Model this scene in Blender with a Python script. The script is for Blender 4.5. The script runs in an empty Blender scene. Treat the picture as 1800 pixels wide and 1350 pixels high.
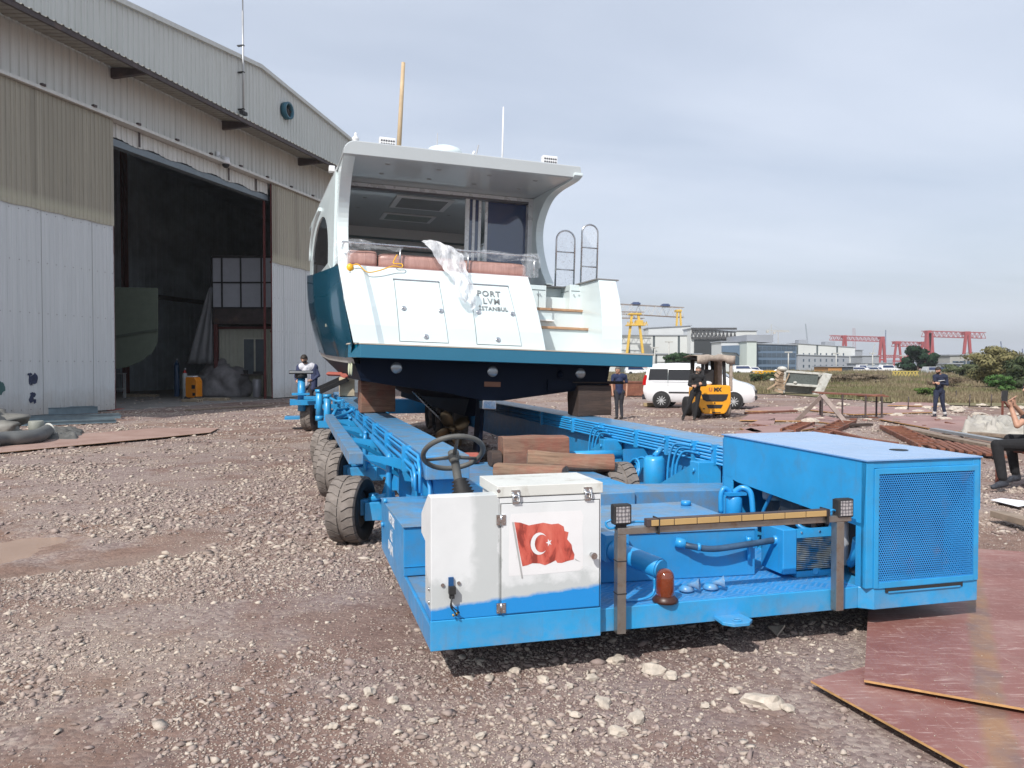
import bpy, bmesh, math, random
import numpy as np
from mathutils import Vector, Matrix, noise
random.seed(7); rng = np.random.default_rng(11)
S = bpy.context.scene
COL = S.collection
R = math.radians
# ---------------------------------------------------------------- camera, sky, sun, exposure
HC = 1.75                      # eye height
FP = 1400.0                    # focal length in photo pixels (1800 wide)
PITCH = math.atan(32/FP)
cam_d = bpy.data.cameras.new('camera'); cam = bpy.data.objects.new('camera', cam_d); COL.objects.link(cam)
cam_d.sensor_width = 36; cam_d.lens = 36*FP/1800; cam_d.clip_start = .05; cam_d.clip_end = 9000
cam.location = (0, 0, HC); cam.rotation_euler = (math.pi/2-PITCH, 0, 0)
S.camera = cam
SUNV = Vector((-.40, -.72, .80)).normalized()      # towards the sun
sun_el = math.asin(SUNV.z); sun_az = math.atan2(SUNV.x, SUNV.y)
W = bpy.data.worlds.new('World'); S.world = W; W.use_nodes = True
def build_world():
    nt = W.node_tree; N = nt.nodes; L = nt.links; N.clear()
    out = N.new('ShaderNodeOutputWorld'); bg = N.new('ShaderNodeBackground')
    sky = N.new('ShaderNodeTexSky'); sky.sky_type = 'NISHITA'; sky.sun_disc = False
    sky.sun_elevation = sun_el; sky.sun_rotation = sun_az; sky.dust_density = 2.5; sky.air_density = 1.0; sky.ozone_density = 2
    tc = N.new('ShaderNodeTexCoord'); sp = N.new('ShaderNodeSeparateXYZ'); L.new(tc.outputs['Generated'], sp.inputs[0])
    # flat-layer cloud coordinates: x/z, y/z
    def m(op, a, b=None, v=None):
        n = N.new('ShaderNodeMath'); n.operation = op
        for i, q in enumerate((a, b)):
            if q is None: continue
            if isinstance(q, (int, float)): n.inputs[i].default_value = q
            else: L.new(q, n.inputs[i])
        return n.outputs[0]
    z = m('MAXIMUM', sp.outputs['Z'], 0.0); zz = m('ADD', z, .16)
    cb = N.new('ShaderNodeCombineXYZ'); L.new(m('DIVIDE', sp.outputs['X'], zz), cb.inputs[0]); L.new(m('DIVIDE', sp.outputs['Y'], zz), cb.inputs[1])
    mp = N.new('ShaderNodeMapping'); mp.inputs['Rotation'].default_value = (0, 0, R(22)); mp.inputs['Scale'].default_value = (.55, 1.25, 1); L.new(cb.outputs[0], mp.inputs[0])
    nz = N.new('ShaderNodeTexNoise'); nz.inputs['Scale'].default_value = .8; nz.inputs['Detail'].default_value = 8; nz.inputs['Roughness'].default_value = .5; nz.inputs['Distortion'].default_value = .5; L.new(mp.outputs[0], nz.inputs['Vector'])
    rp = N.new('ShaderNodeValToRGB'); rp.color_ramp.elements[0].position = .30; rp.color_ramp.elements[0].color = (.0, .0, .0, 1); rp.color_ramp.elements[1].position = .74; rp.color_ramp.elements[1].color = (1, 1, 1, 1)
    L.new(nz.outputs['Fac'], rp.inputs[0])
    cov = m('ADD', m('MULTIPLY', rp.outputs[0], .42), .50)
    nz2 = N.new('ShaderNodeTexNoise'); nz2.inputs['Scale'].default_value = .35; nz2.inputs['Detail'].default_value = 4; L.new(mp.outputs[0], nz2.inputs['Vector'])
    cr = N.new('ShaderNodeValToRGB'); e = cr.color_ramp.elements
    e[0].position = .3; e[0].color = (6.7, 7.4, 8.8, 1); e[1].position = .7; e[1].color = (8.5, 9.1, 10.1, 1)
    L.new(nz2.outputs['Fac'], cr.inputs[0])
    mx = N.new('ShaderNodeMix'); mx.data_type = 'RGBA'; L.new(cov, mx.inputs['Factor']); L.new(sky.outputs[0], mx.inputs['A']); L.new(cr.outputs[0], mx.inputs['B'])
    L.new(mx.outputs['Result'], bg.inputs[0]); bg.inputs[1].default_value = .1
    L.new(bg.outputs[0], out.inputs[0])
build_world()
sd = bpy.data.lights.new('sun', 'SUN'); sd.energy = 4.4; sd.angle = R(.6); sd.color = (1, .955, .89)
so = bpy.data.objects.new('sun', sd); COL.objects.link(so); so.rotation_euler = SUNV.to_track_quat('Z', 'Y').to_euler(); so.location = (-20, -30, 40)
S.view_settings.view_transform = 'Standard'; S.view_settings.look = 'None'; S.view_settings.exposure = 0.18; S.view_settings.gamma = 1
# ---------------------------------------------------------------- measuring helpers: photo pixel -> place in the world
CAMP = Vector((0, 0, HC))
def ray(u, v):
    x = (u-900)/FP; y = -(v-675)/FP
    return Vector((x, math.cos(PITCH)+y*math.sin(PITCH), -math.sin(PITCH)+y*math.cos(PITCH)))
def G(u, v, z=0.0):
    d = ray(u, v); return CAMP+d*((z-HC)/d.z)
def P(u, v, Y):
    d = ray(u, v); return CAMP+d*(Y/d.y)
# ---------------------------------------------------------------- object helpers
def tag(o, label=None, cat=None, group=None, kind=None):
    if label: o['label'] = label
    if cat: o['category'] = cat
    if group: o['group'] = group
    if kind: o['kind'] = kind
    return o
def empty(name, loc=(0, 0, 0), rot=(0, 0, 0), label=None, cat=None, group=None, parent=None):
    o = bpy.data.objects.new(name, None); COL.objects.link(o); o.location = loc; o.rotation_euler = rot; o.empty_display_size = .2
    if parent: o.parent = parent
    return tag(o, label, cat, group)
def copy_tree(o, parent=None):
    c = o.copy(); COL.objects.link(c); c.parent = parent
    for ch in list(o.children): copy_tree(ch, c)
    return c
def frame(t):
    t = t.normalized(); a = Vector((0, 0, 1)) if abs(t.z) < .9 else Vector((1, 0, 0))
    u = t.cross(a).normalized(); return u, t.cross(u).normalized()
class MB:
    def __init__(s): s.v = []; s.f = []; s.m = []; s.sm = []
    def add(s, vs, fs, mi=0, smooth=False):
        b = len(s.v); s.v += [tuple(p) for p in vs]
        for f in fs: s.f.append([b+i for i in f]); s.m.append(mi); s.sm.append(smooth)
        return s
    def box(s, x0, x1, y0, y1, z0, z1, mi=0):
        v = [(x0,y0,z0),(x1,y0,z0),(x1,y1,z0),(x0,y1,z0),(x0,y0,z1),(x1,y0,z1),(x1,y1,z1),(x0,y1,z1)]
        return s.add(v, [(0,3,2,1),(4,5,6,7),(0,1,5,4),(1,2,6,5),(2,3,7,6),(3,0,4,7)], mi)
    def obox(s, c, size, rot=(0, 0, 0), mi=0):      # rotated box about its centre
        from mathutils import Euler
        Rm = Euler(rot).to_matrix(); hx, hy, hz = [q/2 for q in size]; c = Vector(c)
        v = [c+Rm@Vector((a*hx, b*hy, d*hz)) for d in (-1, 1) for a, b in ((-1,-1),(1,-1),(1,1),(-1,1))]
        return s.add(v, [(0,3,2,1),(4,5,6,7),(0,1,5,4),(1,2,6,5),(2,3,7,6),(3,0,4,7)], mi)
    def prism(s, poly, axis, a, b, mi=0):           # polygon in the two other axes, extruded along axis
        def pt(p, w): q = list(p); q.insert(axis, w); return tuple(q)
        n = len(poly); v = [pt(p, a) for p in poly]+[pt(p, b) for p in poly]
        f = [tuple(range(n))[::-1], tuple(range(n, 2*n))]+[(i, (i+1) % n, n+(i+1) % n, n+i) for i in range(n)]
        return s.add(v, f, mi)
    def beam(s, p, q, w, h, mi=0, up=(0, 0, 1)):     # rectangular bar from p to q
        p = Vector(p); q = Vector(q); t = (q-p).normalized(); upv = Vector(up)
        if abs(t.dot(upv)) > .98: upv = Vector((1, 0, 0))
        a = t.cross(upv).normalized()*w/2; c = a.cross(t).normalized()*h/2
        v = [p-a-c, p+a-c, p+a+c, p-a+c, q-a-c, q+a-c, q+a+c, q-a+c]
        return s.add(v, [(0,1,2,3),(7,6,5,4),(0,4,5,1),(1,5,6,2),(2,6,7,3),(3,7,4,0)], mi)
    def tube(s, pts, r, n=8, mi=0, closed=False, cap=True):
        pts = [Vector(p) for p in pts]; k = len(pts); rs = r if isinstance(r, (list, tuple)) else [r]*k
        u = None; rings = []
        for i, p in enumerate(pts):
            if closed: t = pts[(i+1) % k]-pts[i-1]
            else: t = pts[min(i+1, k-1)]-pts[max(i-1, 0)]
            if t.length < 1e-9: t = Vector((0, 0, 1))
            t.normalize()
            if u is None: u, w = frame(t)
            else:
                u = (u-t*u.dot(t));
                if u.length < 1e-6: u, w = frame(t)
                u.normalize(); w = t.cross(u)
            rings.append([p+(u*math.cos(2*math.pi*j/n)+w*math.sin(2*math.pi*j/n))*rs[i] for j in range(n)])
        v = [q for rg in rings for q in rg]; f = []
        for i in range(k if closed else k-1):
            a = i*n; b = ((i+1) % k)*n
            for j in range(n): f.append((a+j, a+(j+1) % n, b+(j+1) % n, b+j))
        s.add(v, f, mi, n > 5)
        if cap and not closed:
            s.add(rings[0], [tuple(range(n))[::-1]], mi); s.add(rings[-1], [tuple(range(n))], mi)
        return s
    def cyl(s, p, q, r, n=16, mi=0, r2=None): return s.tube([p, q], [r, r if r2 is None else r2], n, mi)
    def lathe(s, prof, c=(0, 0, 0), axis=(0, 0, 1), n=24, mi=0, cap=True, closed=False):   # prof: (radius, height)
        c = Vector(c); ax = Vector(axis).normalized(); u, w = frame(ax); v = []; f = []
        for r_, h_ in prof:
            for j in range(n):
                a = 2*math.pi*j/n; v.append(c+ax*h_+(u*math.cos(a)+w*math.sin(a))*r_)
        k = len(prof)
        for i in range(k if closed else k-1):
            a = i*n; b = ((i+1) % k)*n
            for j in range(n): f.append((a+j, a+(j+1) % n, b+(j+1) % n, b+j))
        s.add(v, f, mi, True)
        if cap and not closed:
            s.add(v[:n], [tuple(range(n))[::-1]], mi); s.add(v[-n:], [tuple(range(n))], mi)
        return s
    def grid(s, rows, mi=0, smooth=True, flip=False):   # rows of equal length
        k = len(rows); n = len(rows[0]); v = [p for r_ in rows for p in r_]; f = []
        for i in range(k-1):
            for j in range(n-1):
                q = (i*n+j, i*n+j+1, (i+1)*n+j+1, (i+1)*n+j); f.append(q[::-1] if flip else q)
        return s.add(v, f, mi, smooth)
    def torus(s, c, axis, R_, r, n=40, k=10, mi=0):
        c = Vector(c); u, w = frame(Vector(axis))
        return s.tube([c+(u*math.cos(2*math.pi*i/n)+w*math.sin(2*math.pi*i/n))*R_ for i in range(n)], r, k, mi, closed=True)
    def ell(s, c, rx, ry, rz, n=12, k=8, mi=0):
        v = []; f = []
        for i in range(k+1):
            th = math.pi*i/k
            for j in range(n):
                ph = 2*math.pi*j/n; v.append((c[0]+rx*math.sin(th)*math.cos(ph), c[1]+ry*math.sin(th)*math.sin(ph), c[2]+rz*math.cos(th)))
        for i in range(k):
            for j in range(n): f.append((i*n+j, (i+1)*n+j, (i+1)*n+(j+1) % n, i*n+(j+1) % n))
        return s.add(v, f, mi, True)
    def build(s, name, mats, parent=None, bevel=0, label=None, solid=0, fixn=True):
        me = bpy.data.meshes.new(name); me.from_pydata(s.v, [], s.f)
        if not isinstance(mats, (list, tuple)): mats = [mats]
        for m_ in mats: me.materials.append(m_)
        me.polygons.foreach_set('material_index', s.m); me.polygons.foreach_set('use_smooth', s.sm)
        if fixn:
            bm = bmesh.new(); bm.from_mesh(me); bmesh.ops.remove_doubles(bm, verts=bm.verts, dist=1e-5); bmesh.ops.recalc_face_normals(bm, faces=bm.faces); bm.to_mesh(me); bm.free()
        me.update(); o = bpy.data.objects.new(name, me); COL.objects.link(o)
        if parent: o.parent = parent
        if solid:
            md = o.modifiers.new('solid', 'SOLIDIFY'); md.thickness = solid; md.offset = 0
        if bevel:
            md = o.modifiers.new('bevel', 'BEVEL'); md.width = bevel; md.segments = 2; md.limit_method = 'ANGLE'; md.angle_limit = R(40); md.harden_normals = False
        if label: o['label'] = label
        return o
def bez(pts, n=8):      # smooth path through points (Catmull-Rom)
    p = [Vector(q) for q in pts]; p = [p[0]*2-p[1]]+p+[p[-1]*2-p[-2]]; out = []
    for i in range(1, len(p)-2):
        for j in range(n):
            t = j/n; a, b, c, d = p[i-1:i+3]
            out.append(.5*((2*b)+(c-a)*t+(2*a-5*b+4*c-d)*t*t+(3*b-a-3*c+d)*t**3))
    out.append(p[-2]); return out
def interp(tbl, x):
    if x <= tbl[0][0]: return tbl[0][1]
    for (a, va), (b, vb) in zip(tbl, tbl[1:]):
        if x <= b:
            t = (x-a)/(b-a); return va+(vb-va)*t
    return tbl[-1][1]
def text_mesh(name, body, size, mat_, parent, M4, depth=.002, align='CENTER', bold=0, label=None, spacing=1.0):
    cu = bpy.data.curves.new(name, 'FONT'); cu.body = body; cu.size = size; cu.extrude = depth; cu.align_x = align; cu.align_y = 'CENTER'; cu.offset = bold; cu.resolution_u = 3; cu.space_character = spacing
    to = bpy.data.objects.new(name+'_tmp', cu); COL.objects.link(to)
    dg = bpy.context.evaluated_depsgraph_get(); me = bpy.data.meshes.new_from_object(to.evaluated_get(dg)); bpy.data.objects.remove(to); bpy.data.curves.remove(cu)
    me.materials.clear(); me.materials.append(mat_); me.transform(M4); me.name = name
    o = bpy.data.objects.new(name, me); COL.objects.link(o); o.parent = parent
    if label: o['label'] = label
    return o
def MX(o, x, y):      # matrix: text plane with given origin, x-direction, y-direction
    x = Vector(x).normalized(); z = x.cross(Vector(y)).normalized(); y = z.cross(x)
    return Matrix(((x.x, y.x, z.x, o[0]), (x.y, y.y, z.y, o[1]), (x.z, y.z, z.z, o[2]), (0, 0, 0, 1)))
# ---------------------------------------------------------------- materials
class NT:
    def __init__(s, name):
        s.m = bpy.data.materials.new(name); s.m.use_nodes = True; s.t = s.m.node_tree; s.N = s.t.nodes; s.L = s.t.links
        s.b = s.N['Principled BSDF']; s.out = s.N['Material Output']; s.tc = s.N.new('ShaderNodeTexCoord')
    def set(s, inp, v):
        i = s.b.inputs[inp] if isinstance(inp, str) else inp
        if hasattr(v, 'node'): s.L.new(v, i)
        else: i.default_value = (*v, 1) if isinstance(v, (tuple, list)) and len(v) == 3 and i.type == 'RGBA' else v
    def map(s, scale=(1, 1, 1), rot=(0, 0, 0), src='Object'):
        m = s.N.new('ShaderNodeMapping'); m.inputs['Scale'].default_value = scale; m.inputs['Rotation'].default_value = rot; s.L.new(s.tc.outputs[src], m.inputs[0]); return m.outputs[0]
    def noise(s, scale, detail=4, rough=.55, vec=None, dist=0, out='Fac'):
        n = s.N.new('ShaderNodeTexNoise'); n.inputs['Scale'].default_value = scale; n.inputs['Detail'].default_value = detail; n.inputs['Roughness'].default_value = rough; n.inputs['Distortion'].default_value = dist
        s.L.new(vec if vec else s.tc.outputs['Object'], n.inputs['Vector']); return n.outputs[out]
    def vor(s, scale, vec=None, feat='F1', out='Distance', rnd=1):
        n = s.N.new('ShaderNodeTexVoronoi'); n.feature = feat; n.inputs['Scale'].default_value = scale; n.inputs['Randomness'].default_value = rnd
        s.L.new(vec if vec else s.tc.outputs['Object'], n.inputs['Vector']); return n.outputs[out]
    def ramp(s, fac, stops, interp_='LINEAR'):
        n = s.N.new('ShaderNodeValToRGB'); n.color_ramp.interpolation = interp_; e = n.color_ramp.elements
        while len(e) < len(stops): e.new(.5)
        for el, (p, c) in zip(e, stops):
            el.position = p; el.color = (c, c, c, 1) if isinstance(c, (int, float)) else (*c, 1)
        s.L.new(fac, n.inputs[0]); return n.outputs[0]
    def mix(s, f, a, b, mode='MIX'):
        n = s.N.new('ShaderNodeMix'); n.data_type = 'RGBA'; n.blend_type = mode
        for k, q in (('Factor', f), ('A', a), ('B', b)):
            if hasattr(q, 'node'): s.L.new(q, n.inputs[k])
            elif k == 'Factor': n.inputs[k].default_value = q
            else: n.inputs[k].default_value = (*q, 1) if len(q) == 3 else q
        return n.outputs['Result']
    def math(s, op, a, b=0, c=None):
        n = s.N.new('ShaderNodeMath'); n.operation = op
        for i, q in enumerate((a, b) if c is None else (a, b, c)):
            if hasattr(q, 'node'): s.L.new(q, n.inputs[i])
            else: n.inputs[i].default_value = q
        return n.outputs[0]
    def sep(s, vec=None):
        n = s.N.new('ShaderNodeSeparateXYZ'); s.L.new(vec if vec else s.tc.outputs['Object'], n.inputs[0]); return n.outputs
    def bump(s, h, strength=.3, dist=.01, prev=None):
        n = s.N.new('ShaderNodeBump'); n.inputs['Strength'].default_value = strength; n.inputs['Distance'].default_value = dist; s.L.new(h, n.inputs['Height'])
        if prev: s.L.new(prev, n.inputs['Normal'])
        s.L.new(n.outputs[0], s.b.inputs['Normal']); return n.outputs[0]
def mat(name, col, rough=.5, metal=0, var=.12, vs=3, bump=0, bs=40, dirt=None, ds=2, dth=(.55, .75), spec=None, coat=0, emit=None, alpha=1, trans=0):
    t = NT(name); c2 = tuple(max(0, q*(1-var)) for q in col); c1 = tuple(min(1, q*(1+var)) for q in col)
    n = t.noise(vs, 5, .6); c = t.ramp(n, [(.3, c2), (.7, c1)])
    if dirt:
        d = t.ramp(t.noise(ds, 8, .65), [(dth[0], 0), (dth[1], 1)]); c = t.mix(d, c, dirt)
    t.set('Base Color', c); t.set('Roughness', t.ramp(t.noise(vs*3, 4), [(.3, max(0, rough-.08)), (.7, min(1, rough+.08))])); t.set('Metallic', metal)
    if spec is not None: t.set('Specular IOR Level', spec)
    if coat: t.set('Coat Weight', coat); t.set('Coat Roughness', .08)
    if emit: t.set('Emission Color', emit[0]); t.set('Emission Strength', emit[1])
    if alpha < 1: t.set('Alpha', alpha)
    if trans: t.set('Transmission Weight', trans)
    if bump: t.bump(t.noise(bs, 5), bump, .004)
    return t.m
# ================================================================ GROUND
def vnoise(x, y, seed=0):     # vectorised value noise
    xi = np.floor(x).astype(np.int64); yi = np.floor(y).astype(np.int64); fx = x-xi; fy = y-yi
    fx = fx*fx*(3-2*fx); fy = fy*fy*(3-2*fy)
    def h(a, b):
        n = (a*374761393+b*668265263+seed*974711) & 0xffffffff; n = ((n ^ (n >> 13))*1274126177) & 0xffffffff; return ((n ^ (n >> 16)) & 0xffff)/65535.
    return (h(xi, yi)*(1-fx)+h(xi+1, yi)*fx)*(1-fy)+(h(xi, yi+1)*(1-fx)+h(xi+1, yi+1)*fx)*fy
def fbm(x, y, o=4, seed=0):
    s = 0; a = .5; t = 0
    for i in range(o): s = s+a*vnoise(x*2**i, y*2**i, seed+i); t += a; a *= .5
    return s/t
PUD = G(30, 972)                   # brown puddle
def puddle_mask(x, y):
    d = np.hypot((x-PUD.x+.3)/1.55, (y-PUD.y)/.85)+(fbm(x*1.7, y*1.7, 3, 5)-.5)*.9
    return d
def ground_h(x, y):
    near = np.clip(1-(np.hypot(x, y-6)-8)/25, 0, 1)
    h = (fbm(x*.35, y*.35, 3, 1)-.5)*.10*near+(fbm(x*2.1, y*2.1, 4, 9)-.5)*.045*near
    d = puddle_mask(x, y); h = h-np.clip(1.35-d, 0, 1)*.05
    u = np.clip((np.hypot((x-1.2)/4.0, (y-9.5)/8)-.8)*2, .25, 1)     # flatter where the trailer stands
    return h*u-.012
def spread(dense0, dense1, step, lo, hi, g=1.09):
    c = list(np.arange(dense0, dense1+1e-6, step)); s = step
    while c[-1] < hi: s *= g; c.append(c[-1]+s)
    s = step
    while c[0] > lo: s *= g; c.insert(0, c[0]-s)
    return np.array(c)
def ground_material():
    t = NT('gravel_ground')
    big = t.noise(.22, 4, .6); mid = t.noise(1.3, 5, .65); fine = t.noise(38, 5, .7)
    gr = t.ramp(fine, [(.25, (.14, .10, .085)), (.5, (.275, .212, .185)), (.75, (.45, .38, .33))])
    v1 = t.vor(30, out='Color'); v1d = t.vor(30)
    hue = t.ramp(t.math('MULTIPLY', v1, 1), [(.1, (.13, .092, .088)), (.35, (.215, .155, .145)), (.6, (.285, .225, .205)), (.85, (.42, .355, .31))])
    c = t.mix(.6, gr, hue)
    mud = t.ramp(t.math('ADD', t.math('MULTIPLY', big, .6), t.math('MULTIPLY', mid, .5)), [(.50, 1), (.58, 0)])
    mudc = t.ramp(t.noise(6, 6, .7), [(.3, (.135, .078, .055)), (.7, (.27, .175, .135))])
    c = t.mix(t.math('MULTIPLY', mud, .88), c, mudc)
    tan = t.ramp(t.noise(.5, 4), [(.5, 0), (.68, 1)]); c = t.mix(t.math('MULTIPLY', tan, .4), c, (.36, .295, .24))
    pur = t.ramp(t.noise(.16, 4, .6, t.map((1, 1, 1), (0, 0, 1.1))), [(.42, 0), (.60, 1)]); c = t.mix(t.math('MULTIPLY', pur, .28), c, (.15, .105, .115))
    # purple-brown crushed stone further away, green-brown field beyond it
    t.set('Base Color', c); t.set('Roughness', .92); t.set('Specular IOR Level', .25)
    b = t.bump(t.math('ADD', t.math('MULTIPLY', v1d, -1), t.math('MULTIPLY', fine, .6)), .7, .012)
    t.bump(t.noise(140, 5, .8), .8, .006, b)
    return t.m
def make_ground():
    xs = spread(-5.5, 6.5, .055, -2600, 2600, 1.075); ys = spread(1.5, 10.5, .055, -300, 5000, 1.075)
    X, Y = np.meshgrid(xs, ys); Z = ground_h(X, Y); Z = np.where(np.hypot(X, Y) > 60, -.012, Z)
    n = len(xs); k = len(ys); co = np.stack([X, Y, Z], -1).reshape(-1, 3)
    i = np.arange(k-1)[:, None]*n+np.arange(n-1)[None, :]; f = np.stack([i, i+1, i+n+1, i+n], -1).reshape(-1, 4)
    me = bpy.data.meshes.new('ground'); me.vertices.add(len(co)); me.vertices.foreach_set('co', co.ravel())
    me.loops.add(f.size); me.loops.foreach_set('vertex_index', f.ravel()); me.polygons.add(len(f)); me.polygons.foreach_set('loop_start', np.arange(len(f))*4)
    me.polygons.foreach_set('use_smooth', np.ones(len(f), bool)); me.update(calc_edges=True)
    me.materials.append(ground_material()); o = bpy.data.objects.new('ground', me); COL.objects.link(o); tag(o, kind='structure')
make_ground()
def raw_mesh(name, co, tris, mat_, kind='stuff', label=None, cat=None, smooth=False):
    me = bpy.data.meshes.new(name); me.vertices.add(len(co)); me.vertices.foreach_set('co', co.astype(np.float32).ravel())
    k = tris.shape[1]; me.loops.add(tris.size); me.loops.foreach_set('vertex_index', tris.ravel().astype(np.int32)); me.polygons.add(len(tris)); me.polygons.foreach_set('loop_start', np.arange(len(tris))*k)
    if smooth: me.polygons.foreach_set('use_smooth', np.ones(len(tris), bool))
    me.update(calc_edges=True); me.materials.append(mat_); o = bpy.data.objects.new(name, me); COL.objects.link(o); tag(o, label, cat, kind=kind); return o
def stone_material():
    t = NT('crushed_stone'); g = t.N.new('ShaderNodeNewGeometry'); r = g.outputs['Random Per Island']
    c = t.ramp(r, [(0, (.16, .115, .105)), (.2, (.23, .175, .165)), (.4, (.30, .235, .215)), (.6, (.37, .305, .27)), (.8, (.46, .395, .335)), (1, (.60, .54, .46))])
    c = t.mix(.35, c, t.ramp(t.noise(.5, 4), [(.35, (.22, .17, .17)), (.65, (.48, .40, .32))]))
    c = t.mix(t.ramp(t.noise(60, 5, .7), [(.45, 0), (.8, .45)]), c, (.20, .145, .11))
    t.set('Base Color', c); t.set('Roughness', .9); t.set('Specular IOR Level', .25); t.bump(t.noise(120, 5, .7), .6, .004); return t.m
STONE = stone_material()
def scatter_stones():
    bm = bmesh.new(); bmesh.ops.create_icosphere(bm, subdivisions=1, radius=1); ico = np.array([v.co[:] for v in bm.verts]); icof = np.array([[v.index for v in f.verts] for f in bm.faces]); bm.free()
    allc = []; allf = []; off = 0
    def zone(n, y0, y1, smin, smax, pw, seed):
        r = np.random.default_rng(seed); y = (y0**2+(y1**2-y0**2)*r.random(n))**.5; x = (r.random(n)*2-1)*(.70*y+.5)
        d = fbm(x*.9, y*.9, 4, 21); keep = r.random(n) < np.clip((d-.36)*5, .10, 1)
        keep &= puddle_mask(x, y) > .98
        # nothing inside the hangar strip or through the steel plates
        x, y = x[keep], y[keep]; s = smin+(smax-smin)*r.random(len(x))**pw; return x, y, s, r
    for args in [(42000, 3.2, 7.2, .006, .024, 4, 1), (900, 3.2, 8, .014, .036, 2.2, 2), (48000, 7, 14, .008, .038, 3.0, 3), (26000, 14, 32, .014, .055, 2.2, 4), (7000, 32, 62, .03, .09, 2, 5)]:
        x, y, s, r = zone(*args); n = len(x)
        base = ico[None]*(1+(r.random((n, 12, 1))-.5)*1.15)*s[:, None, None]
        base = base*np.stack([.55+.9*r.random(n), .55+.8*r.random(n), .30+.42*r.random(n)], -1)[:, None, :]
        a = r.random(n)*6.283; ca, sa = np.cos(a)[:, None], np.sin(a)[:, None]
        bx = base[..., 0]*ca-base[..., 1]*sa; by = base[..., 0]*sa+base[..., 1]*ca; bz = base[..., 2]+bx*(r.random((n, 1))-.5)*.5
        z = ground_h(x, y)+s*.18
        co = np.stack([bx+x[:, None], by+y[:, None], bz+z[:, None]], -1).reshape(-1, 3)
        f = (icof[None]+np.arange(n)[:, None, None]*12).reshape(-1, 3)+off; off += len(co); allc.append(co); allf.append(f)
    octv = np.array([(1,0,0),(-1,0,0),(0,1,0),(0,-1,0),(0,0,1),(0,0,-1)], float); octf = np.array([(0,2,4),(2,1,4),(1,3,4),(3,0,4),(2,0,5),(1,2,5),(3,1,5),(0,3,5)])
    for n, y0, y1, s0, s1, seed in ((260000, 3.2, 9.5, .0028, .0085, 31), (90000, 9.5, 20, .006, .015, 32)):      # grit and chips between the stones
        r = np.random.default_rng(seed); y = (y0**2+(y1**2-y0**2)*r.random(n))**.5; x = (r.random(n)*2-1)*(.70*y+.4); d = fbm(x*.9, y*.9, 4, 21); keep = (r.random(n) < np.clip((d-.30)*4, .22, 1)) & (puddle_mask(x, y) > .99); x, y = x[keep], y[keep]; n = len(x)
        s = s0+(s1-s0)*r.random(n)**2.2; c = octv[None]*(1+(r.random((n, 6, 3))-.5)*.9)+(r.random((n, 6, 3))-.5)*.7; c *= s[:, None, None]; c[..., 2] *= .6
        co = (c+np.stack([x, y, ground_h(x, y)+s*.2], -1)[:, None]).reshape(-1, 3); allc.append(co); allf.append((octf[None]+np.arange(n)[:, None, None]*6).reshape(-1, 3)+off); off += len(co)
    r = np.random.default_rng(77); pp = []
    for i in range(260):       # grit kicked up onto the two plates in front
        u = r.uniform(1530, 1795); v = r.uniform(1085, 1345); q = G(u, v, .087)
        if v > 1196+(u-1519)*.19: q = G(u, v, .052) if v < 1180+(u-1440)*.60 else None
        if q is not None and r.random() < .35+.5*vnoise(np.array([q.x*3]), np.array([q.y*3]), 3)[0]: pp.append(q)
    pp = np.array([list(q) for q in pp]); n = len(pp); s = .0015+.0035*r.random(n)**3; c = octv[None]*(1+(r.random((n, 6, 3))-.5)*.9)*s[:, None, None]; allc.append((c+pp[:, None]).reshape(-1, 3)); allf.append((octf[None]+np.arange(n)[:, None, None]*6).reshape(-1, 3)+off); off += n*6
    raw_mesh('gravel', np.concatenate(allc), np.concatenate(allf), STONE, label='loose crushed purple and tan stones covering the whole yard', cat='gravel')
scatter_stones()
def bigger_rocks():     # the pale rubble lumps one can tell apart in front of the trailer
    spots = [(650,1215,.08),(690,1228,.07),(715,1242,.05),(1085,1160,.10),(1150,1180,.12),(1040,1190,.07),(1345,1235,.15),(1385,1245,.07),(955,1195,.07),(905,1178,.06),(860,1190,.06),
             (1060,1235,.09),(1120,1262,.10),(1085,1285,.08),(1012,1255,.06),(1180,1190,.08),(1000,1205,.05),(1240,1240,.05),(1290,1215,.05),(760,1265,.05),(845,1290,.05),(620,1240,.05),(585,1275,.05)]
    for i, (u, v, s) in enumerate(spots):
        p = G(u, v); r = random.Random(i+50); bm = bmesh.new(); bmesh.ops.create_icosphere(bm, subdivisions=2, radius=1)
        k1, k2, k3 = r.uniform(.75, 1.1), r.uniform(.6, .85), r.uniform(.26, .38)
        for q in bm.verts:
            n = noise.noise(q.co*1.1+Vector((i*7.3, 0, 0)))*.5+noise.noise(q.co*3+Vector((i*3.1, 5, 0)))*.30; d = q.co*(1+n); q.co = (d.x*k1*s*.62, d.y*k2*s*.62, max(-.15*s, d.z*k3*s))
        me = bpy.data.meshes.new('rock'); bm.to_mesh(me); bm.free(); me.materials.append(ROCKM); o = bpy.data.objects.new('rock', me); COL.objects.link(o)
        o.location = (p.x, p.y, float(ground_h(np.array([p.x]), np.array([p.y]))[0])+.01); o.rotation_euler = (0, 0, r.uniform(0, 6))
        tag(o, 'pale angular limestone lump among the gravel in front of the blue trailer', 'rock', 'loose pale rocks in front of the trailer')
ROCKM = mat('pale_limestone', (.44, .385, .325), .92, var=.3, vs=14, bump=.9, bs=50, dirt=(.27, .2, .16), ds=9)
bigger_rocks()
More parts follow.
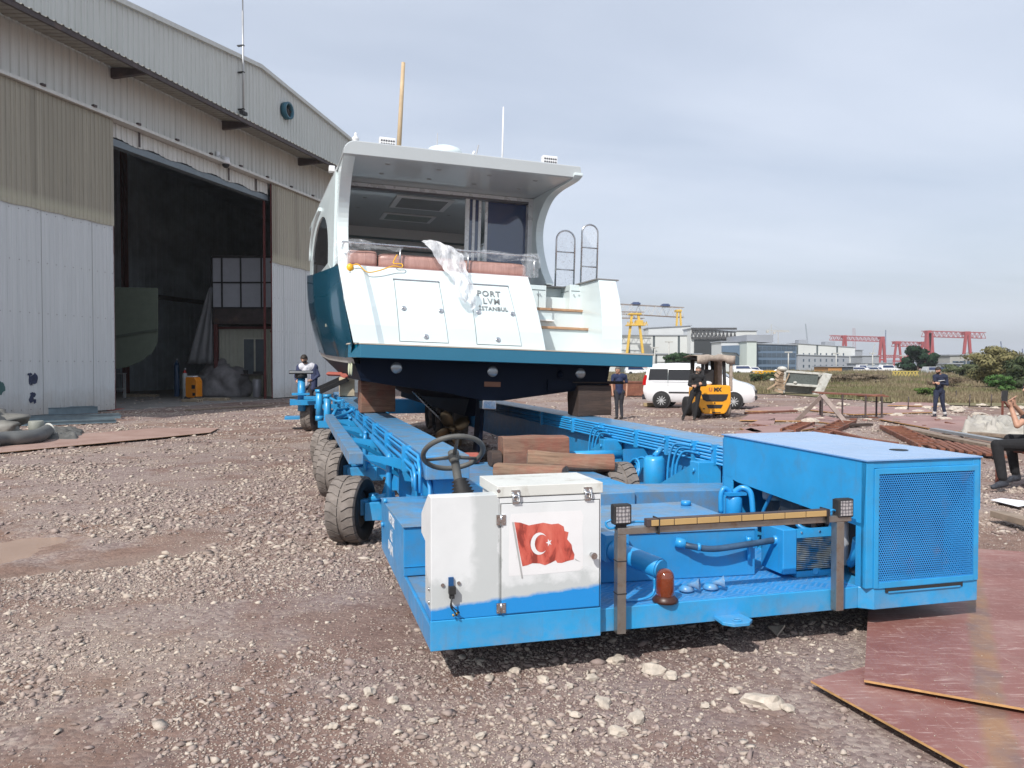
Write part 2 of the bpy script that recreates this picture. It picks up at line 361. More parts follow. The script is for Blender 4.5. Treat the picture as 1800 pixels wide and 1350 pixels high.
def puddle():
    n = 72; rows = []
    t = NT('muddy_water'); t.set('Base Color', t.ramp(t.noise(1.5, 3), [(.3, (.30, .20, .145)), (.7, (.36, .25, .185))])); t.set('Roughness', .22); t.set('Specular IOR Level', .4)
    t.bump(t.noise(9, 3), .04, .01)
    z = -.052
    m = MB(); pts = []
    for i in range(n):
        a = 2*math.pi*i/n; lo, hi = 0, 4
        for _ in range(18):
            r_ = (lo+hi)/2; x = PUD.x-.3+math.cos(a)*r_*1.55; y = PUD.y+math.sin(a)*r_*.85
            if puddle_mask(np.array([x]), np.array([y]))[0] < 1.0: lo = r_
            else: hi = r_
        pts.append((x, y, z))
    m.add(pts, [tuple(range(n))]); m.build('puddle', t.m, fixn=False)['kind'] = 'structure'
puddle()
# ---- steel plates lying about
def plate_mat(name, a=(.17, .062, .050), b=(.27, .125, .105), sc=1.0, band=None):
    t = NT(name); c = t.ramp(t.noise(1.2*sc, 6, .6), [(.3, a), (.7, b)])
    v = t.map((1, 9, 1), (0, 0, .4)); scr = t.ramp(t.noise(4, 8, .75, v, .4), [(.56, 0), (.64, 1)]); c = t.mix(t.math('MULTIPLY', scr, .6), c, (.50, .38, .35))
    v2 = t.map((8, 1, 1), (0, 0, -.5)); s2 = t.ramp(t.noise(5, 8, .8, v2, .6), [(.58, 0), (.66, 1)]); c = t.mix(t.math('MULTIPLY', s2, .55), c, (.44, .30, .25))
    ru = t.ramp(t.noise(2.4, 6, .7), [(.62, 0), (.78, 1)]); c = t.mix(t.math('MULTIPLY', ru, .7), c, (.33, .15, .045))
    du = t.ramp(t.noise(1.6, 7, .75), [(.48, 0), (.72, 1)]); c = t.mix(t.math('MULTIPLY', du, .45), c, (.36, .27, .24))
    v3 = t.map((2, 16, 1), (0, 0, .95)); s3 = t.ramp(t.noise(3, 7, .8, v3, .8), [(.58, 0), (.64, 1)]); c = t.mix(t.math('MULTIPLY', s3, .6), c, (.55, .44, .40))
    if band:
        (x0, y0), (x1, y1) = band; L_ = math.hypot(x1-x0, y1-y0); nx, ny = -(y1-y0)/L_, (x1-x0)/L_; s = t.sep(); d = t.math('ADD', t.math('MULTIPLY', t.math('SUBTRACT', s[0], x0), nx), t.math('MULTIPLY', t.math('SUBTRACT', s[1], y0), ny)); d = t.math('ADD', t.math('ABSOLUTE', d), t.math('MULTIPLY', t.math('SUBTRACT', t.noise(5, 5, .7), .5), .10)); mk = t.ramp(d, [(.045, 1), (.085, 0)])
        c = t.mix(t.math('MULTIPLY', mk, .5), c, t.ramp(t.noise(2.5, 4), [(.4, (.14, .12, .10)), (.6, (.30, .18, .06))]))
    t.set('Base Color', c); t.set('Roughness', t.ramp(scr, [(0, .58), (1, .75)])); t.set('Metallic', .0); t.bump(t.noise(25, 5), .12, .004); return t.m
PLATE = plate_mat('red_primer_plate'); PLATE2 = plate_mat('pale_primer_plate', (.25, .15, .12), (.38, .26, .22)); EDGE = mat('plate_edge_rust', (.42, .24, .10), .8, var=.3, vs=12)
def plate(pix, z, th, m_, label, dz=(0, 0, 0, 0), group=None):
    top = [G(u, v, z) for u, v in pix]
    if isinstance(m_, str):
        cc = sum(top, Vector())/len(top); a_, b_ = (G(1742, 1250, z), G(1768, 1345, z)) if m_ == 'B1' else (G(1712, 1030, z), G(1745, 1250, z)); m_ = plate_mat('red_primer_plate_'+m_, band=((a_.x-cc.x, a_.y-cc.y), (b_.x-cc.x, b_.y-cc.y)))
    for p, d in zip(top, list(dz)+[0]*(len(top)-len(dz))): p.z += d
    c = sum(top, Vector())/len(top); n = len(top); m = MB()
    v = [p-c for p in top]+[p-c-Vector((0, 0, th)) for p in top]
    m.add(v, [tuple(range(n))], 0); m.add(v, [tuple(range(n, 2*n))[::-1]]+[(i, (i+1) % n, n+(i+1) % n, n+i) for i in range(n)], 1)
    o = m.build('steel_plate', [m_, EDGE]); o.location = c; return tag(o, label, 'steel plate', group)
plate([(1425,1196),(1545,1165),(2050,1195),(2050,1480),(1755,1378)], .05, .012, 'B1', 'red primed steel plate in the right foreground, lying partly under another plate')
plate([(1519,1195),(1526,1075),(1640,960),(2050,985),(2050,1276),(1800,1245)], .085, .012, 'B2', 'large red primed steel plate beside and under the engine end of the trailer')
plate([(-80,803),(-80,780),(280,752),(385,752),(370,760),(290,768)], .03, .01, PLATE2, 'pale rusty steel sheet strip on the gravel in front of the hangar')
# ================================================================ HANGAR
HO = G(190, 722); HYAW = math.atan2(.965, .262)
HG = empty('hangar', (HO.x, HO.y, 0), (0, 0, HYAW), 'tall ribbed metal hangar with an open sliding doorway, filling the left side of the yard', 'hangar')
HM = Matrix.Translation((HO.x, HO.y, 0)) @ Matrix.Rotation(HYAW, 4, 'Z'); HI = HM.inverted()
def sheet_mat(name, a, b, streak=.35, dirt=(.2, .17, .13), low=False, rough=.55, band=False):
    t = NT(name); v = t.map((3.2, 3.2, .12)); s = t.ramp(t.noise(1.6, 6, .65, v), [(.35, 0), (.7, 1)])
    c = t.mix(s, a, b); v2 = t.map((9, 9, .25)); s2 = t.ramp(t.noise(2.2, 5, .7, v2), [(.56, 0), (.75, 1)]); c = t.mix(t.math('MULTIPLY', s2, streak), c, dirt)
    if band:   # panel to panel tone, wide stripes
        v3 = t.map((.55, .0, .0)); w = t.vor(1.3, v3, out='Color'); c = t.mix(t.math('MULTIPLY', t.ramp(w, [(.3, 0), (.9, 1)]), .55), c, (.15, .135, .10))
        z = t.sep()[2]; e = t.ramp(t.math('DIVIDE', z, 12), [(.615, 1), (.64, 0)]); c = t.mix(t.math('MULTIPLY', e, .7), c, (.46, .44, .34))
    if low:
        z = t.sep()[2]; g = t.ramp(t.math('ADD', t.math('DIVIDE', z, 3), t.math('MULTIPLY', t.noise(.8, 6, .7), .6)), [(.3, 1), (.62, 0)]); c = t.mix(t.math('MULTIPLY', g, .55), c, (.30, .25, .20))
        r = t.ramp(t.noise(1.1, 6, .75), [(.66, 0), (.73, 1)]); zl = t.ramp(t.math('DIVIDE', z, 6), [(.1, 1), (.45, 0)])
        c = t.mix(t.math('MULTIPLY', t.math('MULTIPLY', r, zl), .5), c, (.33, .17, .14))
    t.set('Base Color', c); t.set('Roughness', rough); t.bump(t.noise(1.7, 3), .12, .02); return t.m
GAB = sheet_mat('grey_white_cladding', (.60, .62, .60), (.52, .54, .51), .22); FAS = sheet_mat('fascia_cladding', (.62, .63, .60), (.51, .51, .48), .45)
DOORW = sheet_mat('white_door_sheet', (.60, .63, .64), (.52, .55, .56), .15, low=True); BEIGE = sheet_mat('weathered_fibreglass', (.41, .38, .30), (.32, .30, .245), .6, (.13, .12, .10), band=True)
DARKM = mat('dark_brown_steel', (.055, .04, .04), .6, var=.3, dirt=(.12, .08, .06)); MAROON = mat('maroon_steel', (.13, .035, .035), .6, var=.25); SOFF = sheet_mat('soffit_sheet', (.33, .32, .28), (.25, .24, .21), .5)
INSIDE = mat('hall_inside_sheet', (.50, .57, .62), .8, var=.25, vs=.6); CONC = mat('concrete_slab', (.24, .225, .21), .9, var=.2, vs=1.5, dirt=(.13, .12, .11), ds=1, bump=.3); GREYST = mat('grey_blue_beam', (.16, .20, .23), .5)
def ribbed(x0, x1, y, z0f, z1f, pitch=.33, depth=.04, rib=.07, out=-1, mi=0, m=None, nz=1):
    m = m or MB(); xs = []; k = int((x1-x0)/pitch)
    for i in range(k+1):
        b = x0+i*pitch
        for dx, d in ((0, 0), (pitch-rib*1.8, 0), (pitch-rib*1.35, 1), (pitch-rib*.45, 1)):
            if b+dx <= x1: xs.append((b+dx, y+out*depth*d))
    xs.append((x1, y)); zf = lambda f, x: f(x) if callable(f) else f
    rows = []
    for j in range(nz+1): rows.append([(x, yy, zf(z0f, x)+(zf(z1f, x)-zf(z0f, x))*j/nz) for x, yy in xs])
    m.grid(rows, mi, smooth=False); return m
roofz = lambda x: 17.2-.098*abs(x-10.6)
ribbed(-16, 37, 0, 11.0, 13.3, .36, .05, .06).build('fascia', FAS, HG)
ribbed(-16, 37, 0.02, 13.3, lambda x: roofz(x)-.12, .30, .045, .06).build('gable_wall', GAB, HG)
m = MB()
for a, b in ((-16, 10.6), (10.6, 37)):
    m.prism([(a, roofz(a)), (b, roofz(b)), (b, roofz(b)-.2), (a, roofz(a)-.2)], 1, -.16, .0)
m.build('verge_trim', GAB, HG)
m = MB()
for a, b in ((-16, 10.6), (10.6, 37)): m.prism([(a, roofz(a)-.02), (b, roofz(b)-.02), (b, roofz(b)-.25), (a, roofz(a)-.25)], 1, 0.005, 32)
m.build('roof', INSIDE, HG)
# side and back walls (seen dark through the door)
m = ribbed(-16, 37, 15.9, 0, lambda x: roofz(x)-.12, .6, .05, .1)
m.box(-16, -15.9, .05, 31.9, 0, 14.9); m.box(36.9, 37, .05, 31.9, 0, 14.9); m.build('inner_wall', INSIDE, HG)
ribbed(18.4, 37, .12, .02, 11.0, .3).build('front_wall', FAS, HG)
MB().box(-16, 37, -.35, 32, -.12, .012).build('floor_slab', CONC, HG)
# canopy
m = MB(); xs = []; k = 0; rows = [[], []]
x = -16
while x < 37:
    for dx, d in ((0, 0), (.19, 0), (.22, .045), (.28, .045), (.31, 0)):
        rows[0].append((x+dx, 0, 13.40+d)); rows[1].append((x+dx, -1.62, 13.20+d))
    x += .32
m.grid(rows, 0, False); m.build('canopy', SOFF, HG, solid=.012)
MB().box(-16, 37, -1.60, -1.50, 13.02, 13.185).build('canopy_edge_beam', DARKM, HG)
for bx in (-13.7, -6.65, .4, 7.42, 14.4, 21.4, 28.4):
    m = MB(); m.prism([(-.02, 13.36), (-1.49, 13.17), (-1.49, 13.0), (-.02, 12.96)], 0, bx-.09, bx+.09); m.build('canopy_bracket', DARKM, HG)
# door gear
MB().box(-16, 37, -.56, -.02, 11.22, 11.34).build('door_rail', FAS, HG)
m = MB()
for q in np.arange(-15, 36, 2.3): m.box(q, q+.16, -.62, -.5, 11.34, 11.42)
m.build('rail_bracket', DARKM, HG)
m = ribbed(-.1, 11.1, -.12, lambda x: 10.62+.05*math.sin(x*3.1), 11.2, .30, .05, .06); m.build('door_header_skirt', FAS, HG)
MB().box(-.2, 11.2, -.1, .25, 10.34, 10.62).build('door_header', GREYST, HG, bevel=.01)
m = MB()
for q in (1.6, 7.6, 9.9): m.box(q, q+.1, -.2, -.18, 10.62, 11.2)
m.build('header_strap', DARKM, HG)
for (a, b, nm) in ((-15.9, 0, 0), (11.05, 18.6, 1)):
    d = empty('sliding_door', ((a+b)/2, -.35, 0), parent=HG)
    def place(o): o.parent = d; return o
    w2 = (b-a)/2
    place(ribbed(-w2, w2, 0, .06, lambda x: 7.25+.03*math.sin(x*9), .19, .022, .035, nz=6).build('lower_sheet', DOORW, None))
    place(ribbed(-w2, w2, -.035, lambda x: 7.13+.012*math.sin(x*5), 11.2, .19, .03, .04).build('translucent_sheet', BEIGE, None))
    m = MB()
    for q in np.arange(-w2+1.1, w2, 2.28): m.box(q, q+.018, -.026, -.02, .08, 7.1)
    place(m.build('sheet_lap', mat('lap_seam_line', (.20, .21, .21), .8), None)); m = MB()  # thin dark strips along the sheet joints
    for q in np.arange(-w2+.2, w2, .38):
        for z in (.25, 1.9, 3.55, 5.3, 7.0): m.box(q, q+.022, -.03, -.02, z, z+.022)
    place(m.build('sheet_screws', DARKM, None))
    m = MB(); m.box(-w2-.005, -w2+.03, .0, .06, .05, 11.2); m.box(w2-.03, w2+.02, .0, .12, .05, 11.2); m.box(-w2, w2, .04, .12, 3.5, 3.6); m.box(-w2, w2, .04, .12, 7.1, 7.2)
    place(m.build('door_frame', MAROON, None))
# spray marks and stains on the left door leaf
SPR = mat('black_blue_overspray', (.02, .03, .07), .7, var=.4, vs=8); REDS = mat('red_overspray', (.42, .2, .17), .8, var=.2, vs=6); GRNS = mat('green_overspray', (.05, .12, .12), .8)
def blotch(px, m_, parent, seed, name='spray_mark', y=-.375):
    r = random.Random(seed); m = MB()
    for (u, v, w, h) in px:
        d = HI @ P(u, v, 30); o = HI @ CAMP; k = (y-o.y)/(d.y-o.y); c = o+(d-o)*k; n = 14
        pts = [(c.x+math.cos(6.283*i/n)*w*(.7+.6*r.random()), y, c.z+math.sin(6.283*i/n)*h*(.7+.6*r.random())) for i in range(n)]
        m.add([(a, y-.001*len(m.f), z) for a, _, z in pts], [tuple(range(n))])
    return m.build(name, m_, parent, fixn=False)
blotch([(53,658,.10,.05),(60,665,.14,.16),(52,668,.04,.2),(56,672,.05,.1),(58,694,.12,.10),(55,702,.09,.14),(61,705,.06,.08)], SPR, HG, 3)
blotch([(1,681,.18,.22)], GRNS, HG, 9)
m = MB(); m.box(10.99, 11.07, .02, .12, 0, 10.6); m.build('door_post', MAROON, HG)
MB().box(-.15, 0.02, .05, .3, 0, 10.6).build('door_post', DARKM, HG)
for q in (4.6, 9.5, 16.5):
    m = MB(); m.box(q, q+.3, 13.5, 13.53, 0, 15.5); m.box(q, q+.3, 13.77, 13.8, 0, 15.5); m.box(q+.14, q+.16, 13.53, 13.77, 0, 15.5); m.build('inner_column', MAROON, HG)
m = MB(); m.box(-15, 36, 13.5, 13.7, 6.2, 6.5); m.build('crane_beam', DARKM, HG)
# wall fan, camera, pole
def hang(u, v, y=0):
    o = HI @ CAMP; d = HI @ P(u, v, 30); return o+(d-o)*((y-o.y)/(d.y-o.y))
c = hang(503, 195, -.1); fan = empty('wall_fan', HM @ c, (0, 0, HYAW), 'round blue wall ventilator high on the hangar gable', 'ventilator')
BLUED = mat('dark_teal_metal', (.03, .12, .17), .4, .3); BLK = mat('black_rubber', (.02, .02, .022), .7, var=.3); WHT = mat('white_plastic', (.72, .73, .74), .35, var=.04); STEEL = mat('brushed_stainless', (.55, .56, .57), .28, 1.0, var=.1)
MB().lathe([(.34, 0), (.46, 0), (.46, .3), (.34, .3), (.34, 0)], (0, -.22, 0), (0, 1, 0), 28, cap=False).build('fan_housing', BLUED, fan)
m = MB()
for i in range(6):
    a = i*math.pi/3; m.obox((math.cos(a)*.18, -.1, math.sin(a)*.18), (.3, .02, .13), (.5, -a, 0))
m.cyl((0, -.14, 0), (0, -.05, 0), .07); m.build('fan_blades', BLK, fan)
c = hang(428, 200, -.25); tp = hang(430, -30, -.25)
pl = empty('lightning_rod', HM @ Vector((c.x, c.y, 0)), (0, 0, HYAW), 'thin grey lightning rod rising above the hangar canopy', 'pole')
m = MB(); m.cyl((0, 0, c.z), (0, 0, c.z+5), .05, 8); m.cyl((0, 0, c.z+5), (0, 0, c.z+9), .032, 8); m.build('rod', mat('galvanised', (.45, .46, .47), .45, .7), pl)
m = MB(); 
for z in (c.z+.2, c.z+2.0, c.z+3.3): m.box(-.07, .07, -.05, .3, z, z+.05)
m.box(-.2, .2, -.1, .1, c.z-.05, c.z+.1); m.build('rod_clamp', BLK, pl)
c = hang(397, 288, -.5); cm = empty('security_camera', HM @ c, (0, 0, HYAW), 'white dome security camera hanging over the hangar doorway', 'camera')
m = MB(); m.lathe([(.05, .32), (.16, .28), (.2, .05), (.2, -.02)], (0, 0, 0), (0, 0, 1), 20); m.beam((0, 0, .3), (0, .4, .42), .07, .07); m.box(-.1, .1, .38, .46, .25, .6); m.build('housing', WHT, cm)
MB().ell((0, 0, -.03), .17, .17, .17).build('dome', BLK, cm)
# ---- things standing inside the hangar
HULLG = mat('olive_green_primer', (.135, .165, .125), .6, var=.1)
m = MB(); Yb = 38
def bp(u, v, Y=Yb): return P(u, v, Y)
top = [bp(120, 503), bp(278, 506)]; prof = [(278, 506), (278, 585), (277, 603), (268, 620), (250, 634), (225, 645), (195, 650), (120, 655)]
a = [bp(*p) for p in prof]+[bp(120, 503)]; b = [p+Vector((-4.6, 8, 0)) for p in a]; c0 = a[0].copy(); n = len(a)
m.add([p-c0 for p in a]+[p-c0 for p in b], [tuple(range(n)), tuple(range(n, 2*n))[::-1]]+[(i, (i+1) % n, n+(i+1) % n, n+i) for i in range(n)])
o = empty('unfinished_boat', c0, (0, 0, 0), 'unfinished olive primed boat hull standing inside the hangar doorway', 'boat hull'); m.build('hull', HULLG, o, bevel=.02)
m = MB(); m.add([p-c0+Vector((0, -.06, 0)) for p in (bp(120, 592), bp(190, 592), bp(262, 580), bp(278, 578), bp(278, 582), bp(262, 584), bp(190, 596), bp(120, 598))], [tuple(range(8))]); m.build('spray_rail', mat('olive_dark', (.08, .10, .08), .6), o, solid=.05)
# hull cradle stand, gas cylinders, welder, heap, office
def inside(u, v): p = G(u, v, .012); return p
p = inside(205, 700); st = empty('work_stool', p, (0, 0, .3), 'small steel work stand under the green boat hull inside the hangar', 'stand'); LGT = mat('pale_grey_steel', (.42, .43, .44), .5, .3)
m = MB()
for sx in (-.4, .4):
    for sy in (-.25, .25): m.beam((sx, sy, 0), (sx, sy, 1.3), .05, .05)
m.build('leg', LGT, st); MB().box(-.45, .45, -.3, .3, 1.3, 1.35).build('top', LGT, st); m = MB(); m.beam((-.4, -.25, .5), (.4, -.25, .5), .04, .04); m.beam((-.4, .25, .5), (.4, .25, .5), .04, .04); m.build('rung', LGT, st)
def gas(u, v, h, r, body, cap, label):
    p = inside(u, v); o = empty('gas_cylinder', p, (0, 0, 0), label, 'gas cylinder')
    MB().lathe([(r*.95, 0), (r, .03), (r, h*.84), (r*.8, h*.9)], n=20).build('body', body, o); MB().lathe([(r*.8, h*.9), (r*.45, h*.96), (.03, h)], n=20).build('shoulder', cap, o)
    m = MB(); m.cyl((0, 0, h), (0, 0, h+.09), .03, 8); m.cyl((-.09, 0, h+.07), (.09, 0, h+.07), .02, 8); m.build('valve', STEEL, o)
gas(311, 697, 2.05, .15, mat('navy_gloss', (.015, .05, .12), .35), mat('navy_gloss2', (.02, .06, .14), .35), 'tall navy blue gas cylinder standing inside the hangar doorway')
gas(325, 700, 1.5, .14, mat('grey_cylinder', (.36, .38, .38), .4), mat('red_cap', (.42, .03, .03), .4), 'grey gas cylinder with a red shoulder beside the orange welding machine')
p = inside(341, 702); wm = empty('welding_machine', p, (0, 0, -.25), 'orange welding machine in the hangar doorway', 'welding machine'); ORG = mat('orange_paint', (.75, .25, .015), .4)
m = MB(); m.prism([(-.33, .1), (.33, .1), (.33, .95), (.2, 1.15), (-.33, 1.15)], 1, -.25, .25); m.build('case', ORG, wm, bevel=.03)
m = MB(); m.box(.05, .25, -.262, -.252, .55, .75); m.box(.1, .25, -.262, -.252, .2, .35); m.build('panel', BLK, wm)
MB().box(-.25, .1, -.2, .2, 1.16, 1.22).build('paper_pile', WHT, wm)
m = MB()
for sx in (-.3, .3): m.cyl((sx, -.3, .08), (sx, .3, .08), .08, 12)
m.build('wheel', BLK, wm)
def lumpy(name, c, size, m_, seed, label, cat, sub=4, amp=.35, cloth=False, parent=None, flat=0):
    bm = bmesh.new(); bmesh.ops.create_icosphere(bm, subdivisions=sub, radius=1)
    for q in bm.verts:
        d = q.co.normalized(); f = 1+noise.noise(d*1.4+Vector((seed, 0, 0)))*amp*1.4+noise.noise(d*4+Vector((0, seed, 0)))*amp*.5
        if cloth: f += abs(noise.noise(d*6+Vector((0, 0, seed))))*amp*.5
        e = d*f; q.co = (e.x*size[0], e.y*size[1], max(0.0, e.z*size[2]+flat))
    me = bpy.data.meshes.new(name); bm.to_mesh(me); bm.free(); me.materials.append(m_)
    for pl_ in me.polygons: pl_.use_smooth = cloth
    o = bpy.data.objects.new(name, me); COL.objects.link(o); o.location = c
    if parent: o.parent = parent
    return tag(o, label, cat)
TARPG = mat('grey_tarpaulin', (.22, .21, .22), .55, var=.3, vs=2, bump=.5, bs=7)
lumpy('covered_machine', inside(388, 697)+Vector((0, 0, 0)), (1.35, 1.0, 1.35), TARPG, 4.2, 'machine under a grey plastic sheet inside the hangar doorway', 'covered machine', cloth=True, flat=.5)
p = inside(436, 697); bch = empty('workbench', p, (0, 0, .2), 'dark steel workbench with a vice beside the hangar door post', 'workbench')
m = MB(); m.box(-1.0, 1.0, -.4, .4, 1.2, 1.28); m.build('top', DARKM, bch); m = MB()
for sx in (-.9, .9):
    for sy in (-.35, .35): m.beam((sx, sy, 0), (sx, sy, 1.2), .07, .07)
m.build('leg', DARKM, bch); m = MB(); m.box(-.3, 0, -.2, .2, 1.28, 1.5); m.cyl((-.15, -.4, 1.4), (-.15, .2, 1.4), .05, 10); m.box(.3, .8, -.2, .2, 1.28, 1.42); m.build('vice', BLK, bch)
p = inside(452, 698); m = MB(); m.lathe([(.22, 0), (.24, .03), (.24, .95), (.2, 1.0)], n=20); o = m.build('bin', mat('grey_drum', (.38, .38, .42), .4, .3)); o.location = p; tag(o, 'grey metal drum by the maroon hangar door post', 'drum')
p = inside(300, 700)
def pallet(u, v, w, label, seed=0):
    p = inside(u, v); m = MB()
    for i in range(3): m.box(-w/2, w/2, -.3+i*.25, -.2+i*.25, 0, .1)
    for i in range(5): m.box(-w/2+i*w/5, -w/2+i*w/5+w/6, -.3, .3, .1, .13)
    o = m.build('pallet', mat('pallet_wood%d' % seed, (.30, .24, .17), .85, var=.3)); o.location = p; tag(o, label, 'pallet')
pallet(370, 704, 1.8, 'wooden pallet in front of the plastic covered machine', 1); pallet(338, 706, .8, 'small wooden pallet under the orange welding machine', 2); pallet(250, 697, 1.7, 'low wooden dunnage on the hangar floor below the green hull', 3)
# mezzanine with white panes, lower office
Yo = 44.5; a = P(372, 452, Yo); b = P(500, 452, Yo); zt = a.z; zb = P(372, 541, Yo).z; Xa = a.x; Xb = b.x
mz = empty('mezzanine_office', (Xa, Yo, 0), (0, 0, 0), 'raised office with a grid of white panes above the cream cabin inside the hangar', 'office')
PANE = mat('white_pane', (.40, .42, .47), .5, var=.06); w = Xb-Xa
m = MB(); m.box(0, w, .1, 3.5, zb-.9, zb); m.box(0, w, .1, 3.5, zt, zt+.1); m.build('floor', DARKM, mz)
cols = [0, .55, 1.6, 2.75, 3.9]
for i in range(4):
    for j in range(2):
        z0 = zb+(zt-zb)*j/2; m = MB(); m.box(cols[i]+.04, cols[i+1]-.04, .06, .1, z0+.04, z0+(zt-zb)/2-.04); m.build('pane', PANE, mz)
m = MB()
for q in cols: m.box(q-.04, q+.04, 0, .12, zb, zt)
for z in (zb, (zb+zt)/2, zt): m.box(0, w, 0.0, .12, z-.04, z+.04)
m.box(0, .1, .12, 3.5, zb, zt); m.build('pane_frame', BLK, mz)
m = MB()
for q in (.1, 3.9): m.box(q-.1, q+.1, .2, .4, 0, zb-.9)
m.build('post', MAROON, mz)
cb = empty('site_cabin', (P(382, 600, 45).x, 45.3, 0), (0, 0, 0), 'cream ribbed cabin with a window, under the mezzanine inside the hangar', 'cabin')
CRM = mat('cream_sheet', (.42, .43, .36), .6, var=.08); hz = P(382, 578, 45).z
ribbed(0, 4.2, 0, 0, hz, .22, .02, .05).build('wall', CRM, cb); MB().box(-.1, 4.3, -.12, 2.5, hz, hz+.14).build('roof_edge', MAROON, cb)
wd = MB().box(1.35, 2.75, -.06, -.02, 1.2, hz-.5).build('window', mat('cream_frame', (.5, .5, .42), .5), cb)
m = MB(); m.box(1.42, 1.98, -.075, -.062, 1.28, hz-.58); m.box(2.08, 2.68, -.075, -.062, 1.28, hz-.58); m.build('pane', mat('dim_glass', (.12, .14, .16), .15), wd)
# curtain hanging from the mezzanine
m = MB(); rows = []
for i in range(14):
    f = i/13; z = P(370, 505, 44).z*(1-f)+P(350, 640, 44).z*f; x0 = P(372, 500, 44).x-.1-1.35*f**.8; rows.append([(x0+(P(373, 500, 44).x-x0)*j/8, 44+.12*math.sin(j*2.1+f*3), z) for j in range(9)])
m.grid(rows, 0); o = m.build('plastic_curtain', mat('grey_film', (.15, .155, .165), .4), solid=.01); tag(o, 'grey plastic curtain hanging beside the mezzanine office', 'curtain')
# ---- beside the hangar: galvanised ladder racks, tarpaulins, pipe, doorstep boards
GALV = mat('galvanised_blue', (.20, .27, .31), .45, .5, var=.2)
def rack(a, b, w, h, label, z=.03):
    a = G(*a, 0); b = G(*b, 0); L_ = (b-a).length; ang = math.atan2(b.y-a.y, b.x-a.x); m = MB()
    for y in (0, w): m.box(0, L_, y, y+.03, z, z+h); m.box(0, L_, y-.03, y+.06, z+h, z+h+.012); m.box(0, L_, y-.03, y+.06, z-.012, z)
    o = empty('cable_ladder', (a.x, a.y, 0), (0, 0, ang), label, 'cable ladder', 'galvanised cable ladders by the hangar wall'); m.build('side_rail', GALV, o); m = MB()
    q = .2
    while q < L_: m.box(q, q+.06, .03, w, z+h*.35, z+h*.6); q += .45
    m.build('rung', GALV, o)
rack((25, 733), (172, 728), .55, .22, 'galvanised cable ladder lying closest to the hangar door leaf', .05)
rack((30, 742), (212, 736), .45, .12, 'galvanised cable ladder lying in the middle of the stack beside the hangar')
rack((36, 750), (204, 744), .35, .08, 'galvanised cable ladder lying outermost, next to the grey tarpaulin')
TG2 = mat('olive_grey_tarpaulin', (.105, .105, .10), .6, var=.35, vs=2, bump=.6, bs=6)
def cloth_patch(name, pix, z, m_, label, cat, seed, amp=.12, n=34):
    pts = [G(u, v, 0) for u, v in pix]; a, b, c, d = pts; rows = []
    for i in range(n):
        rw = []
        for j in range(n):
            s, t = i/(n-1), j/(n-1); e = min(s, 1-s, t, 1-t)*2; k = Vector((s*3, t*6, seed)); wob = .10*(a-c).length*min(1, (1-e))
            p = (a*(1-s)+b*s)*(1-t)+(d*(1-s)+c*s)*t; p = p+Vector((noise.noise(k)*wob*.6, noise.noise(k+Vector((9, 0, 0)))*wob*.4, 0))
            hgt = z*min(1, e*4)*(.55+.9*abs(noise.noise(k*1.2)))+amp*abs(noise.noise(k*2.5))*min(1, e*5); rw.append((p.x, p.y, .02+hgt))
        rows.append(rw)
    o = MB().grid(rows, 0).build(name, m_, solid=.008); return tag(o, label, cat)
cloth_patch('tarpaulin', [(40, 775), (138, 774), (146, 757), (60, 752)], .06, TG2, 'flat grey tarpaulin crumpled on the gravel beside the cable ladders', 'tarpaulin', 3)
TG3 = mat('beige_grey_tarpaulin', (.17, .165, .15), .6, var=.3, vs=2, bump=.6, bs=5)
lumpy('tarpaulin_heap', G(-105, 772, 0), (1.55, 1.0, .62), TG3, 8.1, 'heap covered with a grey tarpaulin at the left edge of the yard', 'covered heap', cloth=True, amp=.5, sub=5, flat=.15)
m = MB(); a = [G(-60, 795), G(0, 786), G(40, 783), G(68, 779), G(83, 770)]; m.tube([p+Vector((0, 0, .17)) for p in bez(a, 6)], .16, 16); o = empty('rubber_hose', (0, 0, 0), (0, 0, 0), 'fat dark grey hose with a pale end lying on the rusty sheet strip', 'hose'); m.build('hose', mat('dark_grey_rubber', (.11, .115, .115), .5, var=.2), o)
p = G(83, 770); m = MB(); m.torus(p+Vector((.02, .03, .17)), (.3, .9, 0), .165, .03, 20, 8); m.build('hose_collar', mat('pale_collar', (.45, .45, .42), .6), o)
m = MB(); m.lathe([(.16, 0), (.17, .4), (.15, .42)], (0, 0, 0), (0, 0, 1), 18); o = m.build('pipe_stub', mat('olive_pipe', (.25, .26, .23), .6)); o.location = G(64, 770); tag(o, 'short olive pipe stub standing behind the fat hose', 'pipe')
WOODG = mat('weathered_plank', (.22, .17, .13), .85, var=.3, vs=6, bump=.4)
def plank(a, b, w, h, label, m_=None, z=0, name='plank', cat='plank', group=None):
    a = G(*a, z); b = G(*b, z); o = empty(name, a, (0, 0, 0)); bpy.data.objects.remove(o); L_ = (b-a).length; ang = math.atan2(b.y-a.y, b.x-a.x)
    ob = MB().box(0, L_, -w/2, w/2, 0, h).build(name, m_ or WOODG, bevel=.006); ob.location = a; ob.rotation_euler = (0, 0, ang); return tag(ob, label, cat, group)
plank((330, 722), (475, 713), .35, .06, 'long weathered board lying across the hangar threshold'); plank((520, 708), (545, 702), .3, .08, 'short plank end by the right hangar door leaf near the bearded man')
RED2 = mat('red_sheet', (.45, .05, .04), .6)
plank((187, 722), (208, 719), .5, .02, 'bright red sheet scrap at the foot of the hangar door', RED2, name='red_scrap', cat='scrap')
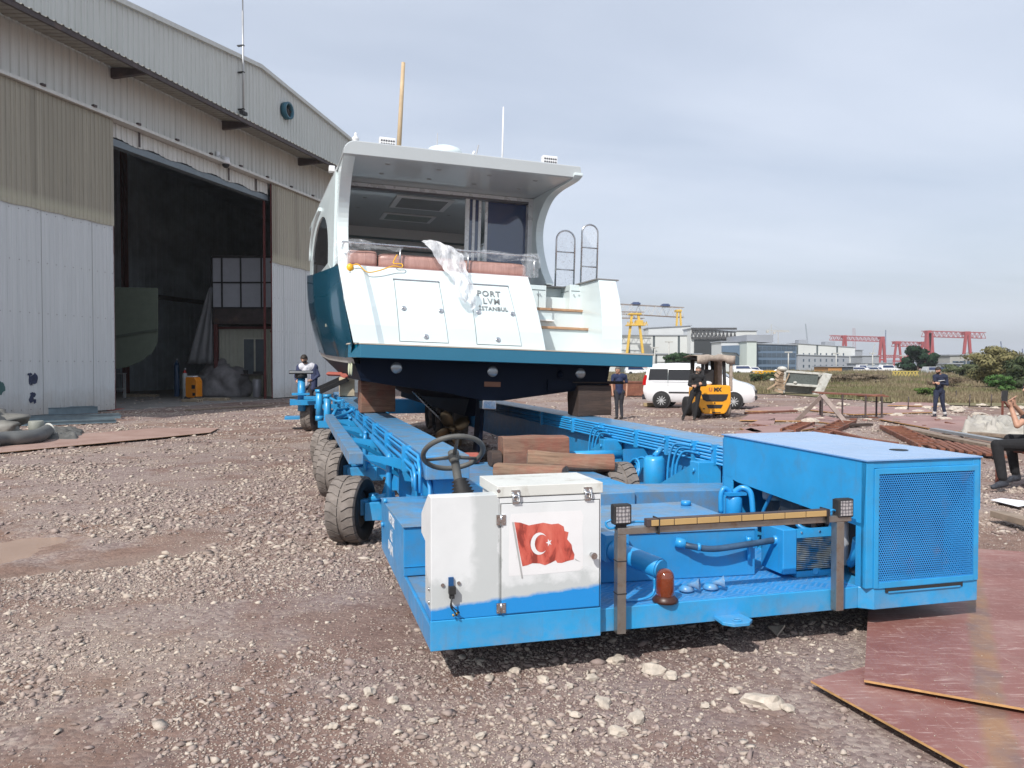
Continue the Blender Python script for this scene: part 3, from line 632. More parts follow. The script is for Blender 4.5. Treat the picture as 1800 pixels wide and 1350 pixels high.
# ================================================================ BOAT TRAILER (local: x across to the right, y along its length, z up)
TO = G(757, 1146, .2); TYAW = math.atan2(.262, .965); TM = Matrix.Translation((TO.x, TO.y, 0)) @ Matrix.Rotation(TYAW, 4, 'Z')
TR = empty('boat_trailer', (TO.x, TO.y, 0), (0, 0, TYAW), 'long blue self-propelled boat trailer carrying the white and teal yacht', 'boat trailer')
def paint(name, col, rough=.38, dirt=(.10, .16, .22), dth=(.50, .76), wear=.5, coat=.25, scale=1.3):
    t = NT(name); n = t.noise(2*scale, 6, .6); c = t.ramp(n, [(.3, tuple(q*.88 for q in col)), (.7, tuple(min(1, q*1.10) for q in col))])
    d = t.ramp(t.noise(3.1*scale, 8, .7), [(dth[0], 0), (dth[1], 1)]); c = t.mix(t.math('MULTIPLY', d, wear), c, dirt)
    sp = t.ramp(t.noise(26, 6, .8), [(.66, 0), (.72, 1)]); c = t.mix(t.math('MULTIPLY', sp, wear*.8), c, (.12, .085, .06))
    st = t.ramp(t.noise(3, 6, .7, t.map((7, 7, .7))), [(.56, 0), (.74, 1)]); c = t.mix(t.math('MULTIPLY', st, wear*.45), c, (.09, .13, .17))
    ds_ = t.math('MULTIPLY', t.ramp(t.math('ADD', t.sep()[2], t.math('MULTIPLY', t.noise(4, 6, .7), .25)), [(.28, 1), (.48, 0)]), t.ramp(t.noise(8, 6, .7), [(.40, 0), (.7, 1)])); c = t.mix(t.math('MULTIPLY', ds_, .55), c, (.33, .29, .25))
    t.set('Base Color', c); t.set('Roughness', t.ramp(t.noise(9, 5), [(.3, rough-.06), (.7, rough+.12)])); t.set('Coat Weight', coat); t.set('Coat Roughness', .2)
    t.bump(t.noise(34, 4), .10, .003); return t.m
BLUE = paint('trailer_blue_paint', (.022, .29, .60)); BLUED2 = paint('trailer_blue_shaded_side', (.018, .235, .52), .45)  # second blue is a darker copy, shade of the side faces painted in
BLUETOP = paint('trailer_blue_worn_sky_top', (.055, .26, .52), .42, (.17, .19, .20), (.40, .62), .75);  # top faces: wear, plus reflected sky put into the paler colour
WPAINT = None
def white_panel():
    t = NT('console_white_paint'); s = t.sep(); z = s[2]; x = s[0]
    n = t.noise(5, 5, .6); c = t.ramp(t.noise(3, 6, .6), [(.3, (.60, .62, .63)), (.7, (.68, .70, .71))])
    # patch of older grey paint, ragged blue overspray along the foot
    px = t.math('ADD', x, t.math('MULTIPLY', t.math('SUBTRACT', n, .5), .22)); zz = t.math('ADD', z, t.math('MULTIPLY', t.math('SUBTRACT', n, .5), .35))
    grey = t.math('MULTIPLY', t.ramp(px, [(.22, 0), (.27, 1)]), t.math('SUBTRACT', 1, t.ramp(px, [(.375, 0), (.38, 1)])))
    low = t.math('SUBTRACT', 1, t.ramp(zz, [(.55, 0), (.60, 1)])); c = t.mix(t.math('MULTIPLY', t.math('MAXIMUM', grey, low), .65), c, (.40, .43, .43))
    edge = t.math('ADD', t.math('ADD', .415, t.math('MULTIPLY', x, .075)), t.math('MULTIPLY', t.math('SUBTRACT', t.noise(6, 5, .7), .5), .055))
    b = t.ramp(t.math('SUBTRACT', z, edge), [(0, 1), (.022, 0)]); c = t.mix(b, c, (.012, .235, .60))
    d = t.ramp(t.noise(9, 8, .8), [(.6, 0), (.8, 1)]); c = t.mix(t.math('MULTIPLY', d, .25), c, (.35, .33, .28))
    t.set('Base Color', c); t.set('Roughness', .42); t.bump(t.noise(20, 4), .08, .003); return t.m
WCON = white_panel(); WLID = mat('console_lid_white', (.60, .61, .58), .45, var=.06, dirt=(.33, .31, .26), ds=7, dth=(.55, .8))
def tread():
    t = NT('blue_tread_plate'); c = t.ramp(t.noise(5, 6, .6), [(.3, (.02, .20, .50)), (.7, (.03, .27, .62))]); d = t.ramp(t.noise(3, 7, .7), [(.5, 0), (.7, 1)]); c = t.mix(t.math('MULTIPLY', d, .5), c, (.16, .20, .22))
    s = t.sep(); k = 62
    a = t.math('ABSOLUTE', t.math('SINE', t.math('MULTIPLY', t.math('ADD', s[0], s[1]), k))); b = t.math('ABSOLUTE', t.math('SINE', t.math('MULTIPLY', t.math('SUBTRACT', s[0], s[1]), k)))
    chk = t.math('GREATER_THAN', t.math('SINE', t.math('MULTIPLY', s[0], k*.7)), t.math('SINE', t.math('MULTIPLY', s[1], k*.7))); h = t.math('ADD', t.math('MULTIPLY', t.math('POWER', a, 4), chk), t.math('MULTIPLY', t.math('POWER', b, 4), t.math('SUBTRACT', 1, chk)))
    c = t.mix(t.math('MULTIPLY', h, .35), c, (.22, .36, .55)); t.set('Base Color', c); t.set('Roughness', .4); t.bump(h, .6, .004); return t.m
TREAD = tread()
# --- front platforms
MB().box(0, .985, 0, .02, .2, .365).build('console_skirt', BLUE, TR, bevel=.004)
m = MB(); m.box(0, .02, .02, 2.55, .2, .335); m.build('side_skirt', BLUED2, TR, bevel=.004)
MB().box(.02, .985, .02, 2.5, .30, .33).build('foot_deck', BLUETOP, TR)
MB().box(.987, 2.765, .06, .08, .2, .335).build('front_skirt', BLUE, TR, bevel=.004)
MB().box(.987, 2.9, .08, 2.4, .30, .332).build('tread_deck', TREAD, TR)
m = MB(); m.prism([(2.765, .06), (2.84, 0), (3.645, 0), (3.645, 1.75), (2.765, 1.75)], 2, .2, .338); m.build('engine_base', BLUE, TR, bevel=.004)
m = MB(); m.prism([(1.74, .06), (1.92, .06), (1.93, -.06), (1.88, -.11), (1.78, -.11), (1.73, -.06)], 2, .215, .235); m.lathe([(.018, 0), (.03, 0), (.03, .006), (.018, .006)], (1.83, -.055, .236), n=16, cap=False, closed=True); m.build('tow_lug', BLUE, TR, bevel=.003)
# --- control console
con = empty('control_console', (0, 0, 0), parent=TR); 
m = MB(); m.prism([(0.003, .366), (0.003, 1.04), (.10, 1.04), (.34, .90), (.345, .78), (.20, .76), (.20, .366)], 0, .003, .385); m.build('housing', WCON, con, bevel=.004)
m = MB(); m.box(.387, .985, .003, .42, .366, 1.02); m.build('cabinet', WCON, con, bevel=.003)
m = MB(); m.box(.372, .995, -.004, .44, 1.024, 1.085); m.build('lid', WLID, con, bevel=.004)
m = MB(); m.box(.395, .972, -.0065, .0025, .375, .985); dr = m.build('cabinet_door', WCON, con, bevel=.002)
m = MB(); 
for q in ((.391, .394, .37, .99), (.973, .976, .37, .99)): m.box(q[0], q[1], -.002, .0025, q[2], q[3])
m.box(.391, .976, -.002, .0025, .986, .989); m.build('seam', BLK, con)
CHR = mat('chrome', (.62, .63, .64), .18, 1.0, var=.08, dirt=(.3, .2, .12), ds=30)
for x_, z_ in ((.392, .90), (.392, .41)):
    m = MB(); m.box(x_-.026, x_-.002, -.010, -.004, z_-.028, z_+.028); m.box(x_+.002, x_+.026, -.012, -.0055, z_-.028, z_+.028); m.cyl((x_, -.012, z_-.03), (x_, -.012, z_+.03), .006, 8)
    for dx in (-.018, .018):
        for dz in (-.018, .018): m.cyl((x_+dx, -.016, z_+dz), (x_+dx, -.01, z_+dz), .004, 6)
    m.build('hinge', CHR, con)
for x_ in (.475, .90):
    m = MB(); m.box(x_-.024, x_+.024, -.012, -.004, 1.03, 1.062); m.box(x_-.018, x_+.018, -.012, .0, .985, 1.018); m.tube([(x_-.016, -.02, 1.05), (x_-.018, -.024, 1.0), (x_+.018, -.024, 1.0), (x_+.016, -.02, 1.05)], .005, 8); m.cyl((x_-.022, -.018, 1.03), (x_+.022, -.018, 1.03), .007, 8); m.build('latch', CHR, con)
m = MB(); m.cyl((.925, -.045, .675), (.925, -.006, .675), .013, 14); m.cyl((.925, -.052, .675), (.925, -.040, .675), .019, 14); m.build('door_knob', CHR, con)
m = MB()
for a_, b_ in ((.006, .53), (.006, .455)): m.cyl((-.004, .05, b_), (.003, .05, b_), .011, 10)
for a_, b_ in ((.066, .56), (.155, .565), (.38, 1.06)): m.cyl((a_, -.006, b_), (a_, .004, b_), .010, 10)
m.build('bolt', CHR, con)
# plug with loose wires
m = MB(); m.box(.098, .125, -.012, .003, .545, .60); m.build('socket', mat('dark_blue_hole', (.01, .07, .2), .6), con)
m = MB(); m.box(.096, .132, -.04, -.006, .515, .555); m.box(.10, .126, -.034, -.006, .49, .515)
for k_, (dx, dz) in enumerate(((.02, -.10), (.035, -.085), (.0, -.07))): m.tube(bez([(.115, -.03, .51), (.10+dx*.2, -.05, .46), (.115+dx, -.035, .50+dz), (.12+dx*.6, -.02, .485+dz*.9)], 5), .0035, 6)
m.build('plug', BLK, con)
m = MB(); m.cyl((.138, -.02, .41), (.145, -.02, .398), .006, 6); m.cyl((.118, -.02, .402), (.125, -.02, .39), .006, 6); m.build('wire_end', mat('brass_end', (.5, .35, .12), .4, .8), con)
# flag decal on the door: white backing, waving red cloth, crescent and star, pole
FW = mat('decal_white', (.70, .70, .71), .4, var=.04, dirt=(.5, .45, .4), ds=20, dth=(.6, .8))
def flagred():
    t = NT('decal_red'); v = t.map((7, 1, 2.2), (0, .35, 0)); n = t.noise(2.4, 5, .6, v, .6); c = t.ramp(n, [(.38, (.24, .04, .03)), (.46, (.50, .09, .065)), (.65, (.60, .15, .11))]); t.set('Base Color', c); t.set('Roughness', .4); return t.m
FR = flagred(); fl = empty('flag_decal', (0, -.0072, 0), parent=con)
m = MB(); r_ = random.Random(4); pts = [(.435+ .003*r_.random(), -.0, .585), (.6, 0, .582), (.85, 0, .588), (.872, 0, .60), (.874, 0, .70), (.868, 0, .82), (.876, 0, .90), (.86, 0, .93), (.65, 0, .932), (.45, 0, .93), (.442, 0, .90), (.436, 0, .75)]; m.add(pts, [tuple(range(12))]); m.build('backing', FW, fl, fixn=False)
c6x = lambda X: .41+(X-1050)*(.987-.41)/(1600-1050); c6z = lambda Yp: .982-(Yp-455)*(.982-.45)/(965-455)
def cpt(X, Yp): return (c6x(X), c6z(Yp)-0.012*(X-1050)/550)
red = [(1105,548),(1140,552),(1185,568),(1225,562),(1265,556),(1310,566),(1350,563),(1380,580),(1385,605),(1408,612),(1400,650),(1425,680),(1430,708),(1442,735),(1438,762),(1405,768),(1370,778),(1345,776),(1335,762),(1305,776),(1275,786),(1245,775),(1205,772),(1175,782),(1150,786),(1140,740),(1128,680),(1115,600)]
m = MB(); m.add([(cpt(*q)[0], -.001, cpt(*q)[1]) for q in red], [tuple(range(len(red)))]); m.build('red_cloth', FR, fl, fixn=False)
m = MB(); pole = [(1092,548),(1102,548),(1153,850),(1145,852)]; m.add([(cpt(*q)[0], -.0016, cpt(*q)[1]) for q in pole], [(0,1,2,3)]); m.add([(cpt(*q)[0], -.0012, cpt(*q)[1]) for q in ((1440,755),(1476,776),(1450,768))], [(0,1,2)]); m.build('flag_pole', mat('decal_grey', (.38, .38, .38), .5), fl, fixn=False)
cx, cz = cpt(1243, 668); ro = .0605*.98; ix, rr = cx+.0165, .0475; m = MB(); N_ = 40
outer = []; 
inter_x = ((ro**2-rr**2)+( .0165**2))/(2*.0165); a0 = math.acos(max(-1, min(1, inter_x/ro))); 
for i in range(N_+1): a = a0+(2*math.pi-2*a0)*i/N_; outer.append((cx+ro*math.cos(a)*.85, -.002, cz+ro*math.sin(a)*1.05))
b0 = math.acos(max(-1, min(1, (inter_x-.0165)/rr)))
inner = [(cx+(.0165+rr*math.cos(b0+(2*math.pi-2*b0)*i/N_))*.85, -.002, cz+rr*math.sin(b0+(2*math.pi-2*b0)*i/N_)*1.05) for i in range(N_+1)]
m.grid([outer, inner], 0, False); sx, sz = cpt(1297, 664); st_ = []
for i in range(10): a = math.pi+i*math.pi/5; q = .019 if i % 2 == 0 else .0075; st_.append((sx+q*math.cos(a), -.002, sz+q*1.15*math.sin(a)))
st_c = [(sx, -.002, sz)]; m.add(st_+st_c, [(i, (i+1) % 10, 10) for i in range(10)]); m.build('crescent_and_star', FW, fl, fixn=False)
# steering wheel
STW = mat('worn_grey_rubber', (.085, .085, .08), .6, var=.25, vs=8)
sw = empty('steering_wheel', (.262, .70, 1.20), (R(-38), 0, 0), parent=TR)
MB().torus((0, 0, 0), (0, 0, 1), .19, .0165, 56, 12).build('rim', STW, sw); m = MB()
for a in (25, 155, 270): m.tube([(0, 0, -.03), (.10*math.cos(R(a)), .10*math.sin(R(a)), -.015), (.188*math.cos(R(a)), .188*math.sin(R(a)), 0)], [.014, .012, .010], 8)
m.build('spoke', STW, sw); MB().lathe([(.02, .012), (.035, .005), (.035, -.05), (.025, -.07)], n=20).build('hub', STW, sw)
m = MB(); m.lathe([(.032, 0), (.032, .05), (.027, .06), (.027, .28), (.034, .29), (.034, .31)], (.30, .62, .90), (-.14, .3, 1.15), n=18); m.build('steering_column', STW, TR)
pr = []
for i in range(7): pr += [(.085-.0055*i, i*.021), (.064-.0055*i, i*.021+.0105)]
MB().lathe(pr, (.315, .60, .915), (-.22, .35, 1), n=22).build('column_bellows', BLK, TR)
MB().box(.2, .42, .45, .75, .33, .91).build('column_pedestal', BLUED2, TR, bevel=.01)
MB().cyl((.16, .24, .37), (.06, .24, .37), .03, 14).build('pedal', BLK, TR)
# side locker with lettering
lk = empty('side_locker', (0, 0, 0), parent=TR)
MB().prism([(1.07, .336), (1.07, .665), (2.5, .625), (2.5, .336)], 0, -.006, .44).build('box', BLUED2, lk, bevel=.006)
MB().prism([(1.055, .667), (1.055, .675), (2.52, .635), (2.52, .627)], 0, -.012, .45).build('lid', BLUETOP, lk, bevel=.003)
MB().box(-.006, .44, 1.063, 1.069, .40, .404).build('seam', BLUE, lk)
m = MB(); m.box(.3, .33, 1.04, 1.069, .42, .46); m.cyl((-.02, 2.2, .66), (.01, 2.2, .66), .02, 8); m.cyl((-.03, 2.3, .45), (-.006, 2.3, .45), .02, 8); m.build('catch', BLUE, lk)
LW = mat('white_lettering', (.70, .72, .74), .5, var=.05)
for body, y_, z_, s_ in (('METREK', 1.75, .585, .10), ('ALİ', 1.78, .46, .10), ('BAŞAR', 1.82, .36, .10)):
    text_mesh('lettering', body, s_, LW, lk, MX((-.0075, y_, z_), (0, -1, 0), (0, 0, 1)), .0005, bold=.002)
# --- main beams
def beam_top(x0, x1, y0, y1): 
    return MB().box(x0, x1, y0, y1, .80, 1.0).build('main_beam', BLUETOP, TR, bevel=.006)
beam_top(.34, .71, 2.30, 19.2); beam_top(3.18, 3.62, 2.45, 19.2)
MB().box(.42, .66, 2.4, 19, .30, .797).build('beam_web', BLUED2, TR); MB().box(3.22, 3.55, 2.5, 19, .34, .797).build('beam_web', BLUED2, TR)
m = MB()
for y in np.arange(2.6, 19, 1.15):
    m.box(.30, .42, y, y+.03, .32, .80); m.prism([(.34, .79), (.42, .79), (.42, .35), (.39, .35)], 1, y+.5, y+.52)
m.build('web_stiffener', BLUE, TR)
# text on the left web
m4 = MX((.414, 3.2, .60), (0, -1, 0), (0, 0, 1)); text_mesh('lettering', 'İST', .30, LW, TR, m4, .001, bold=.004)
text_mesh('lettering', 'O', .30, LW, TR, MX((.414, 4.55, .62), (0, -1, 0), (0, 0, 1)), .001, bold=.004); text_mesh('lettering', 'VIA', .34, LW, TR, MX((.414, 12.5, .56), (0, -1, 0), (0, 0, 1)), .001, bold=.006)
# pipes along the left
PIPE = paint('trailer_blue_pipe', (.018, .26, .58), .35)
for i, (x_, z_, r_, y0, y1) in enumerate(((.315, .975, .014, 2.5, 18.6), (.30, .94, .014, 2.4, 18.2), (.32, .905, .014, 2.7, 18.8), (.29, .865, .018, 2.6, 16), (.315, .825, .012, 2.4, 17), (.31, .79, .012, 2.9, 17.5))):
    m = MB(); m.tube([(x_, y0-.05, z_-.28+.03*i), (x_, y0-.02, z_-.05), (x_, y0+.06, z_), (x_, y1, z_)], r_, 8); m.build('hydraulic_pipe', PIPE, TR)
for y0, y1, z_ in ((3.6, 6.1, .83), (6.4, 9.2, .84), (9.5, 12.6, .84)):
    m = MB(); m.tube(bez([(.18, y0, .36), (.18, y0, .7), (.19, y0+.05, z_), (.2, y0+.25, z_+.02), (.22, y1-.3, z_+.03), (.25, y1, z_)], 5), .03, 10); m.build('bent_pipe', PIPE, TR)
m = MB()
for y in np.arange(3.2, 18, 1.5): m.box(.26, .34, y, y+.05, .76, 1.0)
m.build('pipe_clamp', BLUE, TR)
for i in range(5):
    y = 2.45+i*.09; m = MB(); m.tube(bez([(.33, y+.2, .88-.02*i), (.36, y-.02, .84), (.38+.03*i, y-.1, .72), (.36+.04*i, y-.16, .5), (.4+.04*i, y-.1, .34)], 5), .017, 8); m.build('beam_end_hose', PIPE, TR)
# outer rail bar with its brackets
MB().box(-.24, -.11, 3.05, 8.95, .86, .965).build('outer_bar', BLUETOP, TR, bevel=.006)
for y in (3.5, 5.4, 7.4, 8.8):
    m = MB(); m.prism([(-.12, .90), (.34, .84), (.34, .72), (.12, .80), (-.12, .865)], 1, y, y+.05); m.beam((-.1, y+.3, .87), (.36, y+.5, .60), .04, .04); m.build('bar_bracket', BLUE, TR)
m = MB(); m.tube(bez([(-.1, 9.0, .9), (.0, 9.8, .86), (.2, 10.3, .9), (.3, 10.2, .98)], 6), .035, 10); m.tube([(-.15, 8.9, .90), (.05, 11.5, .9), (.3, 11.6, .9)], .03, 10); m.tube([(-.12, 9.6, .78), (.08, 11.4, .74), (.35, 11.5, .74)], .025, 8); m.build('step_rail', BLUE, TR)
# wheels
TYRE = None
def tyre_mat():
    t = NT('dusty_tyre'); c = t.ramp(t.noise(7, 6, .65), [(.3, (.12, .102, .09)), (.7, (.235, .205, .185))]); d = t.ramp(t.noise(16, 6, .7), [(.52, 0), (.68, 1)]); c = t.mix(t.math('MULTIPLY', d, .55), c, (.08, .072, .07)); t.set('Base Color', c); t.set('Roughness', .9); t.bump(t.noise(50, 5), .4, .004); return t.m
TYRE = tyre_mat(); TYREB = mat('black_tyre_wall', (.012, .012, .013), .75, var=.4, dirt=(.05, .045, .04), ds=8, dth=(.6, .8)); RIM = mat('grey_rim', (.05, .05, .052), .6, var=.3, dirt=(.25, .21, .18))
def tread_tyre(r, w, n=22):
    m = MB(); prof = [(r*.56, -w*.36), (r*.70, -w*.5), (r*.9, -w*.5), (r*.975, -w*.42), (r*.985, 0), (r*.975, w*.42), (r*.9, w*.5), (r*.70, w*.5), (r*.56, w*.36)]
    m.lathe(prof, (0, 0, 0), (1, 0, 0), 48, 0, cap=False)
    # chevron lugs: two interlocking rows wrapping the shoulders
    for i in range(n):
        for sd in (-1, 1):
            a0 = 2*math.pi*(i+(.5 if sd > 0 else 0))/n; da = 2*math.pi/n*.82; vs = []
            for (x_, aoff, rr) in ((0.02*sd, .55, 1.0), (.30*w*sd, .1, 1.0), (.47*w*sd, 0, .985), (.515*w*sd, 0, .88)):
                for e in (0, 1):
                    a = a0+aoff*2*math.pi/n+e*da
                    for q in (0, 1): rad = r*(rr+.022 if q else rr-.03); vs.append((x_+(.004*sd if not q and abs(x_) > .5*w else 0), rad*math.cos(a), rad*math.sin(a)))
            f = []
            for k in range(3):
                b = k*4; c = b+4; f += [(b+1, b+3, c+3, c+1), (b, b+1, c+1, c), (b+3, b+2, c+2, c+3)]
            f += [(0, 2, 3, 1), (12, 13, 15, 14)]; m.add(vs, f, 0)
    return m
def wheel(x, y, r, w, side, mats=None, z=None, far=False):
    o = empty('wheel', (x, y, r if z is None else z), (R(random.uniform(0, 90)), 0, R(-26 if x < 1 else 0)), parent=TR)
    tread_tyre(r, w).build('tyre', [TYRE], o)
    m = MB(); m.lathe([(r*.55, -w*.30), (r*.57, -w*.42), (r*.70, -w*.53), (r*.86, -w*.53), (r*.92, -w*.51)], (0, 0, 0), (1, 0, 0), 36, cap=False); m.lathe([(r*.55, w*.30), (r*.57, w*.42), (r*.70, w*.53), (r*.86, w*.53), (r*.92, w*.51)], (0, 0, 0), (1, 0, 0), 36, cap=False); m.build('sidewall', TYRE if far else TYREB, o)
    m = MB(); m.lathe([(.01, w*.16), (r*.3, w*.16), (r*.34, w*.24), (r*.52, w*.22), (r*.58, w*.33)], (0, 0, 0), (1, 0, 0), 28); m.lathe([(.01, -w*.16), (r*.3, -w*.16), (r*.34, -w*.24), (r*.52, -w*.22), (r*.58, -w*.33)], (0, 0, 0), (1, 0, 0), 28)
    for i in range(8): a = i*math.pi/4; m.cyl((-w*.27, r*.42*math.cos(a), r*.42*math.sin(a)), (w*.27, r*.42*math.cos(a), r*.42*math.sin(a)), .012, 6)
    m.cyl((-w*.3, 0, 0), (w*.3, 0, 0), r*.16, 16); m.build('rim', RIM, o)
for x, y, r in ((-.17, 3.80, .325), (-.18, 6.60, .325), (-.20, 7.75, .325), (-.20, 9.9, .325)):
    wheel(x, y, r, .30, 1)
    m = MB(); m.prism([(-.05, y-.12), (-.05, y+.12), (.42, y+.18), (.42, y-.18)], 2, .22, .40); m.box(-.10, .12, y-.05, y+.05, .26, .42); m.build('axle_arm', BLUE, TR, bevel=.006)
    m = MB(); m.cyl((.05, y, .40), (.05, y, .47), .05, 10); m.cyl((.0, y-.05, .42), (.25, y-.1, .47), .03, 8); m.cyl((.16, y+.06, .4), (.3, y+.3, .8), .035, 10); m.build('steering_joint', BLUE, TR)
wheel(-.30, 17.9, .40, .30, 1, far=True)
m = MB(); m.box(-.20, .42, 17.75, 18.05, .35, .55); m.box(-.2, -.1, 17.8, 18.0, .5, .9); m.build('axle_arm', BLUE, TR)
for x, y in ((3.92, 3.8), (3.92, 6.6), (2.74, 4.0), (3.0, 14.2), (3.0, 15.4), (3.0, 16.6), (3.0, 17.8)): wheel(x, y, .335 if y < 10 else .42, .33, -1)
# far end: lifting cylinders, control post, black channels
for x, y, z0, z1 in ((-.14, 15.9, .42, 1.17), (.02, 15.0, .10, 1.08)):
    m = MB(); m.cyl((x, y, z0), (x, y, z1), .085, 16); m.cyl((x, y, z0-.02), (x, y, z0+.1), .10, 16); m.cyl((x, y, z1-.08), (x, y, z1), .10, 16); m.build('lift_cylinder', BLUE, TR)
m = MB(); m.box(-.2, .36, 14.9, 15.1, .3, .45); m.box(-.25, .3, 15.85, 16.05, .7, .8); m.tube(bez([(.08, 14.8, 1.0), (.2, 14.2, .95), (.35, 14.0, .98)], 5), .03, 8); m.build('cylinder_mount', BLUE, TR)
MB().cyl((-.55, 17.6, .55), (-.55, 17.6, 1.42), .10, 16).build('control_post', BLUE, TR)
m = MB(); m.box(-.85, .2, 17.3, 17.9, .72, .86); m.box(-.8, -.35, 17.3, 17.8, .98, 1.03); m.box(-.5, .1, 16.6, 17.2, .9, .96); m.build('rear_platform', BLUE, TR)
m = MB(); m.obox((-.56, 17.55, 1.58), (.62, .25, .03), (.25, 0, 0)); m.cyl((-.56, 17.6, 1.42), (-.56, 17.6, 1.56), .16, 12); m.build('control_box', BLK, TR)
MB().obox((-.56, 17.43, 1.585), (.6, .012, .04), (.25, 0, 0)).build('control_box_edge', LGT, TR)
for (x, y) in ((.10, 16.4), (.20, 15.2)):
    m = MB(); 
    m.obox((x, y, 1.26), (.72, .16, .02), (0, R(-24), R(12))); m.obox((x-.02, y-.09, 1.28), (.72, .02, .10), (0, R(-24), R(12))); m.obox((x-.02, y+.09, 1.28), (.72, .02, .10), (0, R(-24), R(12))); m.build('black_channel', BLK, TR)
# --- cross members
MB().box(1.0, 2.02, 1.85, 2.3, .333, .70).build('cross_member', BLUETOP, TR, bevel=.006)
m = MB(); m.prism([(2.04, .58), (2.0, .70), (3.17, .67), (3.17, .45), (2.10, .45)], 1, 1.88, 2.32); m.build('cross_member', BLUETOP, TR, bevel=.006)
MB().box(.72, 2.42, 3.35, 5.0, .40, .60).build('cross_deck', BLUETOP, TR, bevel=.006)
m = MB(); m.prism([(2.32, .335), (2.32, .60), (3.34, .59), (3.34, .335)], 0, .75, 2.42); m.build('cross_deck_apron', BLUE, TR)
m = MB(); m.cyl((2.3, 4.7, .68), (3.2, 4.7, .68), .055, 14); m.box(2.7, 3.1, 4.5, 4.52, .60, .62); m.build('cross_tube', BLUE, TR)
MB().box(.72, 3.17, 18.3, 18.9, .4, .8).build('cross_member', BLUED2, TR)
# gussets, posts and pipes on the inside of the right beam
for y in (2.62, 5.0):
    for dy in (0, .12):
        m = MB(); m.prism([(y+dy*.3, .50), (y+dy*.3, .83), (y+.80+dy, .50)], 0, 3.10+dy-.12, 3.115+dy-.12); m.build('gusset', BLUE, TR)
    MB().box(2.95, 3.19, y-.12, y+.05, .40, .84).build('upright', BLUE, TR, bevel=.005); m = MB()
    for z_ in (.50, .62, .76): m.cyl((2.93, y-.04, z_), (2.95, y-.04, z_), .022, 6)
    m.build('bolt', BLUE, TR)
for i, z_ in enumerate((.985, .955, .925, .89, .86, .825)):
    m = MB(); r_ = .018 if i in (2, 4) else .012; m.tube([(3.155-.01*(i % 2), 2.3, z_), (3.155-.01*(i % 2), 18.5, z_)], r_, 8); m.build('hydraulic_pipe', PIPE, TR)
m = MB()
for y in (2.5, 2.9, 3.5, 4.3, 5.4, 6.5, 8): m.box(3.11, 3.17, y, y+.05, .80, 1.005); m.cyl((3.12, y+.02, .96), (3.08, y+.02, .96), .015, 6)
m.build('pipe_clamp', BLUE, TR)
for k_, y in enumerate((5.6, 5.48, 5.38, 3.28, 3.18, 3.1)):
    m = MB(); m.tube(bez([(3.12, y-.3, .95-.03*(k_ % 3)), (3.1, y-.05, .945-.03*(k_ % 3)), (3.07, y+.02, .88-.03*(k_ % 3)), (3.05, y+.05, .7), (3.05, y+.07, .45)], 6), .013, 8); m.build('drop_pipe', PIPE, TR)
m = MB(); m.lathe([(.10, 0), (.115, .02), (.115, .34), (.09, .38)], (3.02, 3.60, .40), n=22); m.cyl((3.02, 3.6, .78), (3.1, 3.6, .86), .03, 8); m.build('accumulator', BLUE, TR)
for k_, (rx, rz, yy) in enumerate(((.10, .15, 3.95), (.085, .11, 4.02), (.07, .08, 4.05), (.13, .17, 3.9))):
    m = MB(); m.tube([(2.92+.02*k_+.15*math.sin(a)*.3, yy+rx*1.6*math.cos(a), .56+rz*math.sin(a)) for a in np.linspace(R(-60), R(250), 22)]+[(2.95, yy-.55-.05*k_, .40)], .014, 8); m.build('coiled_hose', PIPE, TR)
m = MB(); m.prism([(2.9, .45), (2.9, .8), (3.2, .8), (3.2, .62)], 1, 4.15, 4.17); m.cyl((2.8, 3.6, .43), (3.1, 3.6, .43), .03, 8); m.cyl((2.75, 3.75, .41), (2.95, 3.75, .45), .035, 8); m.build('bracket_plate', BLUED2, TR)
# --- engine housing
eg = empty('engine_housing', (0, 0, 0), parent=TR)
m = MB(); m.prism([(.0, 1.145), (1.74, 1.165), (1.74, .84), (1.52, .80), (.02, .72)], 0, 2.775, 2.79); m.build('side_panel', BLUE, eg, bevel=.002)
hood = MB(); v = [(2.765, -.012, 1.147), (3.665, -.012, 1.147), (3.665, 1.76, 1.168), (2.765, 1.76, 1.168)]; hood.add(v+[(a, b, c+.008) for a, b, c in v], [(3, 2, 1, 0), (4, 5, 6, 7), (0, 1, 5, 4), (1, 2, 6, 5), (2, 3, 7, 6), (3, 0, 4, 7)])
LIDM = paint('hood_blue_sky_reflected', (.17, .36, .66), .32, (.2, .26, .36), (.5, .8), .3, coat=1); hd = hood.build('hood', LIDM, eg)  # hood top: paler blue paints in the sky reflected at a grazing angle
m = MB(); m.lathe([(.001, 0), (.062, 0), (.062, .002), (.001, .002)], (3.38, .42, 1.1605), n=20); m.build('hood_opening', BLK, hd)
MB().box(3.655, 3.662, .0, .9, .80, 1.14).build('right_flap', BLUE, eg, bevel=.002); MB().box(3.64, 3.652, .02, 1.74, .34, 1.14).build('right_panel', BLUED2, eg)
m = MB(); m.box(2.775, 3.65, 1.74, 1.755, .34, 1.14); m.build('rear_panel', BLUED2, eg)
m = MB(); m.box(2.775, 2.83, 0.0, .05, .338, 1.145); m.box(3.60, 3.652, 0.0, .05, .338, 1.145); m.box(2.83, 3.60, 0.002, .03, 1.10, 1.144); m.box(2.775, 2.79, .02, .10, .338, .75); m.box(2.775, 2.79, 1.60, 1.74, .338, .84); m.build('corner_post', BLUE, eg, bevel=.003)
m = MB(); m.box(2.83, 2.862, -.010, .003, .338, 1.098); m.box(3.605, 3.64, -.010, .003, .338, 1.098); m.box(2.862, 3.605, -.010, .003, 1.062, 1.098); m.box(2.862, 3.605, -.010, .003, .338, .374); m.build('grille_frame', BLUE, eg, bevel=.002)
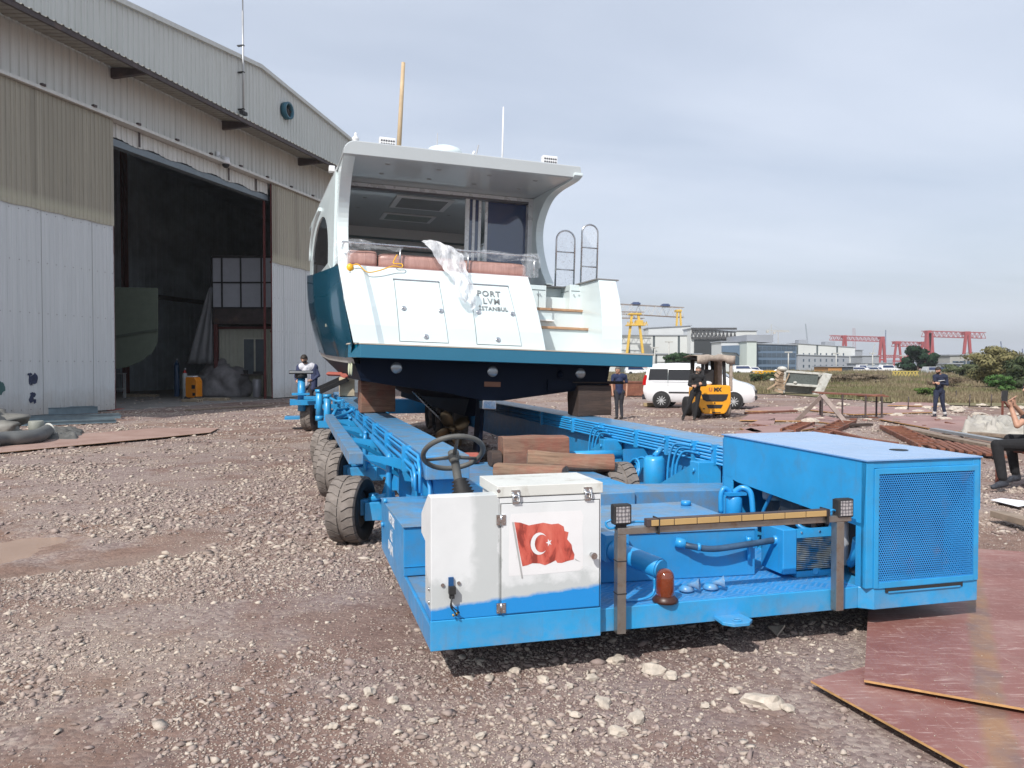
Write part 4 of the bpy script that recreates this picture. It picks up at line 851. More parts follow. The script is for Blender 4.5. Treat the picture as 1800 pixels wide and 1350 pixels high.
def mesh_mat():
    t = NT('perforated_sheet'); s = t.sep(); p = .0165; x = t.math('DIVIDE', s[0], p); z = t.math('DIVIDE', s[2], p*1.732)
    def cell(ox, oz):
        a = t.math('SUBTRACT', t.math('FRACT', t.math('ADD', x, ox)), .5); b = t.math('MULTIPLY', t.math('SUBTRACT', t.math('FRACT', t.math('ADD', z, oz)), .5), 1.732); return t.math('SQRT', t.math('ADD', t.math('MULTIPLY', a, a), t.math('MULTIPLY', b, b)))
    d = t.math('MINIMUM', cell(0, 0), cell(.5, .5)); t.set('Alpha', t.math('GREATER_THAN', d, .32))
    c = t.ramp(t.noise(2.2, 5, .6), [(.35, (.02, .21, .55)), (.7, (.03, .27, .66))]); r_ = t.ramp(t.noise(3.3, 6, .7), [(.55, 0), (.7, 1)]); c = t.mix(t.math('MULTIPLY', r_, .35), c, (.22, .20, .24)); t.set('Base Color', c); t.set('Roughness', .45); return t.m
m = MB(); m.add([(2.862, -.004, .374), (3.605, -.004, .374), (3.605, -.004, 1.062), (2.862, -.004, 1.062)], [(0, 1, 2, 3)]); m.build('perforated_grille', mesh_mat(), eg, fixn=False)
m = MB(); m.box(2.92, 3.52, -.008, -.001, .305, .345); m.build('air_slot', BLK, eg); MB().box(2.94, 3.50, -.010, -.006, .302, .312).build('slot_lip', BLUE, eg)
ENG = mat('oily_engine_iron', (.035, .04, .048), .5, .3, var=.4, dirt=(.12, .11, .10), ds=8); ENGB = mat('radiator_core_black', (.02, .022, .025), .7)
en = empty('engine', (0, 0, 0), parent=TR)
m = MB(); m.box(2.95, 3.5, .55, 1.4, .42, .86); m.box(3.02, 3.42, .6, 1.35, .86, 1.02); m.lathe([(.14, 0), (.16, .05), (.13, .12)], (2.95, .9, .72), (-1, 0, 0), n=16); m.build('block', ENG, en, bevel=.02)
m = MB(); m.box(2.90, 3.58, .22, .32, .36, 1.06); m.build('radiator', ENGB, en)
for i in range(5):
    r_ = random.Random(i); m = MB(); m.tube(bez([(2.86, .3+.2*i, .84), (2.85, .4+.22*i, .72-.04*i), (2.88, .5+.15*i, .56), (2.95, .65, .46+.05*i)], 6), .022-.002*i, 8); m.build('engine_hose', BLK if i % 2 else BLUED2, en)
m = MB(); m.lathe([(.07, 0), (.075, .02), (.075, .2), (.05, .24)], (2.92, 1.25, .70), n=16); m.cyl((2.9, .36, .40), (2.9, .36, .8), .035, 12); m.cyl((3.2, .35, .66), (3.2, .42, .66), .22, 20); m.build('air_filter', LGT, en)
m = MB(); m.tube(bez([(2.83, .15, .62), (2.85, .2, .5), (2.9, .3, .42)], 6), .03, 10); m.tube([(2.66, .35, .37), (2.85, .5, .37), (3.0, .6, .42)], .02, 8); m.tube([(2.66, .5, .38), (2.9, .7, .39)], .014, 8); m.build('engine_hose', BLUE, en)
# --- hydraulic gear on the tread deck
m = MB(); m.prism([(1.18, .58), (2.30, .50), (2.34, 1.55), (1.22, 1.55)], 2, .333, .645); m.build('hydraulic_tank', BLUED2, TR, bevel=.008)
MB().prism([(1.17, .57), (2.31, .49), (2.35, 1.56), (1.21, 1.56)], 2, .647, .657).build('tank_lid', BLUETOP, TR, bevel=.002)
m = MB(); m.lathe([(.04, 0), (.04, .03), (.032, .035)], (2.25, 1.40, .658), n=16); m.build('filler_cap', PIPE, TR)
m = MB(); m.lathe([(.012, .02), (.02, .02), (.02, -.02)], (2.24, .485, .58), n=12); m.cyl((2.24, .48, .44), (2.24, .48, .60), .014, 10); m.build('sight_glass', PIPE, TR)
m = MB(); m.cyl((1.30, .42, .56), (1.43, .16, .52), .063, 24); m.cyl((1.43, .16, .52), (1.436, .148, .518), .058, 24); m.cyl((1.27, .48, .57), (1.30, .42, .56), .075, 24); m.box(1.20, 1.36, .46, .58, .50, .67); m.build('electric_motor', PIPE, TR, bevel=.003)
m = MB(); m.tube(bez([(1.40, .17, .46), (1.40, .17, .40), (1.37, .15, .36), (1.28, .14, .345), (1.20, .15, .345)], 6), .008, 8); m.build('motor_cable', PIPE, TR)
m = MB(); m.tube(bez([(1.76, .52, .575), (1.80, .47, .565), (1.95, .44, .545), (2.2, .44, .56), (2.42, .45, .575)], 8), .021, 12); m.build('pressure_hose', mat('blue_black_hose', (.03, .07, .13), .5, var=.4, vs=10), TR)
m = MB(); m.cyl((1.72, .53, .585), (1.78, .50, .575), .034, 12); m.cyl((2.40, .45, .575), (2.46, .45, .575), .03, 12); m.cyl((1.84, .455, .561), (1.86, .45, .56), .027, 12); m.build('hose_fitting', PIPE, TR)
m = MB(); m.lathe([(.055, 0), (.065, .01), (.065, .16), (.055, .18), (.04, .2)], (2.61, 1.30, .55), n=20); m.box(2.53, 2.69, 1.24, 1.36, .74, .765); m.build('oil_filter', PIPE, TR)
m = MB(); m.tube(bez([(2.61, 1.30, .76), (2.66, 1.26, .80), (2.71, 1.22, .76), (2.72, 1.2, .60)], 6), .022, 10); m.tube(bez([(2.60, 1.32, .76), (2.54, 1.32, .79), (2.51, 1.32, .74), (2.51, 1.32, .6)], 6), .02, 10); m.build('filter_pipe', PIPE, TR)
MB().box(2.48, 2.76, 1.2, 1.5, .333, .55).build('filter_stand', BLUED2, TR)
oc = empty('oil_cooler', (0, 0, 0), parent=TR)
m = MB(); m.box(2.42, 2.525, .36, .62, .36, .66); m.build('end_tank', PIPE, oc, bevel=.006); m = MB(); m.box(2.525, 2.80, .36, .375, .60, .66); m.box(2.525, 2.82, .36, .62, .335, .375); m.build('bracket', BLUE, oc)
COOL = mat('cooler_fins', (.30, .33, .33), .4, .6, var=.35, vs=12, dirt=(.02, .14, .32), ds=9, dth=(.45, .6)); m = MB()
for i in range(17): z_ = .385+i*.0127; m.box(2.53, 2.80, .365, .60, z_, z_+.0065)
m.build('cooling_fins', COOL, oc); m = MB(); m.box(2.53, 2.80, .39, .60, .38, .60); m.build('cooler_core', mat('cooler_core', (.05, .12, .16), .6), oc)
m = MB(); 
for x_ in (2.56, 2.70): m.cyl((x_, .355, .635), (x_, .362, .635), .008, 8)
m.build('bolt', CHR, oc)
for (x_, y_, a) in ((1.66, .26, 0), (1.83, .26, .2)):
    h_ = empty('horn', (x_, y_, .36), (0, 0, a), parent=TR); m = MB(); m.lathe([(.045, .0), (.05, .01), (.035, .03), (.022, .035)], (0, 0, -.02), n=18); m.lathe([(.012, 0), (.016, .04), (.038, .075), (.040, .078)], (.0, -.01, .02), (.8, -.6, .1), n=18, cap=False); m.build('horn_body', PIPE, h_, solid=.002)
    MB().lathe([(.001, 0), (.011, 0)], (.01, -.02, .022), (.8, -.6, .1), n=12, cap=False).build('horn_throat', BLK, h_)
# amber beacon
bc = empty('beacon_lamp', (1.437, .10, .333), parent=TR); t = NT('amber_lens'); t.set('Base Color', (.30, .055, .012)); t.set('Roughness', .1); t.set('Transmission Weight', .55); t.set('Coat Weight', 1.0)
MB().lathe([(.075, 0), (.078, .015), (.06, .035), (.055, .04)], n=28).build('base', mat('beacon_base', (.045, .015, .01), .4), bc); MB().lathe([(.052, .04), (.055, .06), (.054, .15), (.048, .175), (.032, .193), (.012, .20), (.001, .201)], n=28, cap=False).build('lens', t.m, bc)
MB().lathe([(.02, .04), (.035, .06), (.03, .12), (.01, .14)], n=16).build('reflector', mat('beacon_inner', (.25, .05, .02), .3, .3), bc)
# lamp bar with two work lamps and the amber light strip
lb = empty('lamp_bar', (0, 0, 0), parent=TR); STL2 = mat('dull_stainless', (.36, .34, .31), .35, .85, var=.2, vs=9, dirt=(.25, .17, .11), ds=9, dth=(.5, .72))
m = MB(); m.box(1.085, 1.14, -.006, .050, .20, .775); m.box(2.555, 2.61, -.006, .050, .215, .775); m.build('post', STL2, lb, bevel=.003); MB().box(1.085, 2.66, -.008, .045, .776, .815).build('crossbar', STL2, lb, bevel=.003)
m = MB(); m.box(1.26, 2.49, -.028, .02, .818, .862); m.build('light_strip_housing', DARKM, lb, bevel=.003)
AMB = mat('amber_cream_lens', (.42, .28, .12), .35, var=.08)
for i in range(8): x_ = 1.285+i*.1475; MB().box(x_, x_+.142, -.033, -.027, .822, .857).build('light_segment', AMB, lb, bevel=.002)
def ledface():
    t = NT('led_lens'); d = t.vor(46, rnd=.2); c = t.ramp(d, [(.25, (.62, .62, .64)), (.55, (.20, .20, .22))]); t.set('Base Color', c); t.set('Roughness', .15); t.set('Metallic', .5); t.bump(d, .5, .003); return t.m
LEDF = ledface()
for x_, z_ in ((1.112, .895), (2.612, .862)):
    w_ = empty('work_lamp', (x_, 0, z_), parent=lb); MB().box(-.055, .055, -.02, .035, -.058, .058).build('housing', BLK, w_, bevel=.008); MB().box(-.042, .042, -.023, -.0205, -.046, .046).build('lens', LEDF, w_); m = MB(); m.box(-.03, .03, .0, .02, -.09, -.058); m.cyl((0, .01, -.10), (0, .01, -.058), .012, 8); m.build('bracket', BLK, w_)
    m = MB(); 
    for q in np.arange(-.045, .05, .012): m.box(q, q+.004, .035, .055, -.05, .05)
    m.build('heat_sink', BLK, w_)
m = MB(); m.tube(bez([(1.06, .03, .86), (1.03, .04, .84), (1.05, .03, .81), (1.12, .03, .82), (1.2, .03, .84), (1.27, .02, .84)], 6), .007, 8); m.tube(bez([(2.5, .0, .84), (2.54, .01, .85), (2.60, .03, .82)], 4), .007, 8); m.build('lamp_cable', PIPE, lb)
m = MB()
for x_ in (1.33, 2.47): m.box(x_, x_+.006, -.036, .05, .772, .866)
for z_ in (.62, .43): m.box(1.083, 1.142, -.009, .053, z_, z_+.006)
m.build('cable_tie', BLK, lb)
# --- timber on the trailer and between trailer and boat: loose things
def wood(name, a, b, rot=.0, red=.0, end=None):
    t = NT(name); v = t.map((1.5, 14, 14)); g = t.noise(2.2, 6, .65, v, .6); c = t.ramp(g, [(.3, a), (.65, b)]); d = t.ramp(t.noise(3, 6, .7), [(.45, 0), (.62, 1)]); c = t.mix(t.math('MULTIPLY', d, red), c, (.24, .045, .03))
    t.set('Base Color', c); t.set('Roughness', .85); t.bump(g, .5, .008); return t.m
W1 = wood('reddish_timber', (.12, .062, .042), (.25, .145, .098), red=.38); W2 = wood('grey_brown_timber', (.13, .075, .048), (.27, .175, .115), red=.35); W3 = wood('dark_timber', (.03, .022, .02), (.07, .045, .035)); W4 = wood('red_painted_timber', (.30, .055, .04), (.36, .12, .09), red=.5)
def timber(loc, size, rot, m_, label, seed=0, cat='timber block', rnd=.02, cracks=True, frame_=TM, group=None):
    L_, w_, h_ = size; m = MB(); nx = 10; rows = []; r = random.Random(seed)
    for i in range(nx+1):
        x = -L_/2+L_*i/nx; rw = []
        for j in range(24):
            a = 2*math.pi*j/24; ca, sa = math.cos(a), math.sin(a); k = 1/max(abs(ca), abs(sa)); k = k*(1-(rnd/min(w_, h_)*1.6)*max(0, k-1)/.414)
            d = 1+.10*rnd/.02*noise.noise(Vector((x*2.5+seed, ca*1.3, sa*1.3))); rw.append((x, ca*k*w_/2*d, sa*k*h_/2*d))
        rw.append(rw[0]); rows.append(rw)
    m.grid(rows, 0, False); m.add(rows[0][:24], [tuple(range(24))]); m.add(rows[-1][:24], [tuple(range(24))[::-1]])
    o = m.build('timber_block', m_, bevel=.008); o.matrix_world = frame_ @ Matrix.Translation(loc) @ Matrix.Rotation(rot[2], 4, 'Z') @ Matrix.Rotation(rot[1], 4, 'Y') @ Matrix.Rotation(rot[0], 4, 'X'); return tag(o, label, cat, group)
timber((1.97, 4.62, .775), (.78, .34, .33), (0, 0, R(-3)), W1, 'big square reddish timber block at the back of the pile on the trailer crossing', 1)
timber((2.20, 3.98, .70), (.95, .26, .20), (.15, R(3), R(-14)), W2, 'rounded grey brown log lying across in front of the big square block', 2, rnd=.05)
timber((1.60, 3.50, .675), (.75, .22, .15), (0, 0, R(-38)), W2, 'pale timber baulk pointing at the console, nearest of the pile on the trailer', 3)
timber((1.20, 4.92, .665), (.36, .26, .12), (0, 0, R(-4)), W4, 'small red painted timber block left of the pile behind the steering wheel', 4)
timber((1.50, 4.60, .69), (.12, .25, .18), (0, 0, 0), W3, 'black timber end wedged beside the big square block', 5)
timber((.56, 8.75, 1.265), (.54, .54, .53), (0, 0, R(1)), W1, 'large brown timber cube on the left trailer beam under the boat', 6)
timber((.50, 8.9, 1.575), (1.05, .22, .07), (0, R(2), R(28)), W4, 'red topped packing board on top of the left timber cube', 7, 'packing board')
timber((.25, 9.3, 1.60), (.9, .24, .07), (0, R(2), R(-22)), W4, 'red painted packing board jutting out left under the hull', 8, 'packing board')
timber((3.56, 7.0, 1.235), (.52, .50, .47), (0, 0, 0), W3, 'dark timber cube on the right trailer beam in the shadow of the stern', 9)
timber((3.66, 7.0, 1.50), (.85, .5, .045), (0, R(1), 0), W3, 'thin dark board between the right timber cube and the hull', 10, 'packing board')
timber((.50, 15.5, 1.24), (.35, .4, .48), (0, 0, 0), wood('pale_timber', (.45, .36, .24), (.6, .5, .36)), 'pale timber block at the far end of the left trailer beam', 11)
timber((3.4, 15.0, 1.28), (.5, .5, .55), (0, 0, 0), W3, 'dark timber cube far along the right trailer beam', 12)
# ================================================================ YACHT (local: x to starboard, y forward, z up from the swim platform)
BO = P(634, 603, 10.5); BM = Matrix.Translation(BO) @ Matrix.Rotation(R(16.5), 4, 'Z') @ Matrix.Rotation(R(1.8), 4, 'Y'); BI = BM.inverted()
YT = empty('motor_yacht', BO, (0, R(1.8), R(16.5)), 'white and teal motor yacht standing on timber cubes on the blue trailer', 'yacht')
def bpx(u, v, y, ax=1):
    o = BI @ CAMP; d = BI @ P(u, v, 30); return o+(d-o)*((y-o[ax])/(d[ax]-o[ax]))
def gel(name, col, rough=.25, coat=.6, var=.03):
    t = NT(name); t.set('Base Color', t.ramp(t.noise(1.5, 4), [(.3, tuple(q*(1-var) for q in col)), (.7, tuple(min(1, q*(1+var)) for q in col))])); t.set('Roughness', rough); t.set('Coat Weight', coat); t.set('Coat Roughness', .06)
    t.bump(t.noise(1.3, 3), .05, .02); return t.m
GW = gel('white_gelcoat', (.63, .72, .735), .3, .4); TEAL = gel('teal_hull_paint', (.004, .125, .215), .18, .9); NAVY = gel('dark_navy_antifouling', (.003, .007, .018), .55, .05, .2); NAVY.node_tree.nodes['Principled BSDF'].inputs['Specular IOR Level'].default_value = .12; NAVY.node_tree.nodes['Principled BSDF'].inputs['Coat Weight'].default_value = 0
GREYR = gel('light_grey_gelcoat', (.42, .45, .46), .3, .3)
CEIL = gel('white_ceiling_panel', (.84, .84, .84), .5, .05); TEAK = mat('teak_edge', (.40, .24, .14), .55, var=.25, vs=9)
def glassm(name, col=(.012, .025, .06), rough=.03):
    t = NT(name); t.set('Base Color', col); t.set('Roughness', rough); t.set('Specular IOR Level', .9); t.set('Coat Weight', 1.0); t.set('Coat Roughness', .02); t.bump(t.noise(1.1, 2), .02, .02); return t.m
DG = glassm('dark_blue_glass', (.012, .035, .11)); CLG = glassm('clear_side_glass', (.3, .35, .4)); CLG.node_tree.nodes['Principled BSDF'].inputs['Alpha'].default_value = .15; LGL = glassm('tinted_side_glass', (.02, .03, .05)); LGL.node_tree.nodes['Principled BSDF'].inputs['Alpha'].default_value = .88  # dark glass base made bluer to carry the doors' blue reflection
XC = 2.08
# hull by stations: y, half beam at sheer, sheer z, half beam at knuckle, knuckle z, half beam at chine, chine z, keel z
ST = [(.42, 2.37, 1.06, 2.16, -.19, 2.02, -.50, -.74), (1.5, 2.45, 1.12, 2.24, -.17, 2.02, -.50, -.78), (3.5, 2.58, 1.25, 2.32, -.12, 2.02, -.48, -.84), (6, 2.60, 1.50, 2.32, -.02, 1.92, -.42, -.90), (8.5, 2.42, 1.80, 2.02, .10, 1.6, -.34, -.94), (10.5, 1.95, 2.05, 1.5, .22, 1.1, -.24, -.9), (12.2, 1.10, 2.28, .75, .34, .5, -.1, -.6), (13.4, .06, 2.45, .04, .6, .03, .3, .2)]
def lerp_st(y):
    for a, b in zip(ST, ST[1:]):
        if y <= b[0]: t = (y-a[0])/(b[0]-a[0]); return [p+(q-p)*t for p, q in zip(a, b)]
    return list(ST[-1])
hullp = empty('hull', (0, 0, 0), parent=YT)
ys = list(np.linspace(.42, 13.4, 40))
def hullrows(side, part):
    rows = []
    for y in ys:
        _, hs, zs, hk, zk, hc, zc, kz = lerp_st(y)
        if part == 'top': pts = [(hs+(hk-hs)*t+.07*math.sin(math.pi*t)*(1 if y > 1 else .5), zs+(zk-zs)*t) for t in np.linspace(0, 1, 8)]
        elif part == 'strip': pts = [(hk, zk), (hk-.03, zk-.02), (hk-.05, zk-.08)]
        else: pts = [(hk-.05, zk-.08)]+[(hk-.05+(hc-hk+.05)*t, zk-.08+(zc-zk+.08)*t) for t in (.5, 1)]+[(hc*(1-t), zc+(kz-zc)*t) for t in (.3, .6, 1)]
        rows.append([(XC+side*a*(1 if side < 0 else .70 if part == 'top' else .78), y, b) for a, b in pts])
    if part == 'top' and side < 0: rows.insert(0, [(interp([(0, -.10), (.5, -.21), (1.08, -.295)], b), interp([(-.2, .36), (.0, .10), (.25, .09), (.5, .16), (.8, .29), (1.1, .46)], b), b) for a, b in [(0, 1.075+(-.19-1.075)*t) for t in np.linspace(0, 1, 8)]])
    return rows
m = MB(); m.grid(hullrows(-1, 'top')); m.grid(hullrows(1, 'top')); m.build('topsides', TEAL, hullp)
m = MB(); m.grid(hullrows(-1, 'strip')); m.grid(hullrows(1, 'strip')); m.build('boot_stripe', mat('primer_grey_strip', (.42, .42, .40), .6, var=.15), hullp)
m = MB(); a = hullrows(-1, 'bot'); b = hullrows(1, 'bot'); m.grid(a, smooth=False); m.grid(b, smooth=False); e = a[0]+b[0][::-1][1:]; m.add(e, [tuple(range(len(e)))]); m.build('bottom', NAVY, hullp)
m = MB(); dk = [[(XC-lerp_st(y)[1]+.05, y, lerp_st(y)[2]-.02), (XC+lerp_st(y)[1]-.05, y, lerp_st(y)[2]-.02)] for y in ys if y > 5.8]; m.grid(dk, smooth=False); m.build('foredeck', GW, hullp)
MB().prism([(2.0, -.70), (9.5, -.86), (9.5, -1.02), (2.4, -1.08)], 0, XC-.09, XC+.09).build('keel', NAVY, hullp)
# swim platform band, with chamfered corners
pl_ = [(-.13, .36), (0, 0), (4.24, 0), (4.38, .36), (4.38, .9), (-.13, .9)]
MB().prism(pl_, 2, -.19, -.012).build('swim_platform', TEAL, YT, bevel=.004)
MB().prism([(-.14, .36), (-.005, -.006), (4.245, -.006), (4.39, .36), (4.39, .9), (-.14, .9)], 2, -.012, .004).build('platform_edge_trim', mat('platform_trim', (.45, .40, .33), .6), YT)
m = MB(); m.prism([(.03, .5), (.03, -.0), (4.1, -.0), (4.1, .5)], 2, -.195, -.19); m.build('platform_underside', NAVY, YT)
# dark transom below the platform
m = MB(); m.add([(.04, .41, -.19), (3.74, .41, -.19), (3.70, .41, -.46), (2.9, .41, -.59), (2.3, .41, -.68), (1.85, .41, -.75), (.75, .41, -.55), (.05, .41, -.44)], [tuple(range(8))]); m.add([(.04, .6, -.19), (3.74, .6, -.19), (3.70, .6, -.46), (2.9, .6, -.59), (2.3, .6, -.68), (1.85, .6, -.75), (.75, .6, -.55), (.05, .6, -.44)], [tuple(range(8))[::-1]])
m.v += []; b0 = 0
for i in range(8): j = (i+1) % 8; m.add([m.v[i], m.v[j], m.v[8+j], m.v[8+i]], [(0, 1, 2, 3)])
m.build('lower_transom', NAVY, YT)
m = MB(); m.prism([(2.75, -.58), (3.72, -.47), (3.72, -.42), (2.75, -.42)], 1, .36, .40); m.build('trim_tab', NAVY, YT)
UL = mat('underwater_light_glass', (.30, .33, .35), .15, .6, var=.15)
for x, z in ((.54, -.31), (1.92, -.32), (3.27, -.31)):
    m = MB(); m.lathe([(.001, .018), (.062, .018), (.078, .012), (.082, 0)], (x, .41, z), (0, -1, 0), n=28); 
    for i in range(6): a = i*math.pi/3; m.cyl((x+.035*math.cos(a), .395, z+.035*math.sin(a)), (x+.035*math.cos(a), .39, z+.035*math.sin(a)), .012, 8)
    m.build('underwater_light', UL, YT)
MB().lathe([(.001, .05), (.05, .03), (.06, 0)], (2.95, .41, -.33), (0, -1, 0), n=16).build('exhaust_outlet', NAVY, YT)
MB().box(1.8, 2.04, .39, .405, -.54, -.47).build('zinc_anode', mat('copper_anode', (.22, .10, .06), .6, .3), YT)
for u, v, y in ((606, 640, .9), (628, 645, .55)):
    c = (XC-2.14, y, -.34); m = MB(); m.ell(c, .02, .05, .10); m.build('hull_anode', mat('pale_green_anode', (.50, .53, .38), .7), YT)
# propellers, shafts, rudder
BRZ = mat('dull_bronze', (.20, .14, .08), .45, .8, var=.3)
for x in (1.55,):
    pr_ = empty('propeller', (x, 1.35, -1.22), parent=YT); m = MB()
    for i in range(4):
        a = i*math.pi/2+.5; rows = []
        for k in range(5):
            r_ = .05+.062*k; w = .10*math.sin(math.pi*(k+.6)/5.3); rows.append([(math.cos(a+s*w/r_*.9)*r_, s*w*.55, math.sin(a+s*w/r_*.9)*r_) for s in (-1, 0, 1)])
        m.grid(rows)
    m.build('blade', BRZ, pr_, solid=.012); MB().lathe([(.02, -.12), (.05, -.05), (.055, .1)], (0, 0, 0), (0, 1, 0), n=16).build('hub', BRZ, pr_)
MB().cyl((1.55, 1.4, -1.22), (1.55, 5.0, -.75), .03, 10).build('shaft', STEEL, YT)
m = MB(); m.prism([(.72, -.78), (1.02, -.76), (1.14, -1.52), (.80, -1.52)], 0, 1.84, 1.90); m.cyl((1.87, .95, -.85), (1.87, .95, -.6), .035, 10); m.build('rudder', NAVY, YT, bevel=.01)
MB().box(1.76, 1.96, .3, .5, -.86, -.735).build('rudder_bracket', CHR, YT, bevel=.01)
# transom block, curved profile
TY = [(-.02, .07), (.25, .12), (.5, .20), (.8, .33), (1.10, .50)]
ty = lambda z: interp(TY, z)
def lx(z): return interp([(0, -.09), (.5, -.20), (1.08, -.29)], z)
def rx(z): return interp([(0, 2.60), (.5, 2.52), (1.08, 2.43)], z)
zs_ = [0.005, .12, .25, .4, .5, .65, .8, .95, 1.075]
m = MB(); rows = []
for z in zs_:
    g0 = .24-.21*z/1.08; g1 = g0+.085-.02*z
    rows.append([(lx(z), ty(z)-.045, z), (g0, ty(z)-.045, z), (g1, ty(z), z), (rx(z), ty(z), z), (rx(z), 1.45, z)])
m.grid(rows, smooth=False); top = rows[-1]; m.add([top[0], top[1], top[2], top[3], top[4], (lx(1.08), 1.45, 1.075)], [tuple(range(6))]); m.build('transom', GW, YT)
m = MB(); m.beam((lx(1.08)-.01, ty(1.08)-.05, 1.078), (lx(1.08)-.01, 1.4, 1.11), .02, .012); m.build('gunwale_line', STEEL, YT)
def on_t(x0, x1, z0, z1, off, x0b=None, x1b=None, n=8):       # panel following the transom curve
    rows = []
    for i in range(n+1):
        f = i/n; z = z0+(z1-z0)*f; a = (x0b if x0b is not None else x0); b = (x1b if x1b is not None else x1); rows.append([(a+(x0-a)*f, ty(z)-off, z), (b+(x1-b)*f, ty(z)-off, z)])
    return rows
SEAM = mat('panel_seam_grey', (.16, .20, .21), .6)
def latch(x, z, parent):
    m = MB(); m.lathe([(.001, .010), (.022, .010), (.030, .014), (.036, .006), (.038, 0)], (x, ty(z)-.008, z), (0, -1, .35), n=24); m.obox((x, ty(z)-.02, z), (.03, .01, .012), (0, .6, 0)); m.build('latch', CHR, parent)
for (x0, x1, x0b, x1b, lt) in ((.47, 1.09, .53, 1.19, ((.585, .50), (1.10, .49), (.885, .125))), (1.53, 2.10, 1.60, 2.24, ((1.635, .50), (2.13, .50), (1.90, .125)))):
    hd_ = empty('transom_door', (0, 0, 0), parent=YT); MB().grid(on_t(x0-.008, x1+.008, .045, .905, .003, x0b-.008, x1b+.008), smooth=False).build('seam', SEAM, hd_); MB().grid(on_t(x0, x1, .052, .898, .009, x0b, x1b), smooth=True).build('panel', GW, hd_)
    m = MB(); m.beam((x0-.02, ty(.905)-.012, .912), (x1+.01, ty(.905)-.012, .912), .012, .016); m.build('top_trim', STEEL, hd_)
    for x, z in lt: latch(x, z, hd_)
LET = mat('brushed_letter', (.33, .34, .33), .35, .7); nrm = (0, -(1.0), .35)
for body, x, z, s, sp in (('PORT', 1.80, .775, .125, 1.15), ('LVM', 1.83, .665, .125, 1.15), ('İSTANBUL', 1.85, .560, .085, 1.08)):
    mx = MX((x, ty(z)-.018, z), (1, 0, -.0), (0, .48, 1)); text_mesh('lettering', body, s, LET, YT, mx, .003, bold=.0012, spacing=sp)
    # serifs would be thinner than a pixel here
# stairs and starboard wing
m = MB(); m.box(2.56, 3.66, .72, 1.5, 0.005, .345); m.box(2.50, 3.62, 1.02, 1.6, .345, .645); m.box(2.45, 3.6, 1.45, 2.3, .645, .9); m.build('steps', GREYR if False else GW, YT)
MB().box(2.56, 3.66, .69, 1.02, .347, .385).build('tread_board', TEAK, YT, bevel=.006); MB().box(2.50, 3.64, .99, 1.45, .647, .685).build('tread_board', TEAK, YT, bevel=.006)
m = MB(); rows = []
wi = lambda z: interp([(0, 3.47), (.58, 3.50), (1.1, 3.53)], z); wo = lambda z: interp([(0, 3.78), (.58, 3.82), (1.1, 3.81)], z)
wy = lambda z: interp([(0, .10), (.25, .13), (.5, .19), (.8, .30), (1.10, .46)], z)
for z in [0.005, .2, .4, .6, .8, .95, 1.10]: rows.append([(wi(z), 2.2, z), (wi(z), wy(z), z), (wo(z), wy(z), z), (wo(z)+.02, 2.2, z)])
m.grid(rows, smooth=False); t_ = rows[-1]; m.add(t_, [(0, 1, 2, 3)]); m.build('wing', GW, YT)
m = MB(); m.box(3.50, 3.86, .45, 1.35, 1.102, 1.12); m.box(2.95, 3.52, 1.40, 2.1, 1.06, 1.075); m.build('wing_cap', mat('grey_cap_rail', (.22, .22, .22), .5), YT)
m = MB(); m.box(2.72, 3.0, 1.30, 2.3, .68, 1.06); m.box(3.0, 3.55, 1.62, 2.3, .68, 1.06); m.box(3.36, 3.56, 1.2, 2.3, .68, 1.09); m.build('deck_locker', GW, YT, bevel=.006)
m = MB(); m.box(2.76, 2.98, 1.292, 1.298, .985, .992); m.box(2.866, 2.871, 1.292, 1.298, .70, .97); m.box(3.05, 3.34, 1.612, 1.618, .86, .872); m.box(3.352, 3.358, 1.25, 1.6, .99, .996); m.box(3.38, 3.54, 1.192, 1.198, .99, .996); m.build('locker_seam', SEAM, YT)
m = MB()
for x, y, z in ((2.85, 1.29, .92), (2.89, 1.29, .92), (3.42, 1.19, .93), (3.51, 1.19, .93)): m.cyl((x, y, z), (x, y-.02, z), .010, 8)
m.build('locker_knob', CHR, YT)
# boarding gates (two hooped rails) with film
def film():
    t = NT('clear_plastic_film'); t.set('Base Color', (.85, .88, .92)); t.set('Roughness', .12); v = t.noise(9, 6, .7, None, 1.5); t.set('Alpha', t.ramp(v, [(.42, .10), (.60, .24), (.70, .6)])); t.set('Specular IOR Level', .7); t.bump(v, .8, .02); return t.m
FILM = film()
def drape():
    t = NT('crumpled_white_film'); t.set('Base Color', (.82, .84, .87)); t.set('Roughness', .25); v = t.noise(7, 7, .7, t.map((3, 3, .8)), 1.2); t.set('Alpha', t.ramp(v, [(.30, .34), (.62, .74)])); t.set('Emission Strength', 0); t.bump(v, .45, .02); return t.m
DRAPE = drape()
for x0, x1, z0, z1 in ((3.25, 3.57, 1.07, 2.01), (3.69, 3.97, 1.12, 2.14)):
    lg = empty('boarding_hoop', (0, 0, 0), parent=YT); r_ = (x1-x0)/2; xc = (x0+x1)/2; y = 1.6
    m = MB(); arc = [(xc+r_*math.cos(a), y, z1-r_+r_*math.sin(a)) for a in np.linspace(math.pi, 0, 14)]; m.tube([(x0, y, z0)]+arc+[(x1, y, z0)], .014, 10); m.build('hoop', STEEL, lg)
    for f in (.34, .66): MB().cyl((x0, y, z0+(z1-z0)*f*.95), (x1, y, z0+(z1-z0)*f*.95), .011, 8).build('rung', STEEL, lg)
    m = MB(); rows = []
    for i in range(12):
        z = z0+.05+(z1-z0-.07)*i/11; hw = r_ if z < z1-r_ else math.sqrt(max(.0009, r_**2-(z-z1+r_)**2)); rows.append([(xc+hw*s, y+.012*noise.noise(Vector((s*4, z*7, x0))), z) for s in np.linspace(-1, 1, 7)])
    m.grid(rows); m.build('film_wrap', FILM, lg, fixn=False)
